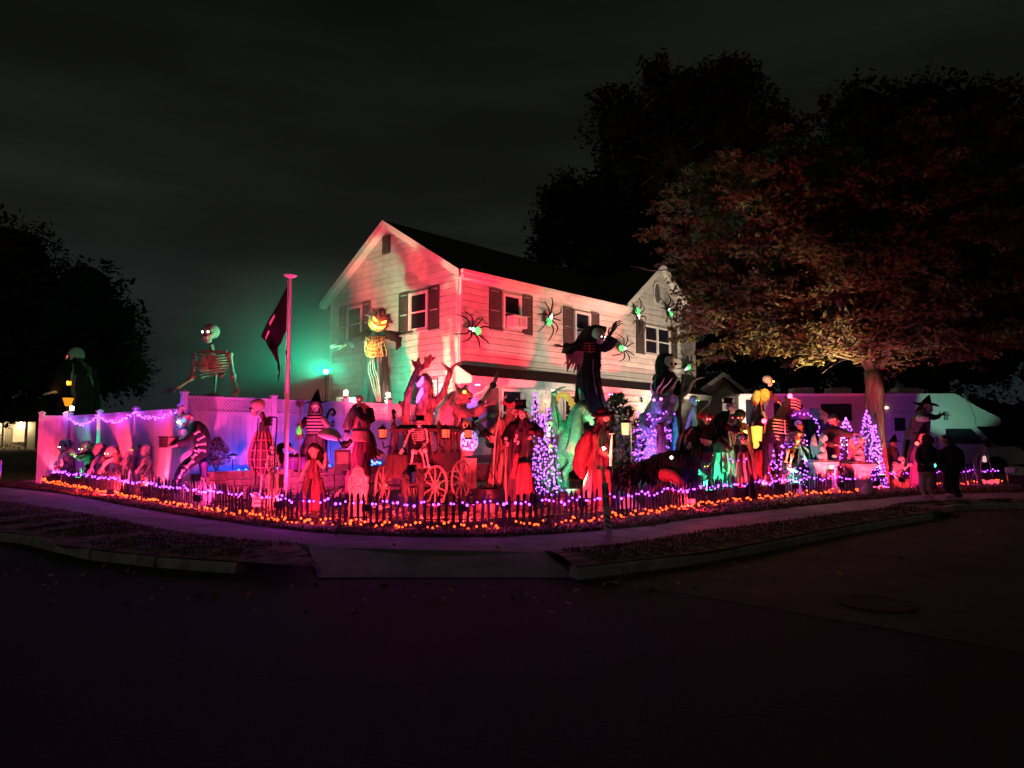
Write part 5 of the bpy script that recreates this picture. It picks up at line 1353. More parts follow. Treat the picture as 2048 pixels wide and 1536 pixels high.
mb = MB(); mb.ell(F.L(556, 915), (.14, .16, .24)); mb.tube([F.L(556, 905), F.L(560, 892), F.L(572, 889)], [.1, .07, .08], 9); mb.ell(F.L(575, 891), (.10, .09, .08)); fuse(mb, "body", m_black, F.root, .025, 2)
MB().tube(spline([F.L(572, 893, -.05), F.L(582, 898, -.1), F.L(590, 904, -.12), F.L(587, 909, -.12)], 3), [.055, .05, .045, .042, .038, .032, .026, .02, .015, .008], 8).build("beak", m_flesh, F.root, True)
mb = MB(); mb.tube([F.L(553, 925), F.L(552, 945)], .014, 5); mb.tube([F.L(559, 925), F.L(560, 945)], .014, 5); mb.build("leg", m_flesh, F.root)
MB().ell(F.L(576, 889, -.1), .016).build("eye", m_bonew, F.root)
# ---------------------------------------------------------------- witch with striped top, hook post, umbrella
F = Fig("striped_witch", "witch in a wide hat and black and pale striped top on the raised bed", "witch figure", 630, 16.9, z=BEDZ)
robe(F, [(625, 945, 26, .8), (626, 900, 24, .8), (630, 868, 17, .75)], m_brownc, "skirt", amp=.12)
m_st = mat("pale_stripe", (.60, .40, .33), .85, .15); st = MB(); rows = []
for i in range(29):
    t = i / 28; y = lerp(872, 826, t); w = lerp(17, 19, math.sin(t * 3.0)) * (1 - .4 * max(0, t - .8) / .2); rows.append([F.L(630, y) + V((w * F.k * math.cos(a), w * .62 * F.k * math.sin(a), 0)) for a in [6.2832 * j / 28 for j in range(28)]])
st.loft(rows); st.mi = [(1 if (i // 28) % 4 < 1.5 and i < 28 * 28 else 0) for i in range(len(st.f))]; st.build("striped_top", [m_st, m_black], F.root, True)
h = face(F, 631, 812, 12, 10, 0, m_flesh, None); MB().ell((0, -.85, -.1), (.16, .16, .16)).build("nose", glow("nose_glow", (1, .25, .3), 3), h, True)
hairs(F, h, (0, 0, 0), .8, 70, 2.0, mat("brown_hair", (.10, .06, .04), .8, .3, 30), 1.0, 1.1, .07)
brim_hat(F, 632, 804, 13, m_black, crown=2.0, cw=.85, brim=2.0, point=True, roll=-6)
limb(F, [(646, 838, 0, 7), (656, 852, -.15, 6), (660, 866, -.25, 4)], m_st, "arm"); hand(F, 659, 866, 12, (.3, -.2, -1), (0, -1, 0), m_flesh, 'fist', dy=-.25)
limb(F, [(614, 838, 0, 7), (604, 852, -.1, 6), (597, 850, -.1, 4)], m_black, "arm"); hand(F, 598, 850, 12, (-1, 0, .3), (0, -1, 0), m_flesh, 'fist', dy=-.1)
F = Fig("broom", "dark twig broom with a glowing green bottle left of the striped witch", "broom", 600, 16.6, z=BEDZ)
MB().tube([F.L(598, 945), F.L(600, 860), F.L(601, 806)], [.02, .02, .015], 6).build("handle", m_wood, F.root)
mb = MB()
for i in range(40): mb.tube([F.L(600, 815), F.L(600 + rnd.uniform(-9, 9), 800 + rnd.uniform(-4, 12))], .008, 4)
for i in range(30): mb.tube([F.L(600, 835), F.L(597 + rnd.uniform(-8, 12), 875 + rnd.uniform(-10, 12))], .010, 4)
mb.build("twigs", m_brownc, F.root)
MB().lathe([(0, -.09), (.05, -.08), (.065, -.02), (.05, .05), (.02, .08), (.02, .12), (0, .12)], F.L(598, 862, -.15), n=12).build("bottle", glow("green_bottle", (.12, .8, .08), .9), F.root, True)
F = Fig("shepherd_hook", "dark scrolled hook post with a hanging lantern right of the striped witch", "hook post", 664, 17.0, z=BEDZ)
MB().tube(spline([F.L(652, 945), F.L(653, 850), F.L(656, 828), F.L(664, 818), F.L(670, 825), F.L(666, 831), F.L(663, 828)], 4), [.03] * 24 + [.015], 8).build("hook", m_iron, F.root, True)
lantern(F, 666, 848, 9, m_cream, dy=-.05)
F = Fig("umbrella", "plain pale pink umbrella held open by the striped witch", "umbrella", 660, 16.2, z=BEDZ)
mb = MB(); rows = []
for i in range(7):
    a = i / 6 * 1.25; rows.append([V((math.sin(a) * (1 - .05 * (i == 6) * abs(math.cos(4 * t))) * math.cos(t), math.sin(a) * math.sin(t) * (1 - .05 * (i == 6)), math.cos(a) - .35)) if i else V((0.01 * math.cos(t), .01 * math.sin(t), .65)) for t in [6.2832 * j / 32 for j in range(32)]])
mb.loft(rows, cap=False); c = mb.build("canopy", m_cream, F.root, True); c.modifiers.new("t", 'SOLIDIFY').thickness = .01
c.location = F.L(660, 873); c.scale = (.30, .30, .30); c.rotation_euler = rot3(R(10), R(14), R(14))
MB().tube([F.L(662, 862), F.L(661, 905), F.L(658, 945)], .010, 6).build("handle", m_iron, F.root)
# ---------------------------------------------------------------- doll girl
F = Fig("ghost_doll", "girl doll with long dark hair and round eyes in a ragged long dress", "doll figure", 625, 14.2)
robe(F, [(624, 'g', 24, .8), (624, 985, 23, .8), (626, 950, 13, .7), (627, 930, 9, .65), (627, 917, 8, .6)], mat("doll_dress", (.20, .05, .08), .8, .7, 3, bump=.9, bscale=5, stretch=(6, 6, .5)), "dress", amp=.2, folds=8, rag=0)
h = face(F, 628, 901, 14, -8, 4, mat("doll_skin", (.55, .36, .28), .6, .12), None, mouth=False)
for x in (-.32, .32): MB().ell((x, -.74, .02), (.24, .1, .17)).build("eye_white", m_bonew, h, True)
for x in (-.32, .32): MB().ell((x, -.84, .02), (.09, .04, .09)).build("pupil", m_socket, h, True)
MB().ell((0, -.74, -.5), (.10, .08, .05)).build("mouth", m_redc, h, True)
hairs(F, h, (0, .25, 0), .80, 110, 2.2, m_hair, 1.3, 1.1, .09)
MB().ell((0, .12, .38), (.82, .86, .70)).build("hair_cap", m_hair, h, True)
limb(F, [(619, 921, -.05, 4), (609, 938, -.1, 3.2), (602, 953, -.15, 2.4)], m_flesh, "arm"); hand(F, 602, 953, 10, (-.3, -.2, -1), (0, -1, 0), m_flesh, dy=-.15)
limb(F, [(635, 921, -.05, 4), (647, 935, -.15, 3.2), (651, 914, -.2, 2.4)], m_flesh, "arm"); hand(F, 651, 914, 11, (0, -.2, 1), (0, -1, 0), m_flesh, dy=-.2)
# ---------------------------------------------------------------- framed sign on two posts
F = Fig("framed_sign", "square framed sign on two thin posts, its panel left blank, beside the doll", "sign", 686, 13.4)
for px in (670, 701): MB().tube([F.ground(px), F.L(px, 898)], .010, 6).build("post", m_iron, F.root)
MB().box(F.L(685, 919), (.31, .02, .38)).build("board", mat("slate_board", (.05, .045, .06), .6, .2), F.root)
MB().box(F.L(685, 916, -.015), (.22, .008, .22)).build("blank_panel", mat("panel_grey", (.16, .15, .16), .7, .1), F.root)
mb = MB(); a = F.L(685, 916, -.018)
for s in (-1, 1): mb.box(a + V((s * .105, 0, 0)), (.012, .008, .22)); mb.box(a + V((0, 0, s * .105)), (.198, .008, .012))
mb.build("frame", m_grey, F.root)
# ---------------------------------------------------------------- tombstone
F = Fig("tombstone", "ornate carved tombstone with scrollwork and broken base", "tombstone", 718, 13.2); k = F.k
out = [(-18, 0), (-16, 40), (-19, 48), (-21, 60), (-19, 62), (-20, 74), (-13, 78), (-9, 90), (0, 96), (9, 90), (13, 78), (20, 74), (19, 62), (21, 60), (19, 48), (17, 40), (18, 0)]
z0_ = F.L(718, 1026).z; sc = (F.L(718, 930).z - F.ground(718).z) / 96
MB().slab([(x * k, -.05, z * sc) for x, z in out], (0, .11, 0)).build("slab", mat("tomb_stone", (.26, .17, .14), .9, .5, 5, bump=.6), F.root)
mb = MB(); mb.tube([(x * .9 * k, -.055, z * sc * .985) for x, z in out[1:-1]], .012, 5)
def scroll(x, z, r, d=1, t=1.6):
    mb.tube([((x + d * r * (1 - q / 22) * math.cos(q * .42)) * k, -.055, (z + r * (1 - q / 22) * math.sin(q * .42)) * sc) for q in range(int(22 * t / 1.8))], .011, 5)
for x, z, r, d in ((-7, 80, 5, 1), (7, 80, 5, -1), (-10, 68, 6, -1), (10, 68, 6, 1), (-9, 54, 6, 1), (0, 62, 5, 1), (9, 52, 6, -1), (-9, 40, 5, -1), (3, 42, 6, 1), (11, 38, 4, 1), (0, 88, 3, 1), (-4, 30, 5, 1), (6, 27, 5, -1), (-12, 26, 4, 1)): scroll(x, z, r, d)
for q in range(5): mb.box((9 * k, -.055, (47 - q * 3) * sc), (12 * k, .014, .010))
mb.build("scrollwork", mat("tomb_relief", (.42, .30, .25), .9, .3), F.root, True)
# ---------------------------------------------------------------- caped skull pirate
F = Fig("caped_pirate", "red skulled pirate in an orange tunic with a flying cape between the post lamps", "pirate figure", 722, 16.4)
robe(F, [(716, 'g', 23, .7), (718, 945, 22, .7), (722, 905, 19, .65), (726, 880, 17, .6)], m_redc, "trousers", amp=.13, folds=6)
robe(F, [(722, 884, 19, .65), (722, 862, 15, .6), (722, 835, 18, .6), (722, 815, 16, .55), (725, 806, 6, .7)], mat("orange_tunic", (.55, .24, .12), .85, .25, 4, bump=.4), "tunic", amp=.07, folds=6)
MB().tube([F.L(722, 861) + V((17 * F.k * math.cos(t), 12 * F.k * math.sin(t), 0)) for t in [6.2832 * j / 20 for j in range(21)]], .022, 6).build("belt", m_brownc, F.root, True)
skull(F, 719, 800, 11, -8, 0, m_bone, E_RED, er=.14)
limb(F, [(709, 820, -.05, 9), (698, 842, -.15, 8), (694, 858, -.15, 9)], m_tan, "sleeve"); limb(F, [(694, 855, -.15, 6), (694, 866, -.15, 5)], m_black, "cuff"); hand(F, 693, 866, 15, (-.1, -.2, -1), (0, -1, 0), m_flesh, dy=-.15)
limb(F, [(737, 820, 0, 9), (743, 838, -.1, 8), (727, 832, -.4, 6), (717, 815, -.45, 4)], m_black, "sleeve"); hand(F, 718, 815, 12, (-.2, -.2, 1), (0, -1, 0), m_flesh, 'fist', dy=-.45)
MB().tube(spline([F.L(709, 810, -.3), F.L(720, 830, -.36), F.L(738, 842, -.3)], 4), [6 * F.k] * 9, 8, flat=.5).build("scarf", m_brownc, F.root, True)
mb = MB(); g = []
for i in range(9):
    u = i / 8; a = F.L(lerp(726, 738, u), lerp(862, 858, u), .1 + .2 * u); b = F.L(lerp(745, 768, u), lerp(925, 908, u), .15 + .1 * u); g.append([a.lerp(b, j / 10) + V((.05 * math.sin(j * .8 + u * 6), .10 * math.sin(u * 9 + j * .4), -.05 * math.sin(math.pi * j / 10))) for j in range(11)])
o = mb.loft(g, cap=False, closed=False).build("cape", m_brownc, F.root, True); o.modifiers.new("t", 'SOLIDIFY').thickness = .012
mb = MB()
for i in range(16): mb.ell(F.L(lerp(748, 768, i / 15) + rnd.uniform(-4, 3), lerp(926, 908, i / 15) + rnd.uniform(-6, 4), .05), .02, n=6, m=4)
mb.build("cape_beads", m_bone, F.root)
robe(F, [(702, 906, 9, .5), (702, 890, 12, .4), (700, 872, 6, .5)], m_cream, "torn_bag", folds=5, amp=.2)
# ---------------------------------------------------------------- tree monster
F = Fig("tree_monster", "gnarled tree monster with branch antlers and violet glowing eyes", "tree monster", 840, 17.6)
mb = MB(); k = F.k; H = F.L
mb.tube(spline([F.ground(842), H(842, 900), H(845, 850), H(850, 800), H(852, 760)], 4), [30 * k, 28 * k, 26 * k, 24 * k, 22 * k, 21 * k, 21 * k, 20 * k, 20 * k, 19 * k, 18 * k, 17 * k, 17 * k, 15 * k, 14 * k, 10 * k, 6 * k], 14)
def br(pts, r0, r1): 
    P = spline([H(*p) for p in pts], 4); mb.tube(P, [lerp(r0, r1, i / (len(P) - 1)) * k for i in range(len(P))], 8)
br([(812, 860), (812, 815), (820, 775), (833, 745), (850, 728), (862, 708)], 10, 3); br([(838, 742), (828, 728), (823, 720)], 6, 2); br([(836, 740), (836, 724), (838, 714)], 6, 2)
br([(846, 735), (858, 726), (872, 712)], 5, 1.5); br([(842, 738), (850, 735), (863, 732)], 4, 1); br([(852, 724), (849, 714), (849, 709)], 3, 1)
br([(812, 815), (802, 808), (797, 800)], 5, 2); br([(818, 790), (806, 786)], 5, 2); br([(815, 830), (806, 835), (800, 842)], 4, 1)
br([(852, 822), (868, 806), (884, 790), (893, 766), (900, 745)], 9, 6); br([(900, 748), (893, 735), (881, 722)], 5, 1.2); br([(900, 748), (906, 735), (914, 728), (936, 719)], 5, 1.2); br([(912, 730), (922, 722)], 3, 1)
mb.ell(H(850, 772, -.05), (17 * k, 15 * k, 26 * k))
fuse(mb, "trunk", mat("monster_bark", (.34, .19, .13), .9, .6, 5, bump=1.0, bscale=9, stretch=(3, 3, .7)), F.root, .035, 1, .03)
for pts in ([(833, 768), (838, 762), (845, 752), (846, 764), (840, 772), (834, 773)], [(833, 795), (838, 783), (844, 774), (845, 786), (838, 798), (832, 806)]):
    MB().slab([H(x, y, -.36) for x, y in pts], (0, .22, 0)).build("eye", glow("monster_eye", (.50, .12, 1), 3.2), F.root)
lamp(F.root, 'POINT', H(840, 778, -.65), (.45, .1, 1), 4, size=.06)
# ---------------------------------------------------------------- hearse carriage
ca = R(-14); p = at(848, 870, 15.1); p.z = gz(p.x, p.y)
C_ = thing("carriage", "dark hearse carriage with spoked wheels and corner lanterns", "carriage", p, ca)
m_cw = mat("carriage_wood", (.10, .05, .045), .6, .35, 7, stretch=(2, 2, .5)); m_rim = mat("wheel_wood", (.46, .30, .22), .7, .2)
MB().box((0, .1, .72), (.95, 1.7, .16)).build("chassis", m_cw, C_)
MB().box((0, .25, .92), (1.0, 1.4, .26), top=1.05).build("lower_body", m_cw, C_)
for sx in (-.47, .47):
    for y in (-.40, .05, .50, .92): MB().lathe([(.05, 1.05), (.06, 1.08), (.035, 1.14), (.045, 1.3), (.06, 1.44), (.06, 1.50)], (sx, y, 0), n=8).build("pillar", m_cw, C_)
    MB().box((sx * .96, .26, 1.25), (.01, 1.25, .36)).build("glass_panel", mat("dusty_glass", (.10, .04, .05), .2, .2, alpha=.45), C_)
mb = MB(); mb.box((0, .26, 1.52), (1.12, 1.55, .06)); mb.box((0, .26, 1.59), (1.02, 1.45, .09), top=.8); mb.build("roof", m_cw, C_)
mb = MB()
for sx in (-.5, .5):
    for y in (-.45, .95): mb.lathe([(.05, 1.55), (.06, 1.61), (.02, 1.70), (0, 1.73)], (sx, y, 0), n=8)
mb.build("finial", m_cw, C_)
MB().box((0, -.78, .98), (.85, .45, .08)).build("driver_seat", m_cw, C_); MB().box((0, -.98, .78), (.85, .06, .45)).build("dashboard", m_cw, C_)
def cwheel(x, y, z, r, rz_=0):
    w = thing("wheel", None, None); w.parent = C_; w.location = (x, y, z); w.rotation_euler = (0, 0, rz_)
    n = 40; mb = MB(); rows = []
    for j in range(n + 1):
        t = 6.2832 * j / n; c = V((0, r * math.cos(t), r * math.sin(t))); e = V((0, math.cos(t), math.sin(t)))
        rows.append([c + V((.02, 0, 0)) - e * .018, c + V((.02, 0, 0)) + e * .018, c - V((.02, 0, 0)) + e * .018, c - V((.02, 0, 0)) - e * .018])
    mb.loft(rows, cap=False); mb.build("rim", m_rim, w)
    sm_ = MB().tube([(0, 0, .04), (0, 0, r - .01)], [.020, .013], 6).mesh("spoke", m_rim)
    for j in range(10): obj("spoke", sm_, w, None, (6.2832 * j / 10, 0, 0))
    MB().tube([(-.07, 0, 0), (.09, 0, 0)], [.05, .04], 10).build("hub", m_rim, w)
g0 = gz(p.x, p.y); 
cwheel(.56, -.82, .40, .40, R(-16)); cwheel(.56, .85, .43, .43, R(-10)); cwheel(-.56, -.82, .40, .40, R(4)); cwheel(-.56, .85, .43, .43, R(4))
MB().tube([(-.56, -.82, .40), (.56, -.82, .40)], .025, 6).build("axle", m_iron, C_); MB().tube([(-.56, .85, .43), (.56, .85, .43)], .025, 6).build("axle", m_iron, C_)
for x, y in ((-.62, -.55), (.62, -.50), (.64, .95)):
    b = thing("lamp_bracket", None, None); b.parent = C_
    MB().tube([(x * .85, y, 1.2), (x * 1.05, y - .05, 1.15), (x * 1.1, y - .05, 1.29)], .016, 6).build("bracket", m_iron, b)
    t = lantern(F, 0, 0, 1, glow("carriage_glass", (1, .16, .07), .9), parent=b); t.location = (x * 1.1, y - .05, 1.46); t.scale = (.21, .21, .21)
F = Fig("skeleton_coachman", "skeleton coachman in a wide brimmed hat and cape driving the carriage", "skeleton figure", 838, 13.8)
skull(F, 839, 847, 9, -4, 4, m_bone); brim_hat(F, 840, 841, 12, m_black, dy=-.06, crown=.85, cw=.72, brim=1.5)
ribcage(F, (837, 860), (838, 884), 14, m_bone, n=8, rr=.065, spine_to=(838, 905))
bones(F, [((823, 859), (853, 859), 2)], m_bone, "collar_bone")
bones(F, [((821, 860), (811, 884), 2.4), ((811, 884), (804, 902, -.15), 2)], m_bone); bones(F, [((853, 860), (855, 882), 2.4), ((855, 882), (838, 902, -.3), 2)], m_bone)
hand(F, 804, 898, 13, (-.2, -.3, -1), (0, -1, 0), m_bone, dy=-.15); hand(F, 842, 899, 13, (-1, -.3, -.2), (0, -.4, 1), m_bone, dy=-.3)
bones(F, [((842, 905), (850, 900, -.45), 3), ((850, 900, -.4), (858, 936, -.45), 2.6), ((843, 903, -.45), (850, 936, -.5), 2.0)], m_bone, "leg_bones"); bones(F, [((832, 905), (826, 902, -.45), 3), ((826, 902, -.4), (822, 936, -.45), 2.6)], m_bone, "leg_bones")
robe(F, [(838, 925, 24, .5, .12), (838, 890, 22, .45, .12), (838, 860, 20, .4, .1), (838, 852, 8, .5, .06)], m_black, "cape", amp=.1)
F = Fig("carriage_horse", "small shaggy black horse seen head on harnessed before the carriage", "horse figure", 826, 12.9); k = F.k; H = F.L
mb = MB(); mb.ell(H(826, 955, .25), (24 * k, .5, 20 * k)); mb.tube([H(824, 950, 0), H(825, 940, -.35)], [14 * k, 11 * k], 10)
for x, d in ((812, -.05), (840, -.05), (808, .6), (844, .6)): mb.tube([H(x, 962, d), H(x - 1, 990, d - .04), F.ground(x, d)], [8 * k, 5 * k, 5 * k], 8)
mb.tube([H(825, 938, -.35), H(826, 948, -.5), H(826, 966, -.55)], [11 * k, 9 * k, 6 * k], 10)
for s in (-1, 1): mb.tube([H(825 + s * 6, 935, -.35), H(825 + s * 8, 926, -.35)], [3 * k, 1 * k], 6)
fuse(mb, "body", mat("black_horse_hair", (.03, .022, .02), .85, .4, 14, bump=.8), F.root, .025, 1, .014)
mb = MB(); mb.slab([H(823, 945, -.66), H(829, 945, -.66), H(828, 965, -.70), H(824, 965, -.70)], (0, .06, 0)); mb.build("blaze", m_bone, F.root)
mb = MB()
for i in range(40): mb.tube([H(825 + rnd.uniform(-8, 8), 932, -.3), H(825 + rnd.uniform(-16, 16), 950, -.3), H(825 + rnd.uniform(-20, 20), 962 + rnd.uniform(-5, 8), -.2)], [.012, .014, .004], 4)
mb.build("mane", m_hair, F.root)
# ---------------------------------------------------------------- werewolf
F = Fig("werewolf", "huge hunched werewolf in a grey pink coat reaching out a clawed arm", "werewolf figure", 915, 18.0); k = F.k; H = F.L
robe(F, [(898, 866, 30, .7), (900, 845, 31, .7), (904, 815, 28, .7), (908, 795, 20, .7), (912, 783, 10, .8)], mat("grey_coat", (.46, .34, .38), .85, .3, 4, bump=.5), "coat", amp=.07, folds=5, rag=3)
m_fur = mat("brown_fur", (.30, .20, .15), .95, .4, 20, bump=1.0, bscale=40)
mb = MB(); mb.ell(H(925, 790, -.2), (15 * k, 15 * k, 14 * k)); mb.tube([H(930, 788, -.3), H(938, 790, -.4), H(945, 791, -.45)], [10 * k, 7 * k, 4 * k], 9); mb.tube([H(930, 798, -.3), H(938, 803, -.38), H(942, 802, -.4)], [7 * k, 4 * k, 3 * k], 8)
mb.tube([H(915, 778, -.15), H(911, 764, -.15)], [5 * k, 1 * k], 7); mb.tube([H(928, 778, -.1), H(932, 766, -.1)], [4 * k, 1 * k], 7); mb.ell(H(918, 803, -.2), (14 * k, 12 * k, 12 * k))
fuse(mb, "head", m_fur, F.root, .03, 1, .02)
MB().ell(H(929, 784, -.58), .045).build("eye", E_YEL, F.root); MB().ell(H(940, 797, -.42), (.05, .03, .03)).build("mouth", m_socket, F.root)
limb(F, [(910, 806, -.15, 13), (926, 826, -.3, 11), (950, 824, -.5, 9), (968, 813, -.7, 6)], m_fur, "arm"); hand(F, 968, 812, 22, (1, -.3, .45), (-.3, -.6, .8), m_flesh, 'claw', dy=-.7)
limb(F, [(888, 815, .1, 10), (880, 845, .1, 8), (884, 870, 0, 6)], m_fur, "arm")
for x in (890, 918): 
    limb(F, [(x, 866, 0, 12), (x + 8, 900, -.1, 10), (x + 6, 930, .05, 7), (x + 8, 'g', 0, 7)], m_fur, "leg"); MB().ell(F.ground(x + 11, -.15) + V((0, 0, .05)), (12 * k, 13 * k, 5 * k)).build("foot", m_fur, F.root, True)
# ---------------------------------------------------------------- fortune orb
F = Fig("fortune_orb", "glowing marbled blue white orb on a box stand below a green skull mask", "orb", 937, 17.2); k = F.k; H = F.L
mo = bpy.data.materials.new("marbled_orb"); mo.use_nodes = True; n_, l_ = mo.node_tree.nodes, mo.node_tree.links; b_ = n_['Principled BSDF']
t_ = n_.new('ShaderNodeTexCoord'); w_ = n_.new('ShaderNodeTexNoise'); w_.inputs['Scale'].default_value = 5; w_.inputs['Detail'].default_value = 6; w_.inputs['Distortion'].default_value = 3; l_.new(t_.outputs['Object'], w_.inputs['Vector'])
c_ = n_.new('ShaderNodeValToRGB'); c_.color_ramp.elements[0].color = (.10, .06, .55, 1); c_.color_ramp.elements[0].position = .42; c_.color_ramp.elements[1].color = (.75, .85, 1, 1); c_.color_ramp.elements[1].position = .62
l_.new(w_.outputs['Fac'], c_.inputs[0]); l_.new(c_.outputs[0], b_.inputs['Emission Color']); b_.inputs['Emission Strength'].default_value = .85; l_.new(c_.outputs[0], b_.inputs['Base Color'])
MB().ell(H(938, 882), (19 * k, 19 * k, 23 * k), n=24, m=16).build("globe", mo, F.root, True)
MB().lathe([(.12, 0), (.10, .06), (.16, .12), (0, .12)], H(938, 911), n=12).build("collar", m_stone, F.root)
zb = H(938, 908).z; MB().box((H(943, 900).x, 0, zb / 2 - .05), (.26, .24, zb - .1)).build("stand", mat("printed_box", (.40, .22, .15), .8, .3), F.root)
skull(F, 934, 852, 13, 6, 0, mat("green_mask", (.55, .60, .18), .6, .2), None, dy=-.05)
for s in (-1, 1): limb(F, [(934 + s * 12, 858, .1, 4), (934 + s * 17, 875, 0, 3)], m_black, "frame_arm")
# ---------------------------------------------------------------- giant spider
F = Fig("giant_spider", "giant spider with long jointed legs behind the werewolf's claw", "spider figure", 1000, 19.0); k = F.k; H = F.L
m_sp = mat("spider_leg", (.11, .07, .07), .6, .3); m_jt = mat("black_fur_joint", (.012, .01, .01), .95, .3)
mb = MB(); mb.ell(H(998, 880, .4), (24 * k, .55, 18 * k)); mb.ell(H(985, 885, -.1), (15 * k, .3, 12 * k)); fuse(mb, "body", m_jt, F.root, .04, 1, .02)
for pts in ([(985, 885, 0), (950, 835, -.2), (962, 806, -.3), (986, 770, -.4), (998, 743, -.4)], [(990, 885, 0), (946, 848, -.3), (978, 834, -.5), (1003, 826, -.55)], [(1000, 880, .2), (970, 862, -.2), (945, 850, -.3), (942, 862, -.4)], [(985, 890, 0), (965, 868, -.3), (948, 878, -.4), (940, 900, -.5)], [(1005, 880, .2), (1030, 850, .1), (1040, 830, 0), (1046, 800, 0)]):
    lg = thing("leg", None, None); lg.parent = F.root; mb = MB()
    for a, b in zip(pts, pts[1:]): mb.tube([H(*a), H(*b)], [4.6 * k, 3.4 * k], 8)
    mb.build("leg_segment", m_sp, lg, True)
    for q in pts[1:-1]: MB().ell(H(*q), 7 * k, n=10, m=7).build("joint", m_jt, lg, True)
# ---------------------------------------------------------------- pirate captain, top hat ghoul
F = Fig("pirate_captain", "pirate captain in a red tricorn hat and long coat gripping a staff", "pirate figure", 1010, 15.2); k = F.k; H = F.L
robe(F, [(1010, 'g', 32, .6), (1008, 960, 30, .6), (1010, 900, 22, .6), (1015, 860, 18, .6), (1018, 838, 15, .6), (1021, 826, 7, .8)], mat("long_coat", (.24, .13, .10), .88, .6, 3, bump=.9, bscale=5, stretch=(5, 5, .5)), "coat", amp=.16, folds=7)
h = face(F, 1024, 820, 11, 40, 0, m_flesh, None); hairs(F, h, (0, 0, 0), .8, 70, 2.4, mat("grey_hair", (.42, .30, .24), .8, .3, 30), .8, 1.1, .08)
brim_hat(F, 1021, 811, 13, mat("red_felt", (.42, .12, .11), .8, .2), tri=True, yaw=25)
mb = MB(); [mb.ell(H(x, y), 3 * k) for x, y in ((1010, 795), (1034, 799))]; mb.tube([H(1008, 797), H(1014, 790)], [3 * k, 1 * k], 6); mb.build("hat_plume", m_bone, F.root)
limb(F, [(1005, 840, -.05, 8), (990, 858, -.15, 7), (978, 868, -.25, 7)], m_tan, "sleeve"); limb(F, [(980, 866, -.25, 8), (974, 874, -.28, 8)], m_black, "cuff"); hand(F, 975, 873, 14, (.6, -.4, -.6), (0, -1, .3), m_flesh, 'fist', dy=-.3)
MB().tube([F.ground(984, -.3), H(990, 880, -.32), H(1001, 820, -.3), H(1005, 800, -.28)], [.016, .016, .014, .012], 7).build("staff", m_bone, F.root)
MB().slab([H(978, 870, -.35), H(989, 872, -.35), H(990, 884, -.35), H(979, 886, -.35)], (0, .05, 0)).build("pouch", m_tan, F.root)
limb(F, [(1005, 905, -.2, 5), (1000, 950, -.3, 4), (996, 985, -.3, 2)], m_tan, "coat_tail"); limb(F, [(1022, 880, -.25, 4), (1018, 940, -.32, 4), (1016, 990, -.3, 3)], m_tan, "coat_tail")
F = Fig("cauldron", "low black cauldron on the lawn left of the pirate captain", "cauldron", 978, 14.4)
MB().lathe([(0, 0), (.16, .02), (.30, .14), (.31, .26), (.25, .34), (.29, .37), (.24, .37), (.2, .32), (0, .30)], n=18).build("pot", m_iron, F.root, True)
mb = MB(); [mb.tube([(.5 * math.cos(a), .5 * math.sin(a), 0), (0, 0, .75)], .012, 5) for a in (.3, 2.4, 4.5)]; mb.build("tripod_leg", m_iron, F.root)
F = Fig("top_hat_ghoul", "grinning ghoul in a crushed top hat and dark cape leaning on a cane", "ghoul figure", 1042, 13.9); k = F.k; H = F.L
robe(F, [(1038, 'g', 26, .7), (1036, 960, 25, .7), (1040, 905, 24, .65), (1042, 860, 23, .6), (1045, 843, 14, .7), (1046, 836, 7, .9)], mat("ghoul_coat", (.035, .02, .028), .9, .6, 3, bump=.8, bscale=5, stretch=(5, 5, .6)), "coat", amp=.14, folds=8)
h = skull(F, 1044, 829, 12, 4, 4, m_flesh, E_RED); hairs(F, h, (0, 0, 0), .8, 60, 2.0, mat("grey_hair", (.42, .30, .24), .8), 1.2, 1.1, .07)
brim_hat(F, 1042, 817, 12, m_black, crown=1.45, cw=.95, brim=1.35, taper=.95, roll=-4, band=m_brownc)
limb(F, [(1028, 848, -.05, 9), (1014, 870, -.15, 10), (1010, 886, -.3, 8)], m_black, "sleeve"); hand(F, 1011, 884, 13, (.5, -.3, -.8), (0, -1, 0), m_flesh, 'fist', dy=-.35)
limb(F, [(1058, 848, -.05, 9), (1074, 860, -.05, 10), (1079, 868, -.2, 9)], m_black, "sleeve"); robe(F, [(1071, 868, 12, .7, -.15), (1070, 861, 12, .7, -.12)], m_redc, "cuff_lining", amp=.05)
hand(F, 1062, 872, 12, (-.6, -.4, -.8), (0, -1, 0), m_flesh, 'fist', dy=-.35)
MB().tube([F.ground(1012, -.4), H(1011, 930, -.4), H(1012, 878, -.38)], .014, 7).build("cane", m_wood, F.root); MB().ell(H(1012, 877, -.38), .035).build("cane_knob", m_bone, F.root)
for q in ((1033, 872), (1036, 885), (1030, 880)): skull(F, q[0], q[1], 4.2, rnd.uniform(-20, 20), 0, m_bone, dy=-.36, name="trophy_skull")
limb(F, [(1036, 905, -.36, 4), (1030, 930, -.38, 5), (1024, 955, -.36, 6)], m_redc, "torn_cloth"); robe(F, [(1050, 988, 17, .4, -.35), (1050, 960, 16, .4, -.33), (1048, 925, 12, .4, -.3)], m_redc, "apron", amp=.06, folds=4)
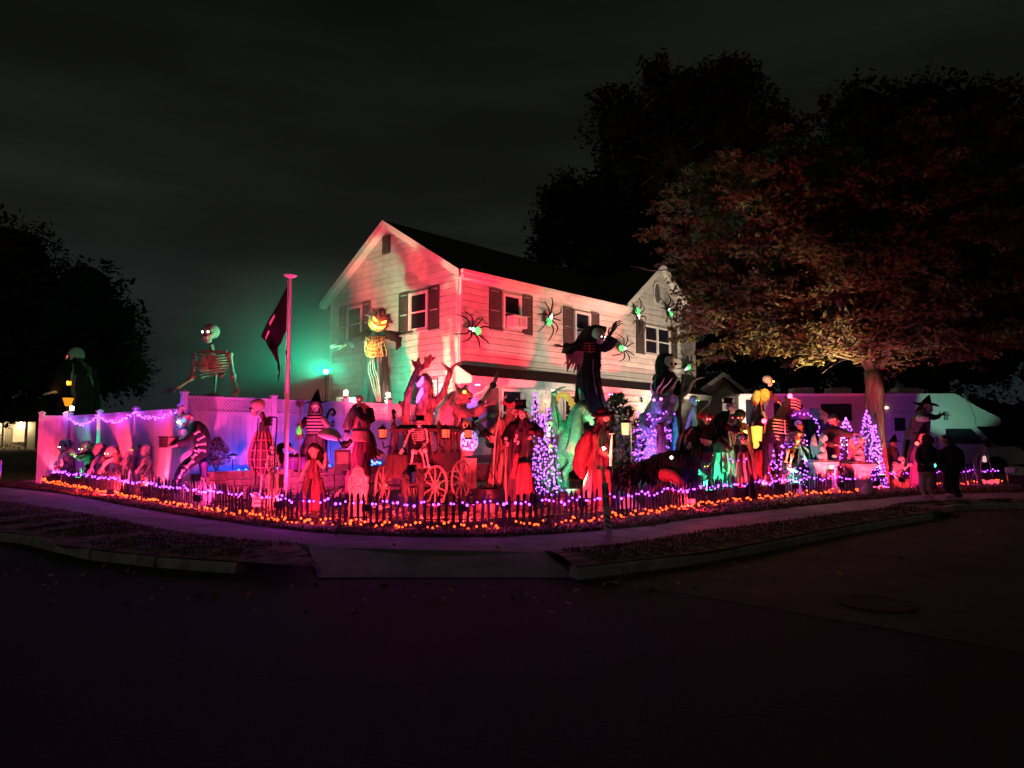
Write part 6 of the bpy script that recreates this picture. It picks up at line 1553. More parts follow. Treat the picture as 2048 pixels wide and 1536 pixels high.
# ---------------------------------------------------------------- violet light trees at the porch
def light_cone(name, label, px, Y, top, base, r, n, group, bare=0.0, z=None):
    F = Fig(name, label, "light tree", px, Y, group)
    hh = F.L(px, top).z; mb = MB(); mb.tube([(0, 0, 0), (0, 0, hh)], .015, 6); mb.build("pole", m_blackp, F.root)
    pts = []
    for i in range(n):
        t = (i + rnd.random()) / n; z = hh * (1 - t); rr = r * t ** .8; a = i * 2.4 + rnd.uniform(-.2, .2)
        pts.append(V((rr * math.cos(a), rr * math.sin(a), max(.05, z + rnd.uniform(-.05, .05)))))
    mb = MB()
    for j in range(8):
        a = 6.2832 * j / 8; mb.tube([(0, 0, hh), (r * math.cos(a), r * math.sin(a), .02)], .005, 4)
    mb.build("wire", m_blackp, F.root)
    for q in pts:
        if rnd.random() < bare: continue
        obj("bulb", b_puw, F.root, q, (rnd.uniform(-1, 1), rnd.uniform(-1, 1), 0))
    return F
light_cone("light_tree", "tall thin violet light tree rising behind the top hat ghoul's hat", 1071, 16.2, 785, 970, .28, 110, "violet light trees")
light_cone("light_tree", "violet light tree spilling to the lawn between ghoul and dragon", 1086, 15.4, 830, 975, .34, 150, "violet light trees")
light_cone("light_tree", "violet light tree beside the dragon's wing", 1098, 16.6, 815, 960, .30, 90, "violet light trees")
F = Fig("skull_totem", "stack of pale animal skulls among the violet lights", "skull totem", 1097, 15.9); H = F.L
skull(F, 1098, 850, 12, -20, 10, m_bonew, dy=0); skull(F, 1093, 872, 12, -30, 10, m_bonew); skull(F, 1100, 895, 9, -10, 10, m_gold)
MB().tube([(0, .1, 0), H(1097, 850, .1)], .03, 6).build("stake", m_wood, F.root)
# ---------------------------------------------------------------- dragon
F = Fig("dragon", "green dragon with arched neck, folded ribbed wing and pale skull like head", "dragon figure", 1150, 16.8); k = F.k; H = F.L
m_dr = mat("dragon_scale", (.22, .40, .26), .55, .35, 26, bump=.7, bscale=60); m_be = mat("dragon_belly", (.72, .40, .34), .6, .2, 10)
mb = MB(); P = spline([H(1118, 905, .2), H(1128, 868, .1), H(1148, 852, 0), H(1152, 880, 0), H(1138, 905, .1)], 4)
mb.ell(H(1138, 880), (22 * k, 22 * k, 34 * k), M.Rotation(R(12), 3, 'Y')); mb.ell(H(1122, 855, .1), (18 * k, 18 * k, 16 * k))
mb.tube(spline([H(1150, 868), H(1150, 840), H(1155, 820), H(1165, 815), H(1172, 828, -.05), H(1176, 842, -.1)], 4), [20 * k, 19 * k, 18 * k, 17 * k, 16 * k, 15 * k, 14 * k, 13 * k, 12 * k, 12 * k, 11 * k, 11 * k, 11 * k, 11 * k, 10 * k, 10 * k, 10 * k, 9 * k, 9 * k, 9 * k, 8 * k], 12)
for pts in ([(1140, 900, -.1), (1150, 925, -.25), (1130, 945, -.1), (1134, 'g', -.2)], [(1122, 895, .2), (1122, 925, .1), (1112, 940, .2), (1126, 'g', .1)]):
    PP = [pt(F, q) for q in pts]; mb.tube(PP, [17 * k, 13 * k, 7 * k, 6 * k], 10)
    g = PP[-1]
    for dx in (-.12, 0, .12): mb.tube([g + V((dx * .4, -.05, .08)), g + V((dx + .12, -.28, .02))], [.06, .02], 6)
mb.tube(spline([H(1120, 905, .2), H(1105, 930, .3), H(1095, 955, .2), H(1086, 966, 0), H(1080, 958, -.2)], 4), [14 * k, 13 * k, 12 * k, 11 * k, 10 * k, 9 * k, 8 * k, 7 * k, 7 * k, 6 * k, 5 * k, 5 * k, 4 * k, 4 * k, 3 * k, 2 * k, 1 * k], 9)
mb.tube([H(1158, 880, -.2), H(1168, 890, -.4), H(1160, 900, -.5)], [7 * k, 5 * k, 4 * k], 8)
fuse(mb, "body", m_dr, F.root, .035, 1)
mb = MB(); P = spline([H(1143, 905, -.36), H(1150, 880, -.40), H(1153, 850, -.34), H(1155, 828, -.2), H(1164, 815, -.14), H(1171, 824, -.15)], 3)
mb.tube(P, [lerp(13, 6, i / (len(P) - 1)) * k for i in range(len(P))], 9, flat=.8); mb.build("belly_plates", m_be, F.root, True)
h = skull(F, 1180, 838, 13, 70, 12, m_bonew, None, dy=-.15); mb = MB(); mb.tube([(.3, .3, .8), (.5, .9, 1.3), (.6, 1.4, 1.4)], [.2, .14, .03], 7); mb.tube([(-.3, .3, .8), (-.5, .9, 1.3), (-.6, 1.4, 1.4)], [.2, .14, .03], 7); h2 = mb.build("horn", m_bone, h)
m_wi = mat("wing_skin", (.20, .30, .24), .6, .35, 6, bump=.4)
wg = thing("wing", None, None); wg.parent = F.root
limb(F, [(1122, 850, .1, 6), (1112, 820, -.1, 5), (1106, 786, -.3, 4)], m_dr, "wing_arm", wg); limb(F, [(1106, 786, -.3, 3.5), (1118, 778, -.3, 2), (1132, 773, -.3, 1)], m_dr, "wing_finger", wg); MB().ell(H(1108, 787, -.3), 6 * k).build("wing_knuckle", m_dr, wg, True)
mb = MB(); tops = [H(1106, 786, -.32)]; ends = [(1098, 850, .1), (1101, 865, -.1), (1106, 872, -.25), (1112, 870, -.3), (1116, 862, -.25), (1120, 850, 0)]
g = []
for i, e in enumerate(ends): g.append([tops[0].lerp(H(*e), j / 8) + V((0, -.06 * math.sin(math.pi * j / 8) * (i % 2), 0)) for j in range(9)])
mb.loft(g, cap=False, closed=False); o = mb.build("wing_membrane", m_wi, wg, True); o.modifiers.new("t", 'SOLIDIFY').thickness = .012
mb = MB(); [mb.tube([tops[0], tops[0].lerp(H(*e), .5) + V((0, -.03, 0)), H(*e)], [.03, .022, .01], 6) for e in ends]; mb.build("wing_ribs", m_dr, wg, True)
limb(F, [(1166, 800, .3, 6), (1162, 788, .3, 5), (1158, 776, .3, 1)], m_dr, "second_wing_claw", F.root)
F = Fig("serpent_skeleton", "yellow lit serpent spine arching behind the dragon's neck", "skeleton figure", 1130, 17.6); H = F.L; k = F.k
P = spline([H(1108, 815), H(1112, 798), H(1124, 789), H(1136, 794), H(1144, 808), H(1148, 826)], 4)
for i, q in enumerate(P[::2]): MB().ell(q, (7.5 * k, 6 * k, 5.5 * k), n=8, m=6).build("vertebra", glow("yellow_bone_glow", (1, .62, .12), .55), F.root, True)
skull(F, 1111, 808, 8, -30, 20, m_gold); MB().tube([(0, 0, 0), H(1146, 850), P[-1]], .02, 6).build("stake", m_wood, F.root)
F = Fig("speaker_box", "black speaker box on the lawn before the dragon's feet", "speaker", 1144, 14.9); MB().box((0, 0, .17), (.30, .28, .34)).build("case", m_blackp, F.root); MB().lathe([(0, 0), (.11, 0), (.12, .015), (.09, .012), (0, .004)], n=16).build("cone", m_iron, F.root)
F.root.children[1].rotation_euler = (R(90), 0, 0); F.root.children[1].location = (0, -.14, .18)
# ---------------------------------------------------------------- red cloaked pirate
F = Fig("cloaked_pirate", "red cloaked bearded pirate aiming a long pistol, in front of the dragon", "pirate figure", 1200, 14.1); k = F.k; H = F.L
robe(F, [(1205, 'g', 19, .7), (1206, 960, 18, .7), (1203, 915, 20, .65), (1203, 870, 20, .6), (1204, 850, 13, .7), (1207, 843, 7, .9)], mat("maroon_coat", (.09, .025, .03), .9, .55, 3, bump=.8, bscale=5, stretch=(5, 5, .6)), "coat", amp=.12, folds=6)
mb = MB(); g = []
for i in range(9):
    u = i / 8; a = H(lerp(1183, 1205, u), lerp(856, 850, u), lerp(.25, -.25, u)); b = H(lerp(1144, 1186, u), lerp(928, 935, u), lerp(.25, -.35, u)); b2 = H(lerp(1162, 1180, u), 955, lerp(.1, -.3, u))
    P = spline([a, a.lerp(b, .5) + V((-.03, 0, .02)), b if i < 7 else b2], 4); g.append([q + V((0, .05 * math.sin(u * 9 + j * .5), 0)) for j, q in enumerate(P)])
o = mb.loft(g, cap=False, closed=False).build("cloak", m_redc, F.root, True); o.modifiers.new("t", 'SOLIDIFY').thickness = .012
limb(F, [(1180, 862, .1, 8), (1165, 900, .1, 14), (1160, 935, .1, 15), (1166, 957, 0, 4)], m_redc, "cloak_fold")
h = face(F, 1210, 834, 12, 45, 6, m_flesh, None); hairs(F, h, (0, 0, 0), .8, 60, 1.9, mat("red_grey_hair", (.30, .10, .08), .8, .3), .8, 1.1, .08)
mb = MB(); [mb.tube([(rnd.uniform(-.3, .3), -.6, -.55), (rnd.uniform(-.3, .3), -.8, -1.1), (rnd.uniform(-.2, .2), -.7, -1.7)], [.09, .07, .02], 5) for _ in range(18)]; mb.build("beard", mat("red_grey_hair", (.30, .10, .08), .8), h)
brim_hat(F, 1206, 828, 14, m_redc, crown=.75, cw=.8, brim=1.75, roll=-14, tilt=8, yaw=30)
limb(F, [(1190, 868, -.15, 9), (1196, 895, -.3, 8), (1216, 912, -.5, 6)], m_redc, "sleeve"); hand(F, 1216, 912, 13, (1, -.3, .2), (0, -1, .4), m_flesh, 'fist', dy=-.5)
limb(F, [(1216, 862, -.1, 8), (1224, 880, -.25, 7), (1225, 897, -.4, 5)], mat("maroon_coat", (0, 0, 0)), "sleeve"); hand(F, 1224, 897, 12, (-.2, -.6, -.8), (0, -1, 0), m_flesh, 'fist', dy=-.45)
MB().tube([H(1221, 932, -.5), H(1222, 905, -.5), H(1224, 868, -.5)], [.030, .026, .016], 8).build("pistol_barrel", m_bone, F.root); MB().tube([H(1218, 868, -.5), H(1229, 867, -.5)], .012, 6).build("crossguard", m_bone, F.root)
MB().ell(H(1208, 897, -.62), .028).build("spark_lamp", glow("spark", (1, .85, .5), 70), F.root); lamp(F.root, 'POINT', H(1208, 897, -.75), (1, .75, .4), 12, size=.03)
for x in (1198, 1216): limb(F, [(x, 940, -.2, 7), (x + 2, 970, -.25, 6), (x + 2, 'g', -.2, 5)], m_redc, "leg")
MB().ell(F.ground(1200, -.3) + V((0, 0, .05)), (.11, .16, .07)).build("boot", m_brownc, F.root, True); MB().ell(F.ground(1219, -.3) + V((0, 0, .05)), (.11, .16, .07)).build("boot", m_brownc, F.root, True)
F = Fig("draped_ghost", "small green lit draped ghost cloth between the speaker box and the cloaked pirate", "ghost figure", 1180, 15.0)
robe(F, [(1181, 'g', 15, .8), (1181, 975, 14, .8), (1182, 945, 12, .7), (1184, 925, 6, .8)], mat("pale_gauze", (.42, .46, .42), .9, .2), "drape", amp=.22, folds=6)
# pale lit square lamp box
F = Fig("box_lamp", "pale cream lit box lamp hanging among the dark shrub leaves", "lamp", 1251, 16.6); H = F.L; k = F.k
MB().tube([F.ground(1262, .05), H(1262, 845, .05), H(1252, 842, 0)], .012, 6).build("hook", m_white, F.root)
MB().lathe([(0, -.15), (.085, -.15), (.10, .13), (0, .13)], H(1251, 857), n=6).build("glass", glow("cream_lamp", (1, .72, .36), .9), F.root)
MB().lathe([(.13, .13), (.05, .2), (0, .21)], H(1251, 857), n=6).build("lid", m_iron, F.root)
lamp(F.root, 'POINT', H(1251, 870, -.25), (1, .75, .4), 6, size=.05)
F = Fig("stone_pedestal_lamp", "pale rounded stone ornament on the lawn under the box lamp", "garden ornament", 1255, 15.9); H = F.L
MB().lathe([(0, 0), (.16, 0), (.18, .06), (.10, .14), (.09, .3), (.19, .42), (.21, .55), (.12, .62), (0, .63)], n=16).build("urn", m_stone, F.root, True)
# ---------------------------------------------------------------- cloaked giant on the lawn before the porch
F = Fig("cloaked_giant", "towering black hooded ghoul with raised claws and dark red ribs before the porch", "giant figure", 1176, 20.0); k = F.k; H = F.L
robe(F, [(1185, 'g', 44, .8), (1183, 830, 36, .8), (1178, 770, 24, .7), (1177, 720, 21, .65), (1177, 695, 22, .6), (1180, 678, 17, .7)], m_black, amp=.14, folds=10)
mb = MB(); rows = []
for i in range(11):
    t = i / 10; c = F.L(lerp(1170, 1193, sm(t)), lerp(696, 648, t)); w = (18 + 8 * math.sin(math.pi * t * .9)) * (1 if i < 10 else .15)
    rows.append([c + V((w * k * math.cos(a), w * .85 * k * math.sin(a) + .15, 0)) for a in [6.2832 * j / 24 for j in range(24)]])
mb.loft(rows).build("hood", m_black, F.root, True)
skull(F, 1197, 672, 17, 35, 14, mat("grey_bone", (.3, .3, .3)), E_WHT, dy=-.28, er=.09)
limb(F, [(1162, 688, -.1, 10), (1146, 698, -.2, 11), (1130, 696, -.3, 13)], m_black, "sleeve"); hand(F, 1132, 694, 22, (-1, -.3, .12), (0, -.5, 1), m_blackp, 'claw', dy=-.35)
limb(F, [(1198, 692, -.1, 10), (1216, 690, -.2, 12), (1224, 676, -.3, 12)], m_black, "sleeve"); hand(F, 1218, 672, 34, (.55, -.2, .85), (-.6, -.5, .6), m_blackp, 'claw', dy=-.3)
mb = MB()
for i in range(10): 
    x = 1133 + i * 3.4; mb.tube([H(x, 702, -.3), H(x + rnd.uniform(-4, 3), 722, -.3), H(x - rnd.uniform(2, 9), 734 + rnd.uniform(-8, 12), -.3)], [.05, .045, .012], 5, flat=.3)
mb.build("rag_strips", mat("thin_grey_gauze", (.20, .14, .14), .9, .2), F.root)
ribcage(F, (1178, 684, -.1), (1178, 712, -.1), 14, mat("dark_red_bone", (.35, .14, .14), .6, .2), n=6, rr=.08)
mb = MB()
for s in (-1, 1):
    for i in range(14): mb.tube([H(1178 + s * 19, 690 + i * 5, -.2), H(1178 + s * (24 + rnd.uniform(0, 4)), 695 + i * 5, -.25)], [.03, .005], 4)
mb.build("ragged_edge", m_black, F.root)
# ---------------------------------------------------------------- horned demon wrapped in violet lights, reaper behind
F = Fig("reaper", "tall black hooded reaper with a pale skull face and a scythe", "reaper figure", 1332, 20.5); k = F.k; H = F.L
robe(F, [(1330, 'g', 36, .7), (1330, 850, 33, .7), (1330, 790, 27, .65), (1331, 755, 25, .6), (1331, 745, 17, .7), (1333, 736, 9, .9)], m_black, amp=.10, folds=8)
mb = MB(); rows = []
for i in range(12):
    t = i / 11; w = (13 + 9 * math.sin(math.pi * (t * .85 + .08))) * (1 if i < 11 else .2); c = F.L(lerp(1328, 1333, t), lerp(752, 704, t))
    rows.append([c + V((w * .86 * k * math.cos(a), w * .9 * k * math.sin(a) + .12, 0)) for a in [6.2832 * j / 24 for j in range(24)]])
mb.loft(rows).build("hood", m_black, F.root, True)
skull(F, 1340, 728, 16.5, 24, 6, m_bonew, None, dy=-.12)
limb(F, [(1350, 765, -.1, 9), (1362, 785, -.2, 8), (1357, 800, -.3, 8)], m_black, "sleeve"); hand(F, 1360, 799, 15, (.5, -.3, -.4), (0, -1, 0), m_bonew, 'fist', dy=-.35)
MB().tube([H(1354, 893, -.35), H(1360, 812, -.35), H(1367, 750, -.35)], [.05, .05, .045], 8).build("scythe_shaft", m_wood, F.root, True)
mb = MB(); P = spline([H(1352, 800, -.35), H(1374, 785, -.35), H(1384, 765, -.35), H(1397, 757, -.35), H(1411, 754, -.35)], 4); mb.tube(P, [lerp(5, .6, (i / (len(P) - 1))) * k for i in range(len(P))], 8, flat=.3); mb.build("scythe_blade", mat("dull_steel", (.30, .28, .32), .4, .2, metal=.4), F.root, True)
F = Fig("horned_demon", "violet lit horned dragon demon draped in violet fairy lights", "demon figure", 1312, 18.4); k = F.k; H = F.L
m_dm = mat("demon_hide", (.28, .24, .30), .7, .35, 9, bump=.7)
mb = MB(); mb.tube(spline([F.ground(1308), H(1308, 900), H(1312, 860), H(1316, 832), H(1322, 805), H(1324, 790)], 3), [34 * k, 34 * k, 35 * k, 35 * k, 35 * k, 34 * k, 34 * k, 33 * k, 32 * k, 30 * k, 28 * k, 25 * k, 21 * k, 18 * k, 14 * k, 8 * k], 14)
mb.ell(H(1340, 806), (18 * k, 18 * k, 22 * k)); mb.tube([H(1318, 795, -.1), H(1316, 808, -.45), H(1319, 826, -.6)], [13 * k, 11 * k, 5 * k], 10); mb.ell(H(1315, 798, -.3), (13 * k, 12 * k, 11 * k))
mb.tube(spline([H(1340, 815, -.2), H(1336, 840, -.45), H(1320, 850, -.55)], 3), [9 * k, 9 * k, 8 * k, 8 * k, 7 * k, 7 * k, 6 * k], 8); mb.tube(spline([H(1288, 830, -.1), H(1285, 850, -.4), H(1300, 860, -.55)], 3), [9 * k, 9 * k, 8 * k, 8 * k, 7 * k, 7 * k, 6 * k], 8)
fuse(mb, "body", m_dm, F.root, .04, 1, .02)
for pts in ([(1307, 790), (1302, 778), (1303, 768), (1309, 760)], [(1320, 788), (1327, 776), (1336, 768), (1345, 756)], [(1313, 788), (1316, 776), (1322, 770), (1329, 756)]):
    P = spline([H(a, b, -.3) for a, b in pts], 3); MB().tube(P, [lerp(2.8, .4, i / (len(P) - 1)) * k for i in range(len(P))], 7).build("horn", m_bone, F.root, True)
wg = thing("wing", None, None); wg.parent = F.root
g = [[H(1322, 800, .1).lerp(H(*e), j / 6) for j in range(7)] for e in ((1358, 756, .2), (1352, 768, .1), (1347, 778, .15), (1344, 788, .05), (1340, 800, .1))]
o = MB().loft(g, cap=False, closed=False).build("wing_membrane", mat("wing_pink", (.45, .30, .28), .7, .2), wg); o.modifiers.new("t", 'SOLIDIFY').thickness = .02
mb = MB(); [mb.tube([H(1322, 800, .05), H(*e)], [.04, .012], 6) for e in ((1358, 756, .2), (1347, 778, .15), (1340, 800, .1))]; mb.build("wing_ribs", m_dm, wg, True)
for x, y in ((1308, 800), (1322, 798)): MB().ell(H(x, y, -.95 + .25), .035).build("eye", E_PUR, F.root)
hand(F, 1322, 851, 16, (-1, -.3, -.3), (0, -.6, 1), m_dm, 'claw', dy=-.6)
robe(F, [(1345, 925, 6, .6, -.3), (1350, 880, 7, .6, -.3), (1348, 830, 6, .6, -.3)], mat("blue_gauze", (.08, .30, .42), .9, .2), "blue_scarf", folds=4, amp=.15)
L_ = thing("fairy_lights", "violet fairy lights wound round the horned demon", "string lights", F.o, 0, "violet light strings"); pts = []
for i in range(230):
    t = rnd.random() ** .8; y = lerp(826, 925, t); rr = 34; a = rnd.uniform(math.pi * 1.02, math.pi * 1.98)
    q = H(1312 + (0 if t < .2 else -6 * t), y) + V((rr * k * 1.06 * math.cos(a), rr * k * 1.1 * math.sin(a), 0)); pts.append(q); obj("bulb", b_puw, L_, q)
for i in range(26): obj("bulb", b_puw, L_, H(1262 + rnd.uniform(0, 30), 860 + rnd.uniform(0, 60), -.2 + rnd.uniform(-.2, .2)))
mb = MB()
for i in range(7):
    y = 832 + i * 14; mb.tube([H(1312, y) + V((35 * k * math.cos(a), 36 * k * math.sin(a), .05 * math.sin(3 * a + i))) for a in [math.pi + math.pi * j / 12 for j in range(13)]], .006, 4)
mb.build("wire", m_blackp, L_)
robe(F, [(1322, 915, 8, .5, -.78), (1322, 880, 9, .5, -.78), (1320, 845, 5, .5, -.7)], m_redc, "red_sash", folds=4, amp=.1)
F = Fig("snake_head_ghost", "green glowing snake skull on a tapering grey shroud right of the reaper", "ghost figure", 1386, 18.0); k = F.k; H = F.L
robe(F, [(1384, 'g', 22, .8), (1384, 870, 16, .8), (1385, 835, 9, .8), (1388, 812, 5, .8)], m_grey, "shroud", amp=.15)
skull(F, 1388, 801, 11, 30, 4, m_green, E_GRN)
# ---------------------------------------------------------------- black beast
F = Fig("black_beast", "huge shaggy black beast with exposed red ribs and open red jaws behind the pickets", "beast figure", 1335, 15.6); k = F.k; H = F.L
m_bf = mat("black_shaggy_fur", (.012, .010, .016), .95, .4, 14, bump=1.0, bscale=36)
P = spline([H(1228, 960, .5), H(1258, 946, .4), H(1295, 938, .2), H(1335, 928, 0), H(1362, 930, -.05), H(1384, 946, -.1)], 4)
mb = MB(); mb.tube(P, [lerp(11, 27, sm(i / (len(P) - 1) * 1.4)) * k for i in range(len(P))], 12)
mb.tube(spline([H(1350, 930, -.2), H(1360, 950, -.5), H(1354, 962, -.7)], 3), [24 * k, 23 * k, 21 * k, 18 * k, 15 * k, 13 * k, 10 * k], 10)
for pts in ([(1385, 935, -.1), (1380, 970, -.2), (1374, 'g', -.2)], [(1300, 945, .1), (1306, 975, 0), (1312, 'g', 0)], [(1246, 955, .4), (1244, 975, .3), (1252, 'g', .3)], [(1372, 935, .4), (1366, 975, .4), (1360, 'g', .4)]):
    mb.tube([pt(F, q) for q in pts], [13 * k, 9 * k, 8 * k], 8)
for s in (-6, 5): mb.tube([H(1352 + s, 910, -.1), H(1350 + s, 899, -.1)], [5 * k, 1 * k], 6)
fuse(mb, "body", m_bf, F.root, .04, 1, .035)
mb = MB()
for i in range(420):
    t = rnd.random(); c = H(lerp(1235, 1388, t), lerp(952, 926, t) + rnd.uniform(-16, 22), -.2 - .2 * t); d = V((rnd.uniform(-.5, .2), -.3, -.6)).normalized() * rnd.uniform(.08, .2); n0 = V((rnd.uniform(-.1, .1), rnd.uniform(-.2, .1), rnd.uniform(0, .12)))
    mb.tube([c + n0, c + n0 + d * .6, c + n0 + d + V((0, 0, -.03))], [.016, .014, .002], 4)
tag(mb.build("fur", m_bf, F.root), kind='stuff')
mb = MB(); mb.ell(H(1271, 945, -.02), (17 * k, .16, 20 * k)); mb.build("flank_wound", mat("raw_red", (.40, .05, .07), .6, .3, 9), F.root, True)
mb = MB(); [mb.tube(spline([H(1260 + i * 5.5, 934, -.16), H(1263 + i * 5.5, 946, -.22), H(1261 + i * 5.5, 958, -.14)], 3), .016, 6) for i in range(5)]; mb.build("rib", m_redc, F.root, True)
mb = MB(); mb.tube(spline([H(1326, 950, -.55), H(1345, 953, -.75), H(1362, 968, -.85), H(1373, 974, -.85)], 4), [13 * k, 13 * k, 13 * k, 12 * k, 12 * k, 11 * k, 10 * k, 9 * k, 8 * k, 7 * k, 6 * k, 4 * k, 2 * k], 9); mb.build("upper_jaw", mat("raw_red", (0, 0, 0)), F.root, True)
mb = MB(); mb.tube(spline([H(1300, 985, -.5), H(1322, 970, -.6), H(1345, 982, -.75), H(1368, 985, -.8)], 4), [5 * k] * 9 + [5 * k, 4 * k, 4 * k, 3 * k], 8); mb.build("lower_jaw", m_redc, F.root, True)
mb = MB(); [mb.tube([H(1342 + i * 5, 962 + i * 2, -.92), H(1342 + i * 5, 972 + i * 2, -.92)], [.018, .003], 5) for i in range(6)]; mb.build("teeth", m_bonew, F.root)
MB().ell(H(1343, 915, -.62), .036).build("eye", glow("beast_eye", (1, .75, .55), 5), F.root)
F = Fig("crumpled_sheet", "crumpled pale plastic sheet on the lawn below the beast's ribs", "plastic sheet", 1250, 14.3); H = F.L
g = [[V((lerp(-.45, .35, i / 10), lerp(-.15, .35, j / 7), .02 + .34 * max(0, math.sin(math.pi * i / 10) * math.sin(math.pi * j / 7)) + .05 * noise.noise(V((i * .9, j * .9, 2))))) for j in range(8)] for i in range(11)]
o = MB().loft(g, cap=False, closed=False).build("sheet", mat("pale_sheet", (.45, .48, .50), .4, .2), F.root); o.modifiers.new("t", 'SOLIDIFY').thickness = .01
# ---------------------------------------------------------------- red haired clown, goblin
F = Fig("red_haired_clown", "grinning clown with red glowing eyes, wild red hair and dark striped coat beside the beast", "clown figure", 1400, 16.3); k = F.k; H = F.L
robe(F, [(1394, 'g', 24, .7), (1396, 945, 22, .7), (1404, 900, 19, .65), (1408, 868, 18, .6), (1408, 852, 12, .7)], m_redc, "coat", amp=.14, folds=6)
robe(F, [(1406, 905, 20, .7), (1408, 868, 20, .65), (1408, 850, 13, .7)], m_black, "jacket", amp=.08)
robe(F, [(1378, "g", 22, .6, .25), (1376, 950, 24, .6, .25), (1374, 905, 24, .6, .22), (1380, 870, 20, .6, .15), (1390, 853, 11, .7, .1)], m_black, "cape", amp=.14)
h = skull(F, 1411, 838, 12, 20, 4, m_flesh, E_RED, er=.16); hairs(F, h, (0, 0, .1), .85, 100, 1.0, mat("red_hair", (.45, .04, .03), .7, .3, 30), 2.4, .3, .12)
limb(F, [(1394, 862, -.1, 8), (1380, 880, -.2, 8), (1384, 888, -.4, 6)], m_black, "sleeve"); hand(F, 1380, 886, 16, (-.4, -.4, -.8), (0, -1, 0), m_bone, 'hand', dy=-.4)
limb(F, [(1420, 862, -.1, 8), (1430, 880, -.25, 7), (1420, 890, -.45, 5)], m_black, "sleeve"); hand(F, 1420, 889, 14, (-.9, -.3, 0), (0, -.4, 1), m_flesh, 'hand', dy=-.45)
MB().slab([H(1400, 876, -.52), H(1424, 882, -.52), H(1422, 888, -.52), H(1404, 887, -.52)], (0, .05, 0)).build("orange_cloth", m_tan, F.root)
F = Fig("goblin", "small green lit goblin with big ears standing behind the pickets", "goblin figure", 1405, 15.6); k = F.k; H = F.L
mb = MB(); mb.ell(H(1406, 962), (13 * k, 12 * k, 15 * k)); mb.ell(H(1406, 948), (11 * k, 10 * k, 12 * k))
for s in (-1, 1): mb.tube([H(1406 + s * 6, 970), H(1406 + s * 8, 982, -.05), F.ground(1406 + s * 8, -.05)], [8 * k, 6 * k, 5 * k], 8); mb.ell(F.ground(1406 + s * 9, -.12) + V((0, 0, .03)), (6 * k, 9 * k, 3 * k))
mb.tube([H(1398, 945, -.05), H(1393, 935, -.2), H(1394, 922, -.25)], [5 * k, 4 * k, 3 * k], 8); mb.tube([H(1414, 945, -.05), H(1418, 955, -.2), H(1410, 960, -.3)], [5 * k, 4 * k, 3 * k], 8)
fuse(mb, "body", m_green, F.root, .022, 2)
h = face(F, 1408, 932, 11, 15, 5, m_green, E_YEL); mb = MB(); [mb.tube([(s * .7, .1, .1), (s * 1.3, .2, .45), (s * 1.7, .2, .6)], [.28, .18, .03], 8, flat=.4) for s in (-1, 1)]; mb.build("ear", m_green, h, True)
hand(F, 1394, 922, 9, (0, -.3, 1), (0, -1, 0), m_green, dy=-.25); hand(F, 1409, 960, 9, (-.8, -.4, -.2), (0, -.5, 1), m_green, dy=-.3)
# ---------------------------------------------------------------- undertaker, lantern bearer, small reaper
F = Fig("undertaker", "pale faced undertaker in a black hat with a green lit robe skirt", "undertaker figure", 1446, 17.0); k = F.k; H = F.L
robe(F, [(1452, 'g', 27, .7), (1450, 950, 25, .7), (1448, 905, 19, .7), (1446, 880, 18, .7)], mat("grey_green_robe", (.30, .34, .31), .9, .4, 5, bump=.5, c2=(.22, .25, .22)), "skirt", amp=.2, folds=7)
robe(F, [(1444, 905, 21, .75), (1442, 880, 22, .75), (1440, 850, 22, .7), (1445, 832, 15, .75), (1452, 822, 7, .9)], m_black, "coat", amp=.06)
face(F, 1461, 815, 11, 62, 4, m_white, None); brim_hat(F, 1456, 806, 11, m_black, crown=.95, cw=.82, brim=1.4, roll=5)
limb(F, [(1452, 848, -.2, 8), (1470, 858, -.3, 7), (1480, 866, -.35, 5)], m_black, "sleeve"); hand(F, 1476, 866, 12, (1, -.3, .1), (0, -.5, 1), m_flesh, 'hand', dy=-.4)
limb(F, [(1440, 880, -.3, 6), (1452, 890, -.4, 5), (1464, 900, -.4, 2)], m_black, "sleeve")
mb = MB(); [mb.tube(spline([H(1455 + i * 3, 845 + i, -.32), H(1468, 850 + i * 6, -.34), H(1472, 862 + i * 8, -.3)], 3), .012, 5) for i in range(4)]; mb.build("ribbon", m_green, F.root)
mb = MB(); [mb.slab([H(1440 + a, b, -.42), H(1446 + a, b - 14, -.42), H(1450 + a, b + 10, -.42)], (0, .03, 0)) for a, b in ((6, 935), (14, 960), (-4, 970))]; mb.build("torn_patch", m_black, F.root)
F = Fig("lantern_bearer", "dark hooded ghoul with red eyes holding up a yellow lantern", "ghoul figure", 1484, 17.5); k = F.k; H = F.L
robe(F, [(1488, 'g', 24, .7), (1488, 940, 22, .7), (1486, 890, 17, .7), (1484, 855, 15, .7), (1482, 845, 8, .8)], mat("maroon_robe", (.12, .03, .05), .9, .3), amp=.14)
face(F, 1479, 835, 12, -10, 8, m_brownc, E_RED, er=.15); MB().ell(H(1480, 829, .08), (12 * k, 12 * k, 11 * k)).build("hood", m_black, F.root, True)
limb(F, [(1475, 860, -.2, 7), (1480, 872, -.35, 6), (1488, 868, -.5, 4)], m_redc, "sleeve"); hand(F, 1486, 868, 11, (.6, -.4, .3), (0, -1, .3), m_flesh, 'fist', dy=-.5)
lantern(F, 1490, 864, 10, m_lan_y, dy=-.65, W=12)
face(F, 1464, 836, 9, 10, 0, m_brownc, E_RED, dy=.3, er=.16, name="second_head")
F = Fig("small_reaper", "small silver masked reaper with a curved staff between undertaker and rider", "reaper figure", 1484, 16.6); k = F.k; H = F.L
robe(F, [(1488, 'g', 19, .7), (1488, 950, 17, .7), (1486, 905, 13, .7), (1485, 890, 7, .8)], m_black, amp=.16)
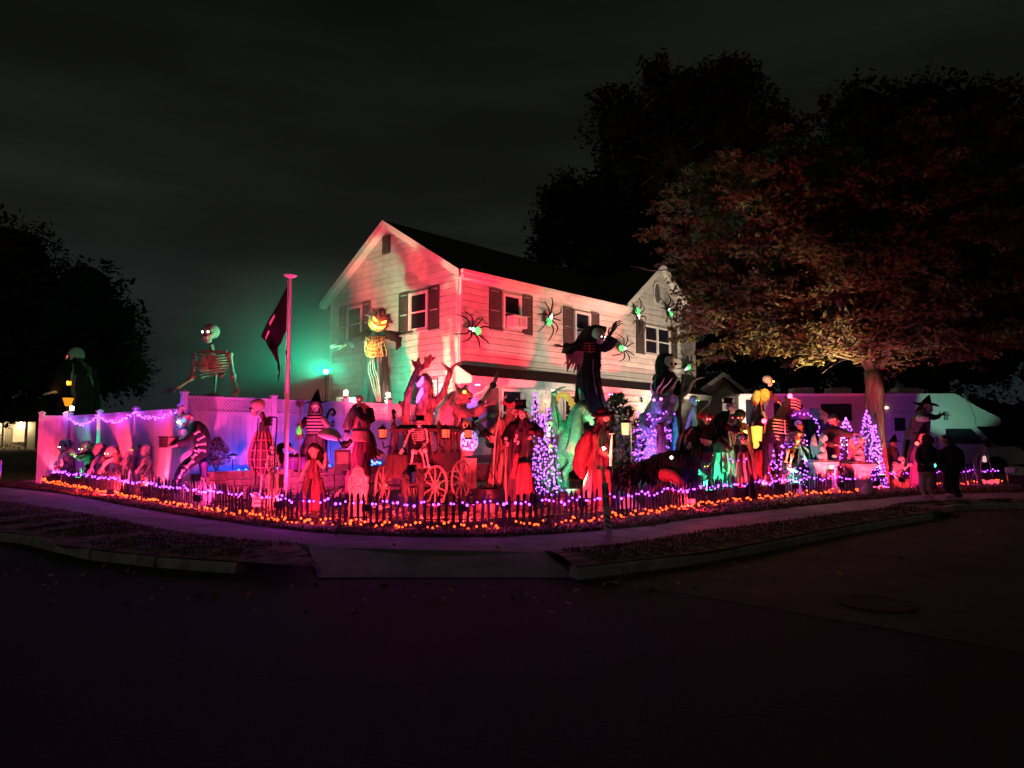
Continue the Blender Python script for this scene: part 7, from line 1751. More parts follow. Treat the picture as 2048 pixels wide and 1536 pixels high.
skull(F, 1485, 878, 9, -10, 6, m_bonew, None); MB().ell(H(1487, 873, .06), (9 * k, 9 * k, 9 * k)).build("hood", m_black, F.root, True)
P = [F.ground(1464, -.3), H(1472, 940, -.3), H(1478, 905, -.3), H(1481, 888, -.3)]; MB().tube(spline(P, 4), .014, 6).build("staff", m_grey, F.root, True); hand(F, 1478, 901, 9, (.1, -.5, -.6), (0, -1, 0), m_green, 'fist', dy=-.32)
string("fairy_lights", "few violet bulbs draped low before the small reaper", spline([at(1462, 915, 16.3), at(1475, 921, 16.3), at(1490, 918, 16.3), at(1500, 914, 16.3)], 3), b_puw, .10, .04, gpv, wire=False)
# ---------------------------------------------------------------- rider on dark horse with lanterns
F = Fig("yellow_rider", "yellow lit skeleton rider in a dark cloak on the tall black horse", "skeleton figure", 1530, 18.3); k = F.k; H = F.L
m_yb = mat("yellow_lit_bone", (.68, .55, .30), .6, .2)
skull(F, 1536, 762, 12, 55, 8, m_bone, E_YEL, er=.16)
ribcage(F, (1530, 780), (1528, 806), 13, m_gold, n=7, yaw=30, rr=.09, spine_to=(1528, 830))
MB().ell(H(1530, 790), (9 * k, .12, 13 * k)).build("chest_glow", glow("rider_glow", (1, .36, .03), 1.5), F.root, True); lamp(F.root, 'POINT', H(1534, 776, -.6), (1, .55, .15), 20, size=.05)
bones(F, [((1540, 784), (1556, 803, -.3), 3), ((1540, 788), (1558, 806, -.3), 2)], m_redc); limb(F, [(1516, 785, 0, 8), (1510, 800, -.1, 9), (1512, 806, -.2, 6)], m_gold, "shoulder_cloth")
hand(F, 1556, 804, 12, (.8, -.3, -.5), (0, -.5, 1), m_bone, 'fist', dy=-.3)
bones(F, [((1526, 826), (1532, 838, -.4), 3), ((1532, 838, -.4), (1528, 870, -.4), 2.6)], m_bone, "leg_bones")
robe(F, [(1512, 'g', 24, .7, .3), (1512, 930, 22, .7, .3), (1512, 870, 18, .7, .25), (1517, 825, 13, .7, .2), (1520, 800, 6, .8, .15)], m_black, "cloak", amp=.12)
robe(F, [(1527, 985, 16, .5, -.3), (1526, 940, 15, .5, -.3), (1523, 900, 12, .5, -.3)], m_redc, "saddle_cloth", amp=.1, folds=4)
F = Fig("nightmare_horse", "tall black horse figure with bared ribs and a red glowing eye turned right", "horse figure", 1545, 18.0); k = F.k; H = F.L
mb = MB(); mb.tube(spline([H(1520, 860, .3), H(1545, 862, .1), H(1560, 850, 0), H(1570, 825, -.1), H(1580, 806, -.2)], 3), [24 * k, 25 * k, 26 * k, 26 * k, 25 * k, 24 * k, 22 * k, 19 * k, 16 * k, 14 * k, 13 * k, 12 * k, 11 * k], 11)
mb.tube([H(1574, 806, -.2), H(1590, 808, -.3), H(1604, 816, -.4)], [11 * k, 9 * k, 7 * k], 9); [mb.tube([H(x, 802, -.15), H(x - 2, 788, -.15)], [3 * k, 1 * k], 6) for x in (1571, 1578)]
for x, d in ((1528, -.1), (1560, -.15), (1515, .4), (1553, .4)): mb.tube([H(x, 868, d), H(x + 3, 910, d - .05), F.ground(x, d)], [11 * k, 6 * k, 5 * k], 8)
fuse(mb, "body", m_bf, F.root, .035, 1, .015)
MB().ell(H(1580, 792, -.42), .06).build("eye", glow("horse_eye", (1, .02, .06), 30), F.root); lamp(F.root, 'POINT', H(1582, 792, -.6), (1, .03, .08), 16, size=.04)
ribcage(F, (1560, 838, -.25), (1562, 876, -.3), 17, m_bone, n=7, yaw=30, rr=.08)
for i in range(4): MB().tube(spline([H(1582, 797 + i * 6, -.38), H(1592, 798 + i * 6, -.44), H(1602, 803 + i * 6, -.44)], 3), .018, 6).build("jaw_bone", m_bone, F.root, True)
MB().ell(H(1528, 842, -.5), .055).build("saddle_lamp", MATS["horse_eye"], F.root)
lt = thing("hanging_lantern", None, None); lt.parent = F.root
MB().lathe([(.0, -.2), (.11, -.2), (.14, .16), (.0, .18)], H(1514, 866, -.55), n=10).build("glass", m_lan_y, lt); MB().ell(H(1511, 889, -.55), (.09, .09, .10)).build("lower_globe", m_lan_y, lt); lamp(lt, 'POINT', H(1513, 872, -.85), (1, .5, .1), 24, size=.08)
MB().tube([H(1518, 840, -.5), H(1516, 855, -.55)], .012, 6).build("chain", m_iron, lt)
string("fairy_lights", "violet bulbs hanging down the chest of the black horse", spline([at(1545, 905, 17.5), at(1540, 935, 17.5), at(1546, 960, 17.5), at(1560, 915, 17.4), at(1566, 885, 17.4), at(1558, 940, 17.4)], 6), b_puw, .07, .07, gpv)
# ---------------------------------------------------------------- lit archway and skeletons
F = Fig("archway", "dark crypt archway outlined in violet bulbs", "archway", 1608, 19.6); k = F.k; H = F.L
mb = MB(); z1 = H(1608, 838).z; z2 = H(1608, 826).z; w = 46 * k
mb.box((-w * .86, 0, z1 / 2), (w * .2, .4, z1)); mb.box((w * .86, 0, z1 / 2), (w * .2, .4, z1)); mb.build("pillar", mat("crypt_panel", (.10, .09, .12), .8, .3), F.root)
mb = MB(); mb.box((0, 0, z1 + .05), (w * 2.15, .44, .12)); mb.slab([(-w, -.2, z1 + .11), (w, -.2, z1 + .11), (w * .5, -.2, z2 + .14), (-w * .5, -.2, z2 + .14)], (0, .4, 0)); mb.build("lintel", mat("crypt_panel", (0, 0, 0)), F.root)
MB().box((0, .15, z1 / 2), (w * 1.55, .04, z1 - .01)).build("back_panel", m_black, F.root)
ar = [(1566, 905), (1567, 870), (1568, 848), (1576, 834), (1592, 827), (1608, 826), (1624, 830), (1634, 842), (1638, 860), (1640, 885), (1640, 905)]
string("string_lights", "violet bulbs along the crypt archway", spline([at(x, y, 19.25) for x, y in ar], 4), b_pur, .06, .03, gpv, glowc=((.4, .05, 1), 5))
net = []
for i in range(14):
    for y in ((880, 990) if i % 2 else (990, 880)): net.append(at(1548 + i * 5, y + rnd.uniform(-12, 4), 18.9))
string("light_net", "net of violet bulbs hung left of the crypt archway behind the horse", net, b_puw, .135, .05, gpv, wire=False)
F = Fig("arch_skeleton", "skull faced hooded figure standing inside the dark archway", "skeleton figure", 1597, 19.3); k = F.k
skull(F, 1597, 850, 10, 5, 4, m_bone); robe(F, [(1600, 'g', 17, .6), (1600, 900, 16, .6), (1598, 868, 11, .6), (1598, 858, 6, .7)], m_black, amp=.1)
F = Fig("armed_skeleton", "pale skeleton stretching its arm out left of the archway", "skeleton figure", 1578, 18.6); k = F.k; H = F.L
skull(F, 1575, 853, 8, -10, 6, mat("green_bone", (.42, .55, .42), .6, .2)); ribcage(F, (1576, 864), (1578, 886), 11, m_bone, n=6, rr=.09, spine_to=(1580, 905)); bones(F, [((1570, 868), (1590, 866, -.2), 2.4), ((1590, 866, -.2), (1604, 868, -.3), 2)], m_bone); hand(F, 1600, 868, 10, (1, -.3, 0), (0, -.5, 1), m_bone, dy=-.3)
bones(F, [((1584, 866), (1594, 880, -.2), 2.4), ((1594, 880, -.2), (1588, 894, -.3), 2)], m_bone); bones(F, [((1576, 905), (1574, 940), 2.6), ((1574, 940), (1573, 'g'), 2.2)], m_bone, "leg_bones"); bones(F, [((1584, 905), (1586, 940), 2.6), ((1586, 940), (1586, 'g'), 2.2)], m_bone, "leg_bones")
F = Fig("crouching_skeleton", "crouching yellowish skeleton in a torn green shawl on a stump before the archway", "skeleton figure", 1590, 18.0); k = F.k; H = F.L
bones(F, [((1600, 866, -.1), (1597, 880, -.1), 4), ((1597, 880, -.1), (1592, 896, -.1), 4.5)], m_gold, "spine"); ribcage(F, (1600, 864), (1592, 890), 9, m_gold, n=6, yaw=-40, rr=.12)
skull(F, 1602, 856, 8, 30, 12, m_gold); bones(F, [((1590, 896), (1576, 902, -.3), 3), ((1576, 902, -.3), (1572, 925, -.3), 2.6)], m_gold, "leg_bones"); bones(F, [((1592, 896), (1584, 912, -.4), 3), ((1584, 912, -.4), (1580, 932, -.4), 2.6)], m_gold, "leg_bones")
m_sh = mat("torn_green_shawl", (.14, .34, .26), .85, .35, 7, bump=.4)
mb = MB(); g = [[H(1600, 888, -.2).lerp(H(x, y, -.35 + .2 * (i % 2)), j / 6) for j in range(7)] for i, (x, y) in enumerate([(1596, 930), (1601, 922), (1604, 900), (1609, 925), (1614, 918), (1621, 918), (1618, 900), (1608, 888)])]
o = mb.loft(g, cap=False, closed=False).build("shawl", m_sh, F.root); o.modifiers.new("t", 'SOLIDIFY').thickness = .012
robe(F, [(1580, 935, 14, .7, -.1), (1586, 912, 15, .7, -.1), (1592, 895, 9, .7, 0)], m_black, "rags", amp=.15)
mb = MB(); mb.ell(H(1582, 930, -.3), (9 * k, 8 * k, 7 * k)); mb.tube([H(1575, 935, -.3), H(1588, 940, -.5), H(1598, 944, -.5)], [5 * k, 5 * k, 2 * k], 7); fuse(mb, "twisted_foot", m_green, F.root, .025, 1)
mb = MB(); mb.tube([F.ground(1582), H(1584, 955), H(1584, 938)], [10 * k, 7 * k, 8 * k], 9); mb.tube([F.ground(1596, -.2), H(1594, 965, -.1), H(1586, 950)], [8 * k, 6 * k, 4 * k], 8); mb.tube([F.ground(1572, -.2), H(1576, 968, -.1), H(1582, 952)], [7 * k, 6 * k, 4 * k], 8); fuse(mb, "stump", mat("pale_stump", (.35, .42, .38), .9, .3, 5, bump=.8), F.root, .03, 1, .02)
# ---------------------------------------------------------------- zombie man with outstretched arms
F = Fig("zombie_man", "dark suited zombie man with short black hair reaching an arm to the right", "zombie figure", 1666, 19.4); k = F.k; H = F.L
mb = MB(); mb.tube(spline([H(1664, 925), H(1662, 900), H(1660, 875), H(1662, 853)], 3), [14 * k, 14 * k, 15 * k, 16 * k, 17 * k, 18 * k, 19 * k, 18 * k, 15 * k, 8 * k], 12)
for s in (-1, 1): mb.tube([H(1664 + s * 7, 920), H(1665 + s * 8, 960), F.ground(1665 + s * 8)], [9 * k, 8 * k, 7 * k], 9)
mb.tube(spline([H(1674, 860, -.05), H(1690, 868, -.3), H(1708, 868, -.5)], 3), [9 * k, 8 * k, 8 * k, 7 * k, 7 * k, 6 * k, 5 * k], 9); mb.tube(spline([H(1650, 862, -.05), H(1654, 884, -.3), H(1670, 890, -.5)], 3), [9 * k, 8 * k, 8 * k, 7 * k, 7 * k, 6 * k, 5 * k], 9)
fuse(mb, "body", mat("dark_suit", (.05, .025, .03), .85, .3), F.root, .03, 2)
h = face(F, 1665, 841, 13, 50, 0, m_flesh, None); MB().ell((0, .14, .45), (.80, .84, .52)).build("hair", m_hair, h, True)
hand(F, 1707, 868, 14, (1, -.3, 0), (0, -.4, 1), m_flesh, 'hand', dy=-.5); hand(F, 1670, 890, 13, (1, -.4, -.1), (0, -.4, 1), m_flesh, 'hand', dy=-.5)
# ---------------------------------------------------------------- gargoyles on pedestals
def gargoyle(px, Y, top, mid, label, plabel, flip=1):
    F = Fig("pedestal", plabel, "pedestal", px, Y, "stone pedestals"); k = F.k; hh = F.L(px, mid).z
    MB().box((0, 0, .05), (.62, .62, .12)).box((0, 0, hh * .5), (.46, .46, hh - .2), top=.92).build("shaft", m_stone, F.root)
    mb = MB(); mb.box((0, 0, hh - .06), (.66, .66, .09)); mb.box((0, 0, hh - .14), (.56, .56, .08)); mb.build("capital", m_stone, F.root)
    mb = MB()
    for s in (-.14, 0, .14): mb.box((s, -.225, hh * .45), (.05, .03, hh * .5))
    mb.build("fluting", m_stone, F.root)
    Gf = Fig("gargoyle", label, "gargoyle statue", px, Y, "stone gargoyles", z=F.o.z + hh - .015); H = Gf.L
    mb = MB(); f = flip
    mb.ell(H(px + 2 * f, mid - 16), (11 * k, 11 * k, 15 * k)); mb.ell(H(px + 4 * f, mid - 32), (9 * k, 9 * k, 9 * k)); mb.ell(H(px + 6 * f, mid - 46), (8 * k, 9 * k, 8 * k)); mb.tube([H(px + 8 * f, mid - 46, -.1), H(px + 15 * f, mid - 44, -.2)], [6 * k, 4 * k], 8)
    mb.tube([H(px + 6 * f, mid - 52), H(px + 4 * f, mid - 61)], [3 * k, .8 * k], 6)
    for d in (-.12, .12):
        mb.tube([H(px + 4 * f, mid - 30, d), H(px + 10 * f, mid - 16, d - .05), H(px + 11 * f, mid - 2, d - .08)], [5 * k, 4 * k, 4 * k], 8)
        mb.tube([H(px - 4 * f, mid - 8, d * 1.4), H(px + 6 * f, mid - 12, d * 1.5), H(px + 6 * f, mid - 2, d * 1.5)], [7 * k, 6 * k, 4 * k], 8)
    mb.box((0, 0, .025), (.56, .56, .05))
    fuse(mb, "body", m_stone, Gf.root, .026, 1, .012)
    for d in (-.05, .28):
        P0 = H(px - 4 * f, mid - 30, d); g = [[P0.lerp(H(px - x * f, mid - y, d + .15), j / 5) for j in range(6)] for x, y in ((10, 56), (17, 48), (20, 34), (18, 18), (13, 4))]
        o = MB().loft(g, cap=False, closed=False).build("wing", m_stone, Gf.root, True); o.modifiers.new("t", 'SOLIDIFY').thickness = .03
    MB().ell(H(px + 11 * f, mid - 49, -.28), .025).build("eye", E_RED, Gf.root)
gargoyle(1640, 18.9, 865, 922, "stone winged gargoyle sitting on the pedestal nearest the archway", "grey stone pedestal below the gargoyle nearest the archway, half lit red")
gargoyle(1715, 19.3, 870, 926, "stone winged gargoyle on the pedestal by the fence gap, lit fully red", "red lit stone pedestal at the gap in the picket fence")
# ---------------------------------------------------------------- violet light cones by the tree
light_cone("light_tree", "violet light tree just left of the tree trunk with a tall tip", 1735, 20.0, 822, 985, .42, 240, "violet light trees")
light_cone("light_tree", "broad violet light tree between zombie man and second gargoyle", 1692, 20.4, 838, 960, .62, 210, "violet light trees")
light_cone("light_tree", "short violet light tree right of the second gargoyle", 1750, 20.0, 850, 960, .28, 150, "violet light trees")
light_cone("light_tree", "small violet light tree tip behind the zombie man's head", 1644, 20.8, 826, 930, .18, 50, "violet light trees")
F = Fig("pale_ghost", "small pale green lit ghost doll right of the first gargoyle pedestal", "ghost figure", 1668, 18.8); k = F.k
robe(F, [(1666, 'g', 9, .8), (1666, 950, 8, .8), (1668, 925, 6, .8)], m_white, "gown", amp=.15, folds=5); skull(F, 1670, 916, 7, 40, 4, m_bonew)
# ---------------------------------------------------------------- witches and skeletons by the motorhome
F = Fig("tall_witch", "tall stooping witch in a crooked wide hat before the motorhome, arm stretched right", "witch figure", 1842, 22.0); k = F.k; H = F.L
robe(F, [(1838, 'g', 28, .7), (1832, 920, 27, .7), (1834, 870, 24, .65), (1842, 835, 18, .65), (1850, 818, 9, .8)], mat("violet_grey_robe", (.20, .13, .22), .9, .3, 5, bump=.4), amp=.16)
h = face(F, 1853, 818, 13, 25, 18, mat("witch_skin", (.38, .34, .42), .6, .2), None); hairs(F, h, (0, 0, 0), .8, 60, 1.6, m_hair, 1.0, 1.0, .08)
brim_hat(F, 1852, 808, 13, m_black, crown=1.5, cw=.8, brim=1.75, point=True, roll=10)
limb(F, [(1858, 832, -.1, 6), (1872, 834, -.2, 5), (1880, 830, -.3, 3)], m_black, "sleeve"); hand(F, 1878, 830, 18, (1, -.2, .2), (-.2, -.8, .6), m_blackp, 'claw', dy=-.3)
limb(F, [(1838, 836, -.2, 7), (1846, 838, -.4, 6), (1858, 838, -.5, 4)], m_white, "sleeve"); hand(F, 1858, 838, 12, (1, -.3, -.1), (0, -.5, 1), m_green, 'hand', dy=-.5)
F = Fig("red_witch", "red faced witch in a pointed hat behind the standing people", "witch figure", 1843, 20.2); k = F.k; H = F.L
robe(F, [(1843, 'g', 24, .7), (1843, 930, 22, .7), (1842, 900, 17, .65), (1843, 888, 9, .8)], m_purple, amp=.14)
h = face(F, 1845, 875, 12, 5, 6, m_flesh, E_RED); hairs(F, h, (0, 0, 0), .8, 50, 1.8, m_hair, 1.0, 1.0, .08); brim_hat(F, 1846, 866, 11, m_black, crown=1.9, cw=.85, brim=1.9, point=True)
MB().ell(H(1834, 887, -.3), .05).build("red_lamp", glow("witch_lamp", (1, .05, .05), 8), F.root); lamp(F.root, 'POINT', H(1842, 886, -.55), (1, .06, .05), 22, size=.05)
F = Fig("kneeling_witch", "dark kneeling hooded witch beside the tree trunk", "witch figure", 1781, 21.0); k = F.k; H = F.L
robe(F, [(1780, 'g', 22, .8), (1780, 930, 20, .8), (1782, 905, 14, .7), (1784, 893, 7, .8)], m_brownc, amp=.16); face(F, 1787, 890, 9, 20, 10, m_flesh, None); brim_hat(F, 1787, 883, 9, m_black, crown=1.7, cw=.85, brim=1.8, point=True)
F = Fig("red_skeleton", "red lit skeleton crawling with raised hand over the pickets", "skeleton figure", 1802, 20.4); k = F.k; H = F.L
skull(F, 1803, 920, 8, 20, 6, m_bone); ribcage(F, (1797, 926), (1792, 946), 11, m_bone, n=6, rr=.1, spine_to=(1790, 955)); bones(F, [((1805, 930), (1810, 938, -.2), 2.4), ((1810, 938, -.2), (1818, 930, -.3), 2)], m_bone); hand(F, 1816, 932, 11, (.8, -.3, .4), (0, -1, .3), m_bone, dy=-.3)
bones(F, [((1790, 930), (1786, 945, -.2), 2.4), ((1786, 945, -.2), (1792, 958, -.3), 2)], m_bone); MB().box(H(1800, 958) - V((0, 0, .12)), (.5, .3, .26)).build("mound", m_soil, F.root)
F = Fig("spotlight", "small green spotlight glowing between the two standing people", "spotlight", 1869, 20.4); H = F.L
MB().box(H(1869, 931), (.14, .12, .14)).build("housing", m_blackp, F.root); MB().ell(H(1869, 931, -.07), (.05, .03, .06)).build("lens", glow("spot_green", (.1, 1, .5), 3), F.root); MB().tube([(0, 0, 0), H(1869, 935)], .015, 6).build("stake", m_iron, F.root)
F = Fig("bench", "low grey plank bench by the tree behind the pickets", "bench", 1768, 20.7); H = F.L
MB().box((0, 0, .42), (.75, .3, .05)).build("seat", m_grey, F.root); MB().box((0, .12, .62), (.75, .04, .12)).build("backrest", m_grey, F.root)
for s in (-.3, .3): MB().box((s, 0, .2), (.06, .28, .40)).build("leg", m_grey, F.root)
F = Fig("tripod", "pole tripod with a hanging pale lantern over a red ember heap at the far right", "tripod", 1968, 21.6); k = F.k; H = F.L
for a, b in (((1966, 893), (1936, 'g')), ((1964, 890), (1955, 'g', .5)), ((1972, 893), (1985, 'g', .2))): MB().tube([pt(F, a), pt(F, b)], .02, 6).build("leg", m_grey, F.root)
limb(F, [(1957, 'g', -.1, 4), (1952, 930, -.05, 5), (1960, 908, 0, 4)], m_grey, "drape"); MB().tube([H(1969, 892), H(1969, 912)], .010, 5).build("chain", m_white, F.root); MB().lathe([(0, -.1), (.06, -.08), (.04, .08), (0, .1)], H(1969, 918), n=8).build("hanging_lamp", glow("pink_lamp", (1, .6, .6), .8), F.root)
mb = MB(); [mb.ell((rnd.uniform(-.25, .25), rnd.uniform(-.15, .1), .06 + rnd.uniform(0, .06)), .07, n=7, m=5) for _ in range(12)]; fuse(mb, "ember_heap", glow("ember_red", (1, .10, .16), 1.0), F.root, .03, 1)
# ---------------------------------------------------------------- hairy wall spiders
def spider(px, py, ang, label, sc=.86):
    x, z = hf(px, py, -.16); t = thing("wall_spider", label, "spider decoration", hw(x, -.17, z), HA, "glowing spiders on the front wall", sc)
    a = R(ang); d = V((math.cos(a), 0, math.sin(a))); n = V((-d.z, 0, d.x))
    m_sg, m_sw = glow("spider_green", (.14, .90, .26), 1.15), glow("spider_white", (.85, 1, .9), 1.3)
    mb = MB(); mb.ell(d * -.16, (.17, .12, .17)); mb.ell(d * .10, (.10, .09, .10)); fuse(mb, "body", m_jt, t, .03, 1, .015)
    MB().ell(d * -.18 + V((0, -.06, 0)), (.155, .12, .155), n=14, m=10).build("abdomen_lamp", m_sg, t, True)
    MB().ell(d * .04 + V((0, -.07, 0)), (.085, .08, .085)).build("thorax_lamp", m_sw, t, True); MB().ell(d * .17 + V((0, -.05, 0)), (.055, .05, .055)).build("head_lamp", m_sw, t, True)
    for s in (-1, 1):
        for i, (fa, l1, l2) in enumerate(((52, .34, .40), (18, .30, .34), (-18, .30, .36), (-50, .36, .42))):
            fa = R(fa + rnd.uniform(-7, 7)); e1 = (d * math.sin(fa) + n * s * math.cos(fa)); p0 = d * (.12 - i * .06); p1 = p0 + e1 * l1 + V((0, -.16, 0)); e2 = (d * math.sin(fa * 1.35) + n * s * math.cos(fa * 1.35) * .75).normalized(); p2 = p1 + e2 * l2 * .6 + V((0, .02, 0)); p3 = p2 + (e2 * .8 + d * (.5 if fa > 0 else -.5)) * l2 * .5 + V((0, .15, 0))
            MB().tube(spline([p0, p1, p2, p3], 2), [.030, .030, .028, .028, .024, .020, .012], 6).build("leg", m_jt, t, True)
for a in ((945, 660, 172, "green bellied glowing spider near the front corner of the house"), (1098, 637, 60, "glowing spider between the two upstairs front windows"), (1274, 630, -70, "glowing spider left of the double gable window, belly upward"), (1336, 621, 125, "glowing spider under the octagonal gable vent"), (1245, 697, 5, "large glowing spider below the left of the double window"), (1371, 737, 205, "glowing spider at the right edge of the front wall by the reaper")): spider(*a)
# ---------------------------------------------------------------- people on the pavement
def person(px, Y, top, label, build_):
    F = Fig("person", label, "person", px, Y); F.root.location.z = ZW + .004; F.o.z = ZW + .004
    return F
F = person(1852, 17.4, 868, "person in a dark hooded jacket and light leggings standing on the pavement with long hair", None); k = F.k; H = F.L
m_jk, m_lg, m_sk, m_jn = mat("dark_jacket", (.016, .015, .018), .85, .3), mat("light_leggings", (.30, .20, .20), .85, .15), mat("skin", (.42, .28, .22), .55, .1), mat("black_jeans", (.014, .014, .018), .85, .3)
gl_ = lambda x, d=0: V((at(x, 870, 17.4 + d).x - F.o.x, d, 0))
mb = MB(); mb.tube(spline([H(1851, 945), H(1851, 925), H(1852, 905), H(1853, 893), H(1853, 885)], 3), [15 * k, 15.5 * k, 15 * k, 14.5 * k, 14 * k, 14 * k, 14.5 * k, 15 * k, 15 * k, 14 * k, 11 * k, 8 * k, 6 * k], 14, flat=.72)
mb.tube(spline([H(1840, 896, 0), H(1835, 915, -.03), H(1842, 928, -.16)], 3), [6 * k, 6 * k, 5.6 * k, 5.2 * k, 5 * k, 4.6 * k, 4.2 * k], 9); mb.tube(spline([H(1865, 896, 0), H(1870, 915, -.03), H(1863, 928, -.16)], 3), [6 * k, 6 * k, 5.6 * k, 5.2 * k, 5 * k, 4.6 * k, 4.2 * k], 9)
fuse(mb, "jacket", m_jk, F.root, .022, 2, .006)
mb = MB(); mb.ell(H(1851, 944), (14 * k, 11 * k, 9 * k))
for x0, x1, d in ((1846, 1843, .02), (1857, 1858, -.03)): mb.tube([H(x0, 944, 0), H((x0 + x1) / 2, 972, d), gl_(x1, d) + V((0, 0, .07))], [8.5 * k, 6 * k, 3.8 * k], 10); mb.ell(gl_(x1, d - .06) + V((0, 0, .045)), (4.2 * k, 10 * k, 3.6 * k))
fuse(mb, "leggings", m_lg, F.root, .020, 2)
h = face(F, 1853, 879, 10.5, -150, 0, m_sk, None, mouth=False); MB().ell((0, .15, .25), (.84, .92, .82)).build("hair_cap", m_hair, h, True); hairs(F, h, (0, .1, 0), .82, 80, 1.4, m_hair, .7, 1.0, .10)
hand(F, 1842, 928, 7.5, (.6, -.8, -.1), (0, .2, 1), m_sk, 'fist', dy=-.16); hand(F, 1863, 928, 7.5, (-.6, -.8, -.1), (0, .2, 1), m_sk, 'fist', dy=-.16)
F = person(1896, 17.6, 866, "broad person all in dark clothes standing on the pavement at the right of the pair", None); k = F.k; H = F.L
gl_ = lambda x, d=0: V((at(x, 870, 17.6 + d).x - F.o.x, d, 0))
mb = MB(); mb.tube(spline([H(1902, 950), H(1902, 930), H(1901, 910), H(1899, 897), H(1895, 889)], 3), [16 * k, 17 * k, 17.5 * k, 18 * k, 18 * k, 18.5 * k, 19 * k, 19.5 * k, 19 * k, 17 * k, 13 * k, 9 * k, 6 * k], 14, flat=.7)
mb.tube(spline([H(1883, 900, -.02), H(1879, 922, -.05), H(1882, 942, -.12)], 3), [7.5 * k, 7.5 * k, 7 * k, 6.5 * k, 6 * k, 5.4 * k, 4.6 * k], 9); mb.tube(spline([H(1917, 900, 0), H(1923, 922, 0), H(1919, 943, -.1)], 3), [7.5 * k, 7.5 * k, 7 * k, 6.5 * k, 6 * k, 5.4 * k, 4.6 * k], 9)
fuse(mb, "jacket", m_jk, F.root, .024, 2, .006)
mb = MB(); mb.ell(H(1902, 948), (15 * k, 12 * k, 9 * k))
for x0, x1, d in ((1895, 1893, -.03), (1908, 1911, .04)): mb.tube([H(x0, 948, 0), H((x0 + x1) / 2, 974, d), gl_(x1, d) + V((0, 0, .08))], [9.5 * k, 7.2 * k, 5 * k], 10)
fuse(mb, "trousers", m_jn, F.root, .022, 2)
for x, d in ((1893, -.10), (1911, -.03)): MB().ell(gl_(x, d) + V((0, 0, .05)), (5 * k, 12 * k, 4.2 * k)).build("shoe", m_flesh if x < 1900 else m_black, F.root, True)
h = face(F, 1890, 880, 11, -105, 4, m_sk, None, mouth=False); MB().ell((0, .16, .30), (.80, .88, .72)).build("hair", m_hair, h, True)
hand(F, 1882, 942, 8, (.2, -.5, -1), (1, 0, 0), m_sk, 'fist', dy=-.12); hand(F, 1919, 943, 8, (-.1, -.5, -1), (1, 0, 0), m_sk, 'fist', dy=-.1)
# ---------------------------------------------------------------- small signs and markers
F = Fig("yard_sign", "small grey yard sign with printed lines stuck before the left pickets", "sign", 521, 13.05); k = F.k; H = F.L; F.root.rotation_euler = (0, R(5), R(6))
MB().box((0, 0, .33), (.28, .015, .26)).build("board", mat("sign_grey", (.26, .24, .27), .7, .1), F.root)
mb = MB(); mb.box((-.02, -.010, .42), (.2, .004, .035)); mb.box((-.05, -.010, .34), (.12, .004, .035)); mb.box((.07, -.010, .34), (.05, .004, .04)); mb.box((-.04, -.010, .27), (.13, .004, .035)); [mb.box((.05 + i * .022, -.010, .27), (.012, .004, .04)) for i in range(4)]
mb.build("printed_line", mat("sign_print", (.07, .06, .09), .8, .1), F.root)
for s in (-.1, .1): MB().tube([(s, 0, -.02), (s, 0, .2)], .005, 5).build("wire_leg", m_grey, F.root)
F = Fig("marker_stake", "narrow pale marker stake with slanted dark bands leaning at the pavement edge", "marker stake", 1216, 11.2, z=ZW); k = F.k; H = F.L
F.root.rotation_euler = (R(-4), R(-3), R(14)); hh = .78
MB().slab([(-.055, 0, 0), (.055, 0, 0), (.055, 0, hh), (-.055, 0, hh)], (0, .016, 0)).build("board", mat("pale_stake", (.72, .66, .66), .8, .1), F.root)
mb = MB()
for z in (.10, .18, .26): mb.slab([(-.045, -.004, z), (.045, -.004, z - .05), (.045, -.004, z - .02), (-.045, -.004, z + .03)], (0, .003, 0))
for z in (.42, .60): mb.slab([(-.040, -.004, z), (-.018, -.004, z), (-.018, -.004, z + .13), (-.040, -.004, z + .13)], (0, .003, 0)); mb.slab([(.01, -.004, z), (.035, -.004, z - .02), (.035, -.004, z + .11), (.01, -.004, z + .13)], (0, .003, 0))
mb.build("painted_band", mat("band_red", (.14, .02, .03), .8, .2), F.root)
F = Fig("boulder", "small rounded boulder at the gap in the picket fence by the pavement", "boulder", 1731, 17.9, z=ZW); k = F.k
mb = MB(); mb.ell((0, 0, .14), (.17, .2, .17)); mb.ell((.06, .05, .08), (.16, .16, .12)); fuse(mb, "stone", mat("pink_stone", (.32, .24, .25), .9, .3, 6, bump=.5), F.root, .03, 2, .012)
def pathlight(px, Y, z, label):
    F = Fig("path_light", label, "path light", px, Y, "path lights on the raised bed", z=z)
    MB().tube([(0, 0, 0), (0, 0, .30)], .012, 6).build("stake", m_iron, F.root); MB().lathe([(0, .30), (.035, .30), (.045, .38), (0, .38)], n=8).build("lens", m_cream, F.root); MB().lathe([(.12, .38), (.10, .40), (0, .44)], n=12).build("cap", m_iron, F.root)
pathlight(467, 16.5, BEDZ, "mushroom shaped path light right of the pinkish shrub"); pathlight(706, 18.6, BEDZ, "mushroom shaped path light right of the framed sign")

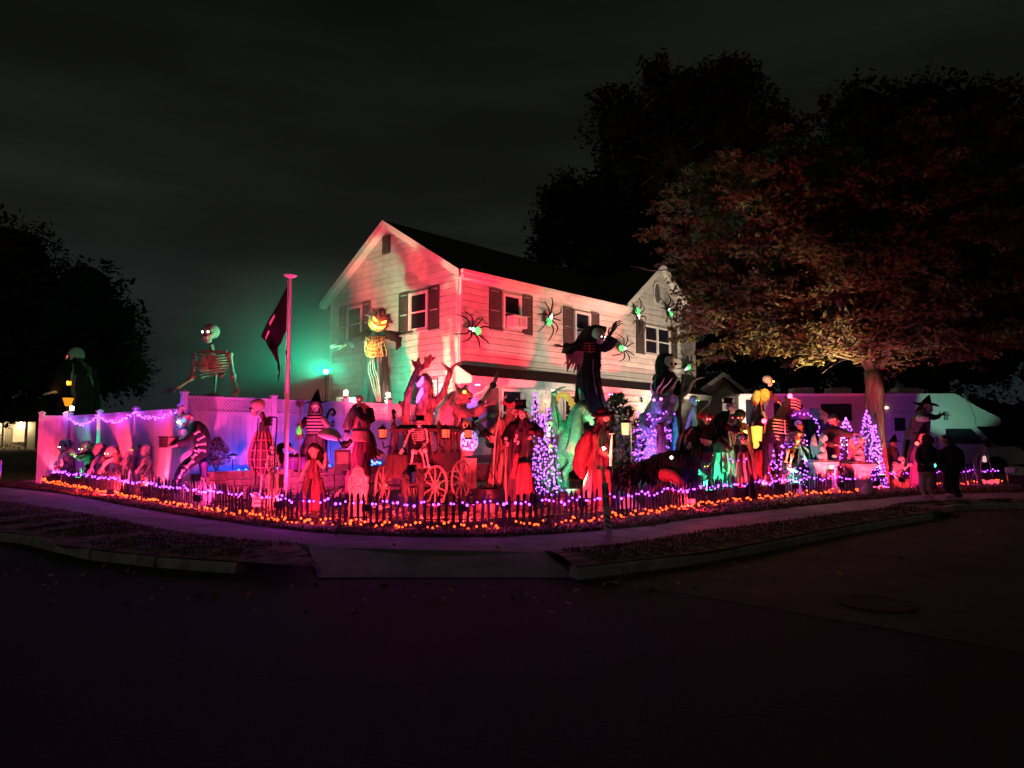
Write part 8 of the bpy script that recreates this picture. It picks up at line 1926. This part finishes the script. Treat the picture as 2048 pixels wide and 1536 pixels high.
# ---------------------------------------------------------------- small things between the big figures
F = Fig("black_cat", "small black cat statue perched on the framed sign's post", "cat statue", 693, 13.4); H = F.L; k = F.k; F.root.location.z += H(693, 897).z; dz = H(693, 897).z
mb = MB(); mb.ell((-.02, 0, .08), (.10, .06, .07)); mb.ell((.07, 0, .13), (.055, .05, .05)); mb.tube([(-.1, 0, .08), (-.16, 0, .18), (-.12, 0, .25)], [.02, .018, .01], 6)
for s in (-.025, .025): mb.tube([(.07, s, .17), (.07, s, .21)], [.02, .003], 5)
fuse(mb, "body", m_blackp, F.root, .014, 2); MB().box((0, 0, .01), (.24, .08, .02)).build("perch", m_iron, F.root)
F = Fig("gauze_ghost", "faint violet lit gauze ghost left of the carriage", "ghost figure", 784, 17.2); robe(F, [(786, 'g', 16, .7), (786, 930, 14, .7), (787, 895, 9, .7), (789, 872, 4, .8)], mat("violet_lit_gauze", (.34, .22, .42), .9, .25), "drape", amp=.25, folds=7, tat=0)  # violet light on the gauze is put into its colour
F = Fig("bone_pile", "scattered bones and small skull on the lawn right of the tombstone", "bone pile", 758, 13.9); H = F.L
for a, b in (((-.25, 0, .06), (.05, .1, .08)), ((.0, -.1, .05), (.28, .02, .10)), ((.1, .12, .05), (.34, .2, .16))):
    mb = MB(); bone(mb, a, b, .022); mb.build("bone", m_bone, F.root, True)
skull(F, 772, 972, 6, 40, 20, m_bone)
F = Fig("garden_hook", "thin black shepherd's hook standing left of the carriage roof", "garden hook", 781, 15.2); H = F.L
MB().tube(spline([F.ground(775), H(779, 900), H(789, 842), H(792, 830), H(788, 822)], 4), .010, 6).build("rod", m_iron, F.root); MB().lathe([(0, -.12), (.03, -.1), (.03, .02), (.07, .04), (0, .12)], H(787, 828), n=8).build("holder", m_iron, F.root)
F = Fig("pale_imp", "small pale lit imp crouching between the gargoyle pedestals", "imp figure", 1698, 19.6); H = F.L; k = F.k
mb = MB(); mb.ell(H(1698, 932), (7 * k, 6 * k, 9 * k)); mb.tube([H(1692, 930), H(1688, 940, -.1), H(1690, 950, -.1)], [3 * k, 2.6 * k, 2 * k], 7); mb.tube([H(1704, 930), H(1709, 922, -.1)], [3 * k, 2 * k], 7); [mb.tube([H(1698 + s * 4, 938), H(1698 + s * 5, 955, -.1), F.ground(1698 + s * 5)], [4 * k, 3 * k, 2.6 * k], 7) for s in (-1, 1)]
fuse(mb, "body", m_white, F.root, .025, 2); skull(F, 1699, 918, 7, -20, 6, m_bonew)
for px, Y, lab in ((1112, 14.6, "torn dark bundle on the lawn left of the speaker box"), (960, 13.6, "dark heap of cloth and straw between carriage wheel and cauldron")):
    F = Fig("cloth_heap", lab, "cloth heap", px, Y); mb = MB()
    for _ in range(9): mb.ell((rnd.uniform(-.22, .22), rnd.uniform(-.12, .12), .05 + rnd.random() * .1), (rnd.uniform(.08, .16), .1, .08))
    fuse(mb, "heap", m_brownc, F.root, .03, 1, .03)
# ---------------------------------------------------------------- the garden's coloured floods
def gp_(px, Y, dz=.3):
    p = at(px, 870, Y); p.z = gz(p.x, p.y) + dz; return p
def hp_(x, y, dz=.35): p = hw(x, y, 0); p.z = gz(p.x, p.y) + dz; return p
flood(gp_(112, 22.0), RED, 170, at(125, 900, 22.6), 90, "red floodlight at the feet of the leftmost zombie")
flood(gp_(225, 17.3, .15), RED, 1300, at(200, 900, 19.8), 75, "red floodlight at the feet of the middle zombies")
flood(gp_(292, 16.3), RED, 620, at(290, 890, 17.6), 120, "red floodlight in front of the last zombie")
flood(gp_(160, 19.9), GRN, 240, at(170, 900, 20.5), 60, "green floodlight below the zombie with spread hands")
flood(gp_(400, 13.9), MAG, 720, at(470, 890, 16.0), 125, "pink floodlight in front of the clown", .6)
flood(gp_(560, 12.6), RED, 620, at(580, 900, 15.6), 135, "red floodlight in front of the doll", .6)
flood(gp_(735, 12.0), RED, 660, at(730, 900, 16.2), 130, "red floodlight in front of the tombstone", .6)
flood(gp_(925, 12.0), RED, 740, at(870, 880, 16.5), 125, "red floodlight in front of the carriage wheels", .5)
flood(gp_(1012, 12.4), RED, 560, at(1035, 880, 15.0), 120, "red floodlight before the top hat ghoul", .5)
flood(gp_(1165, 12.9), RED, 500, at(1200, 890, 14.6), 110, "red floodlight before the red cloaked pirate", .5)
flood(gp_(1128, 14.2), GRN, 460, at(1135, 880, 17.0), 60, "green floodlight below the dragon")
flood(gp_(640, 15.3, .5), MAG, 480, FA + U * 4 + V((0, 0, 1.8)), 115, "pink floodlight low before the raised bed", .7)
# washes on the house
flood(hp_(-4.6, -1.2, .5), RED, 4300, hw(0, 1.3, 6.0), 54, "red floodlight aimed at the upper corner of the gable side", .2)
flood(hp_(-4.8, 2.4, .5), (1, .07, .08), 2800, hw(0, 3.2, 7.4), 34, "dim red floodlight aimed at the gable peak", .5)
flood(hp_(-4.0, 3.6, .4), (.36, 1, .55), 120, hw(0, 3.0, 4.4), 105, "pale green floodlight aimed at the gable side", .8)
flood(hw(-.55, .95, 2.6), (.12, 1, .80), 60, hw(0, .8, 4.0), 78, "small aqua floodlight under the corner of the gable side", .4)
flood(hp_(.6, -4.6, .4), RED, 3300, hw(1.2, 0, 4.9), 42, "red floodlight aimed at the front wall by the corner", .25)
flood(hp_(4.4, -5.2, .4), WHT, 1500, hw(4.4, 0, 5.7), 62, "warm white floodlight aimed at the middle of the front wall", .6)
flood(hp_(7.2, -3.6, .4), RED, 2300, hw(6.3, 0, 4.9), 48, "red floodlight aimed past the cloaked ghoul", .25)
flood(hp_(9.0, -6.2, .4), WHT, 2100, hw(10.0, 0, 6.4), 70, "warm white floodlight aimed at the front gable", .6)
flood(hp_(10.2, -2.8, .4), WHT, 800, hw(11.4, 0, 6.4), 90, "warm white floodlight aimed at the right edge of the gable", .6)
flood(hp_(9.0, -3.2, .4), RED, 450, hw(9.3, 0, 3.8), 44, "red floodlight low on the wall by the reaper", .4)
flood(hp_(2.3, -3.0, .4), (.6, .85, .78), 240, hw(2.6, 0, 3.6), 46, "pale aqua floodlight low on the front wall", .4)
# right half
flood(gp_(1398, 15.5), RED, 950, at(1405, 850, 17.0), 85, "red floodlight before the red haired clown")
flood(gp_(1416, 15.4), GRN, 110, at(1406, 945, 15.6), 60, "green floodlight before the goblin")
flood(gp_(1452, 15.9), GRN, 260, at(1446, 930, 17.0), 60, "green floodlight before the undertaker's robe")
flood(gp_(1525, 16.8), RED, 850, at(1530, 900, 18.0), 75, "red floodlight before the rider's horse")
flood(gp_(1588, 17.2), (.1, 1, .55), 150, at(1590, 930, 18.0), 70, "green floodlight below the skeleton in the green shawl")
flood(gp_(1678, 17.9), RED, 620, at(1655, 890, 19.0), 80, "red floodlight between the two gargoyles")
flood(gp_(1748, 18.4), RED, 420, at(1715, 910, 19.3), 70, "red floodlight right of the second gargoyle")
flood(gp_(1800, 19.6), RED, 200, at(1800, 930, 20.5), 100, "red floodlight before the kneeling skeleton")
flood(gp_(1590, 22.5, 1.2), MAG, 260, at(1600, 830, 26), 80, "red floodlight aimed at the rear of the motorhome", .7)
flood(gp_(1900, 22.6, .6), (.35, 1, .62), 420, at(1915, 790, 26), 40, "green floodlight aimed at the cab of the motorhome", .5)
flood(gp_(1795, 23.6), VIO, 80, at(1790, 890, 26), 80, "violet floodlight aimed at the motorhome door", .6)
flood(gp_(1700, 20.0, 1.0), (1, .78, .36), 2100, at(1480, 560, 21), 90, "amber floodlight aimed up into the left of the autumn tree", .8)
flood(gp_(1660, 18.6, .6), (1, .5, .24), 150, at(1650, 600, 21), 80, "red orange floodlight aimed up into the autumn tree", .8)
flood(gp_(1760, 19.6, .4), (.8, .75, .5), 420, at(1750, 780, 20.6), 60, "dim green white floodlight at the foot of the tree trunk", .6)
flood(G(1384, 1016, .15) + V((0, 0, .14)), RED, 160, at(1384, 1030, 9), 165, "bright red floodlight facing the street by the fence", .9, lens=14)
flood(gp_(1292, 16.7, .5), (.34, .16, 1), 420, at(1318, 830, 18.4), 90, "violet blue floodlight behind the black beast", .6)
flood(gp_(440, 17.6, .3), RED, 420, at(421, 690, 19.0), 44, "dim red floodlight behind the fence below the giant skeleton", .5)
flood(gp_(905, 15.9, .5), RED, 420, at(905, 800, 18), 100, "red floodlight behind the carriage below the werewolf", .6)
flood(gp_(860, 16.2, .5), RED, 300, at(845, 780, 17.6), 90, "red floodlight below the tree monster", .6)
flood(gp_(1562, 17.3), MAG, 330, at(1572, 870, 18.6), 90, "pink floodlight below the black horse's ribs", .6)  # flood added to brighten the figures around the horse
flood(gp_(1480, 16.0), RED, 260, at(1482, 870, 17.2), 80, "red floodlight before the small reaper", .6)
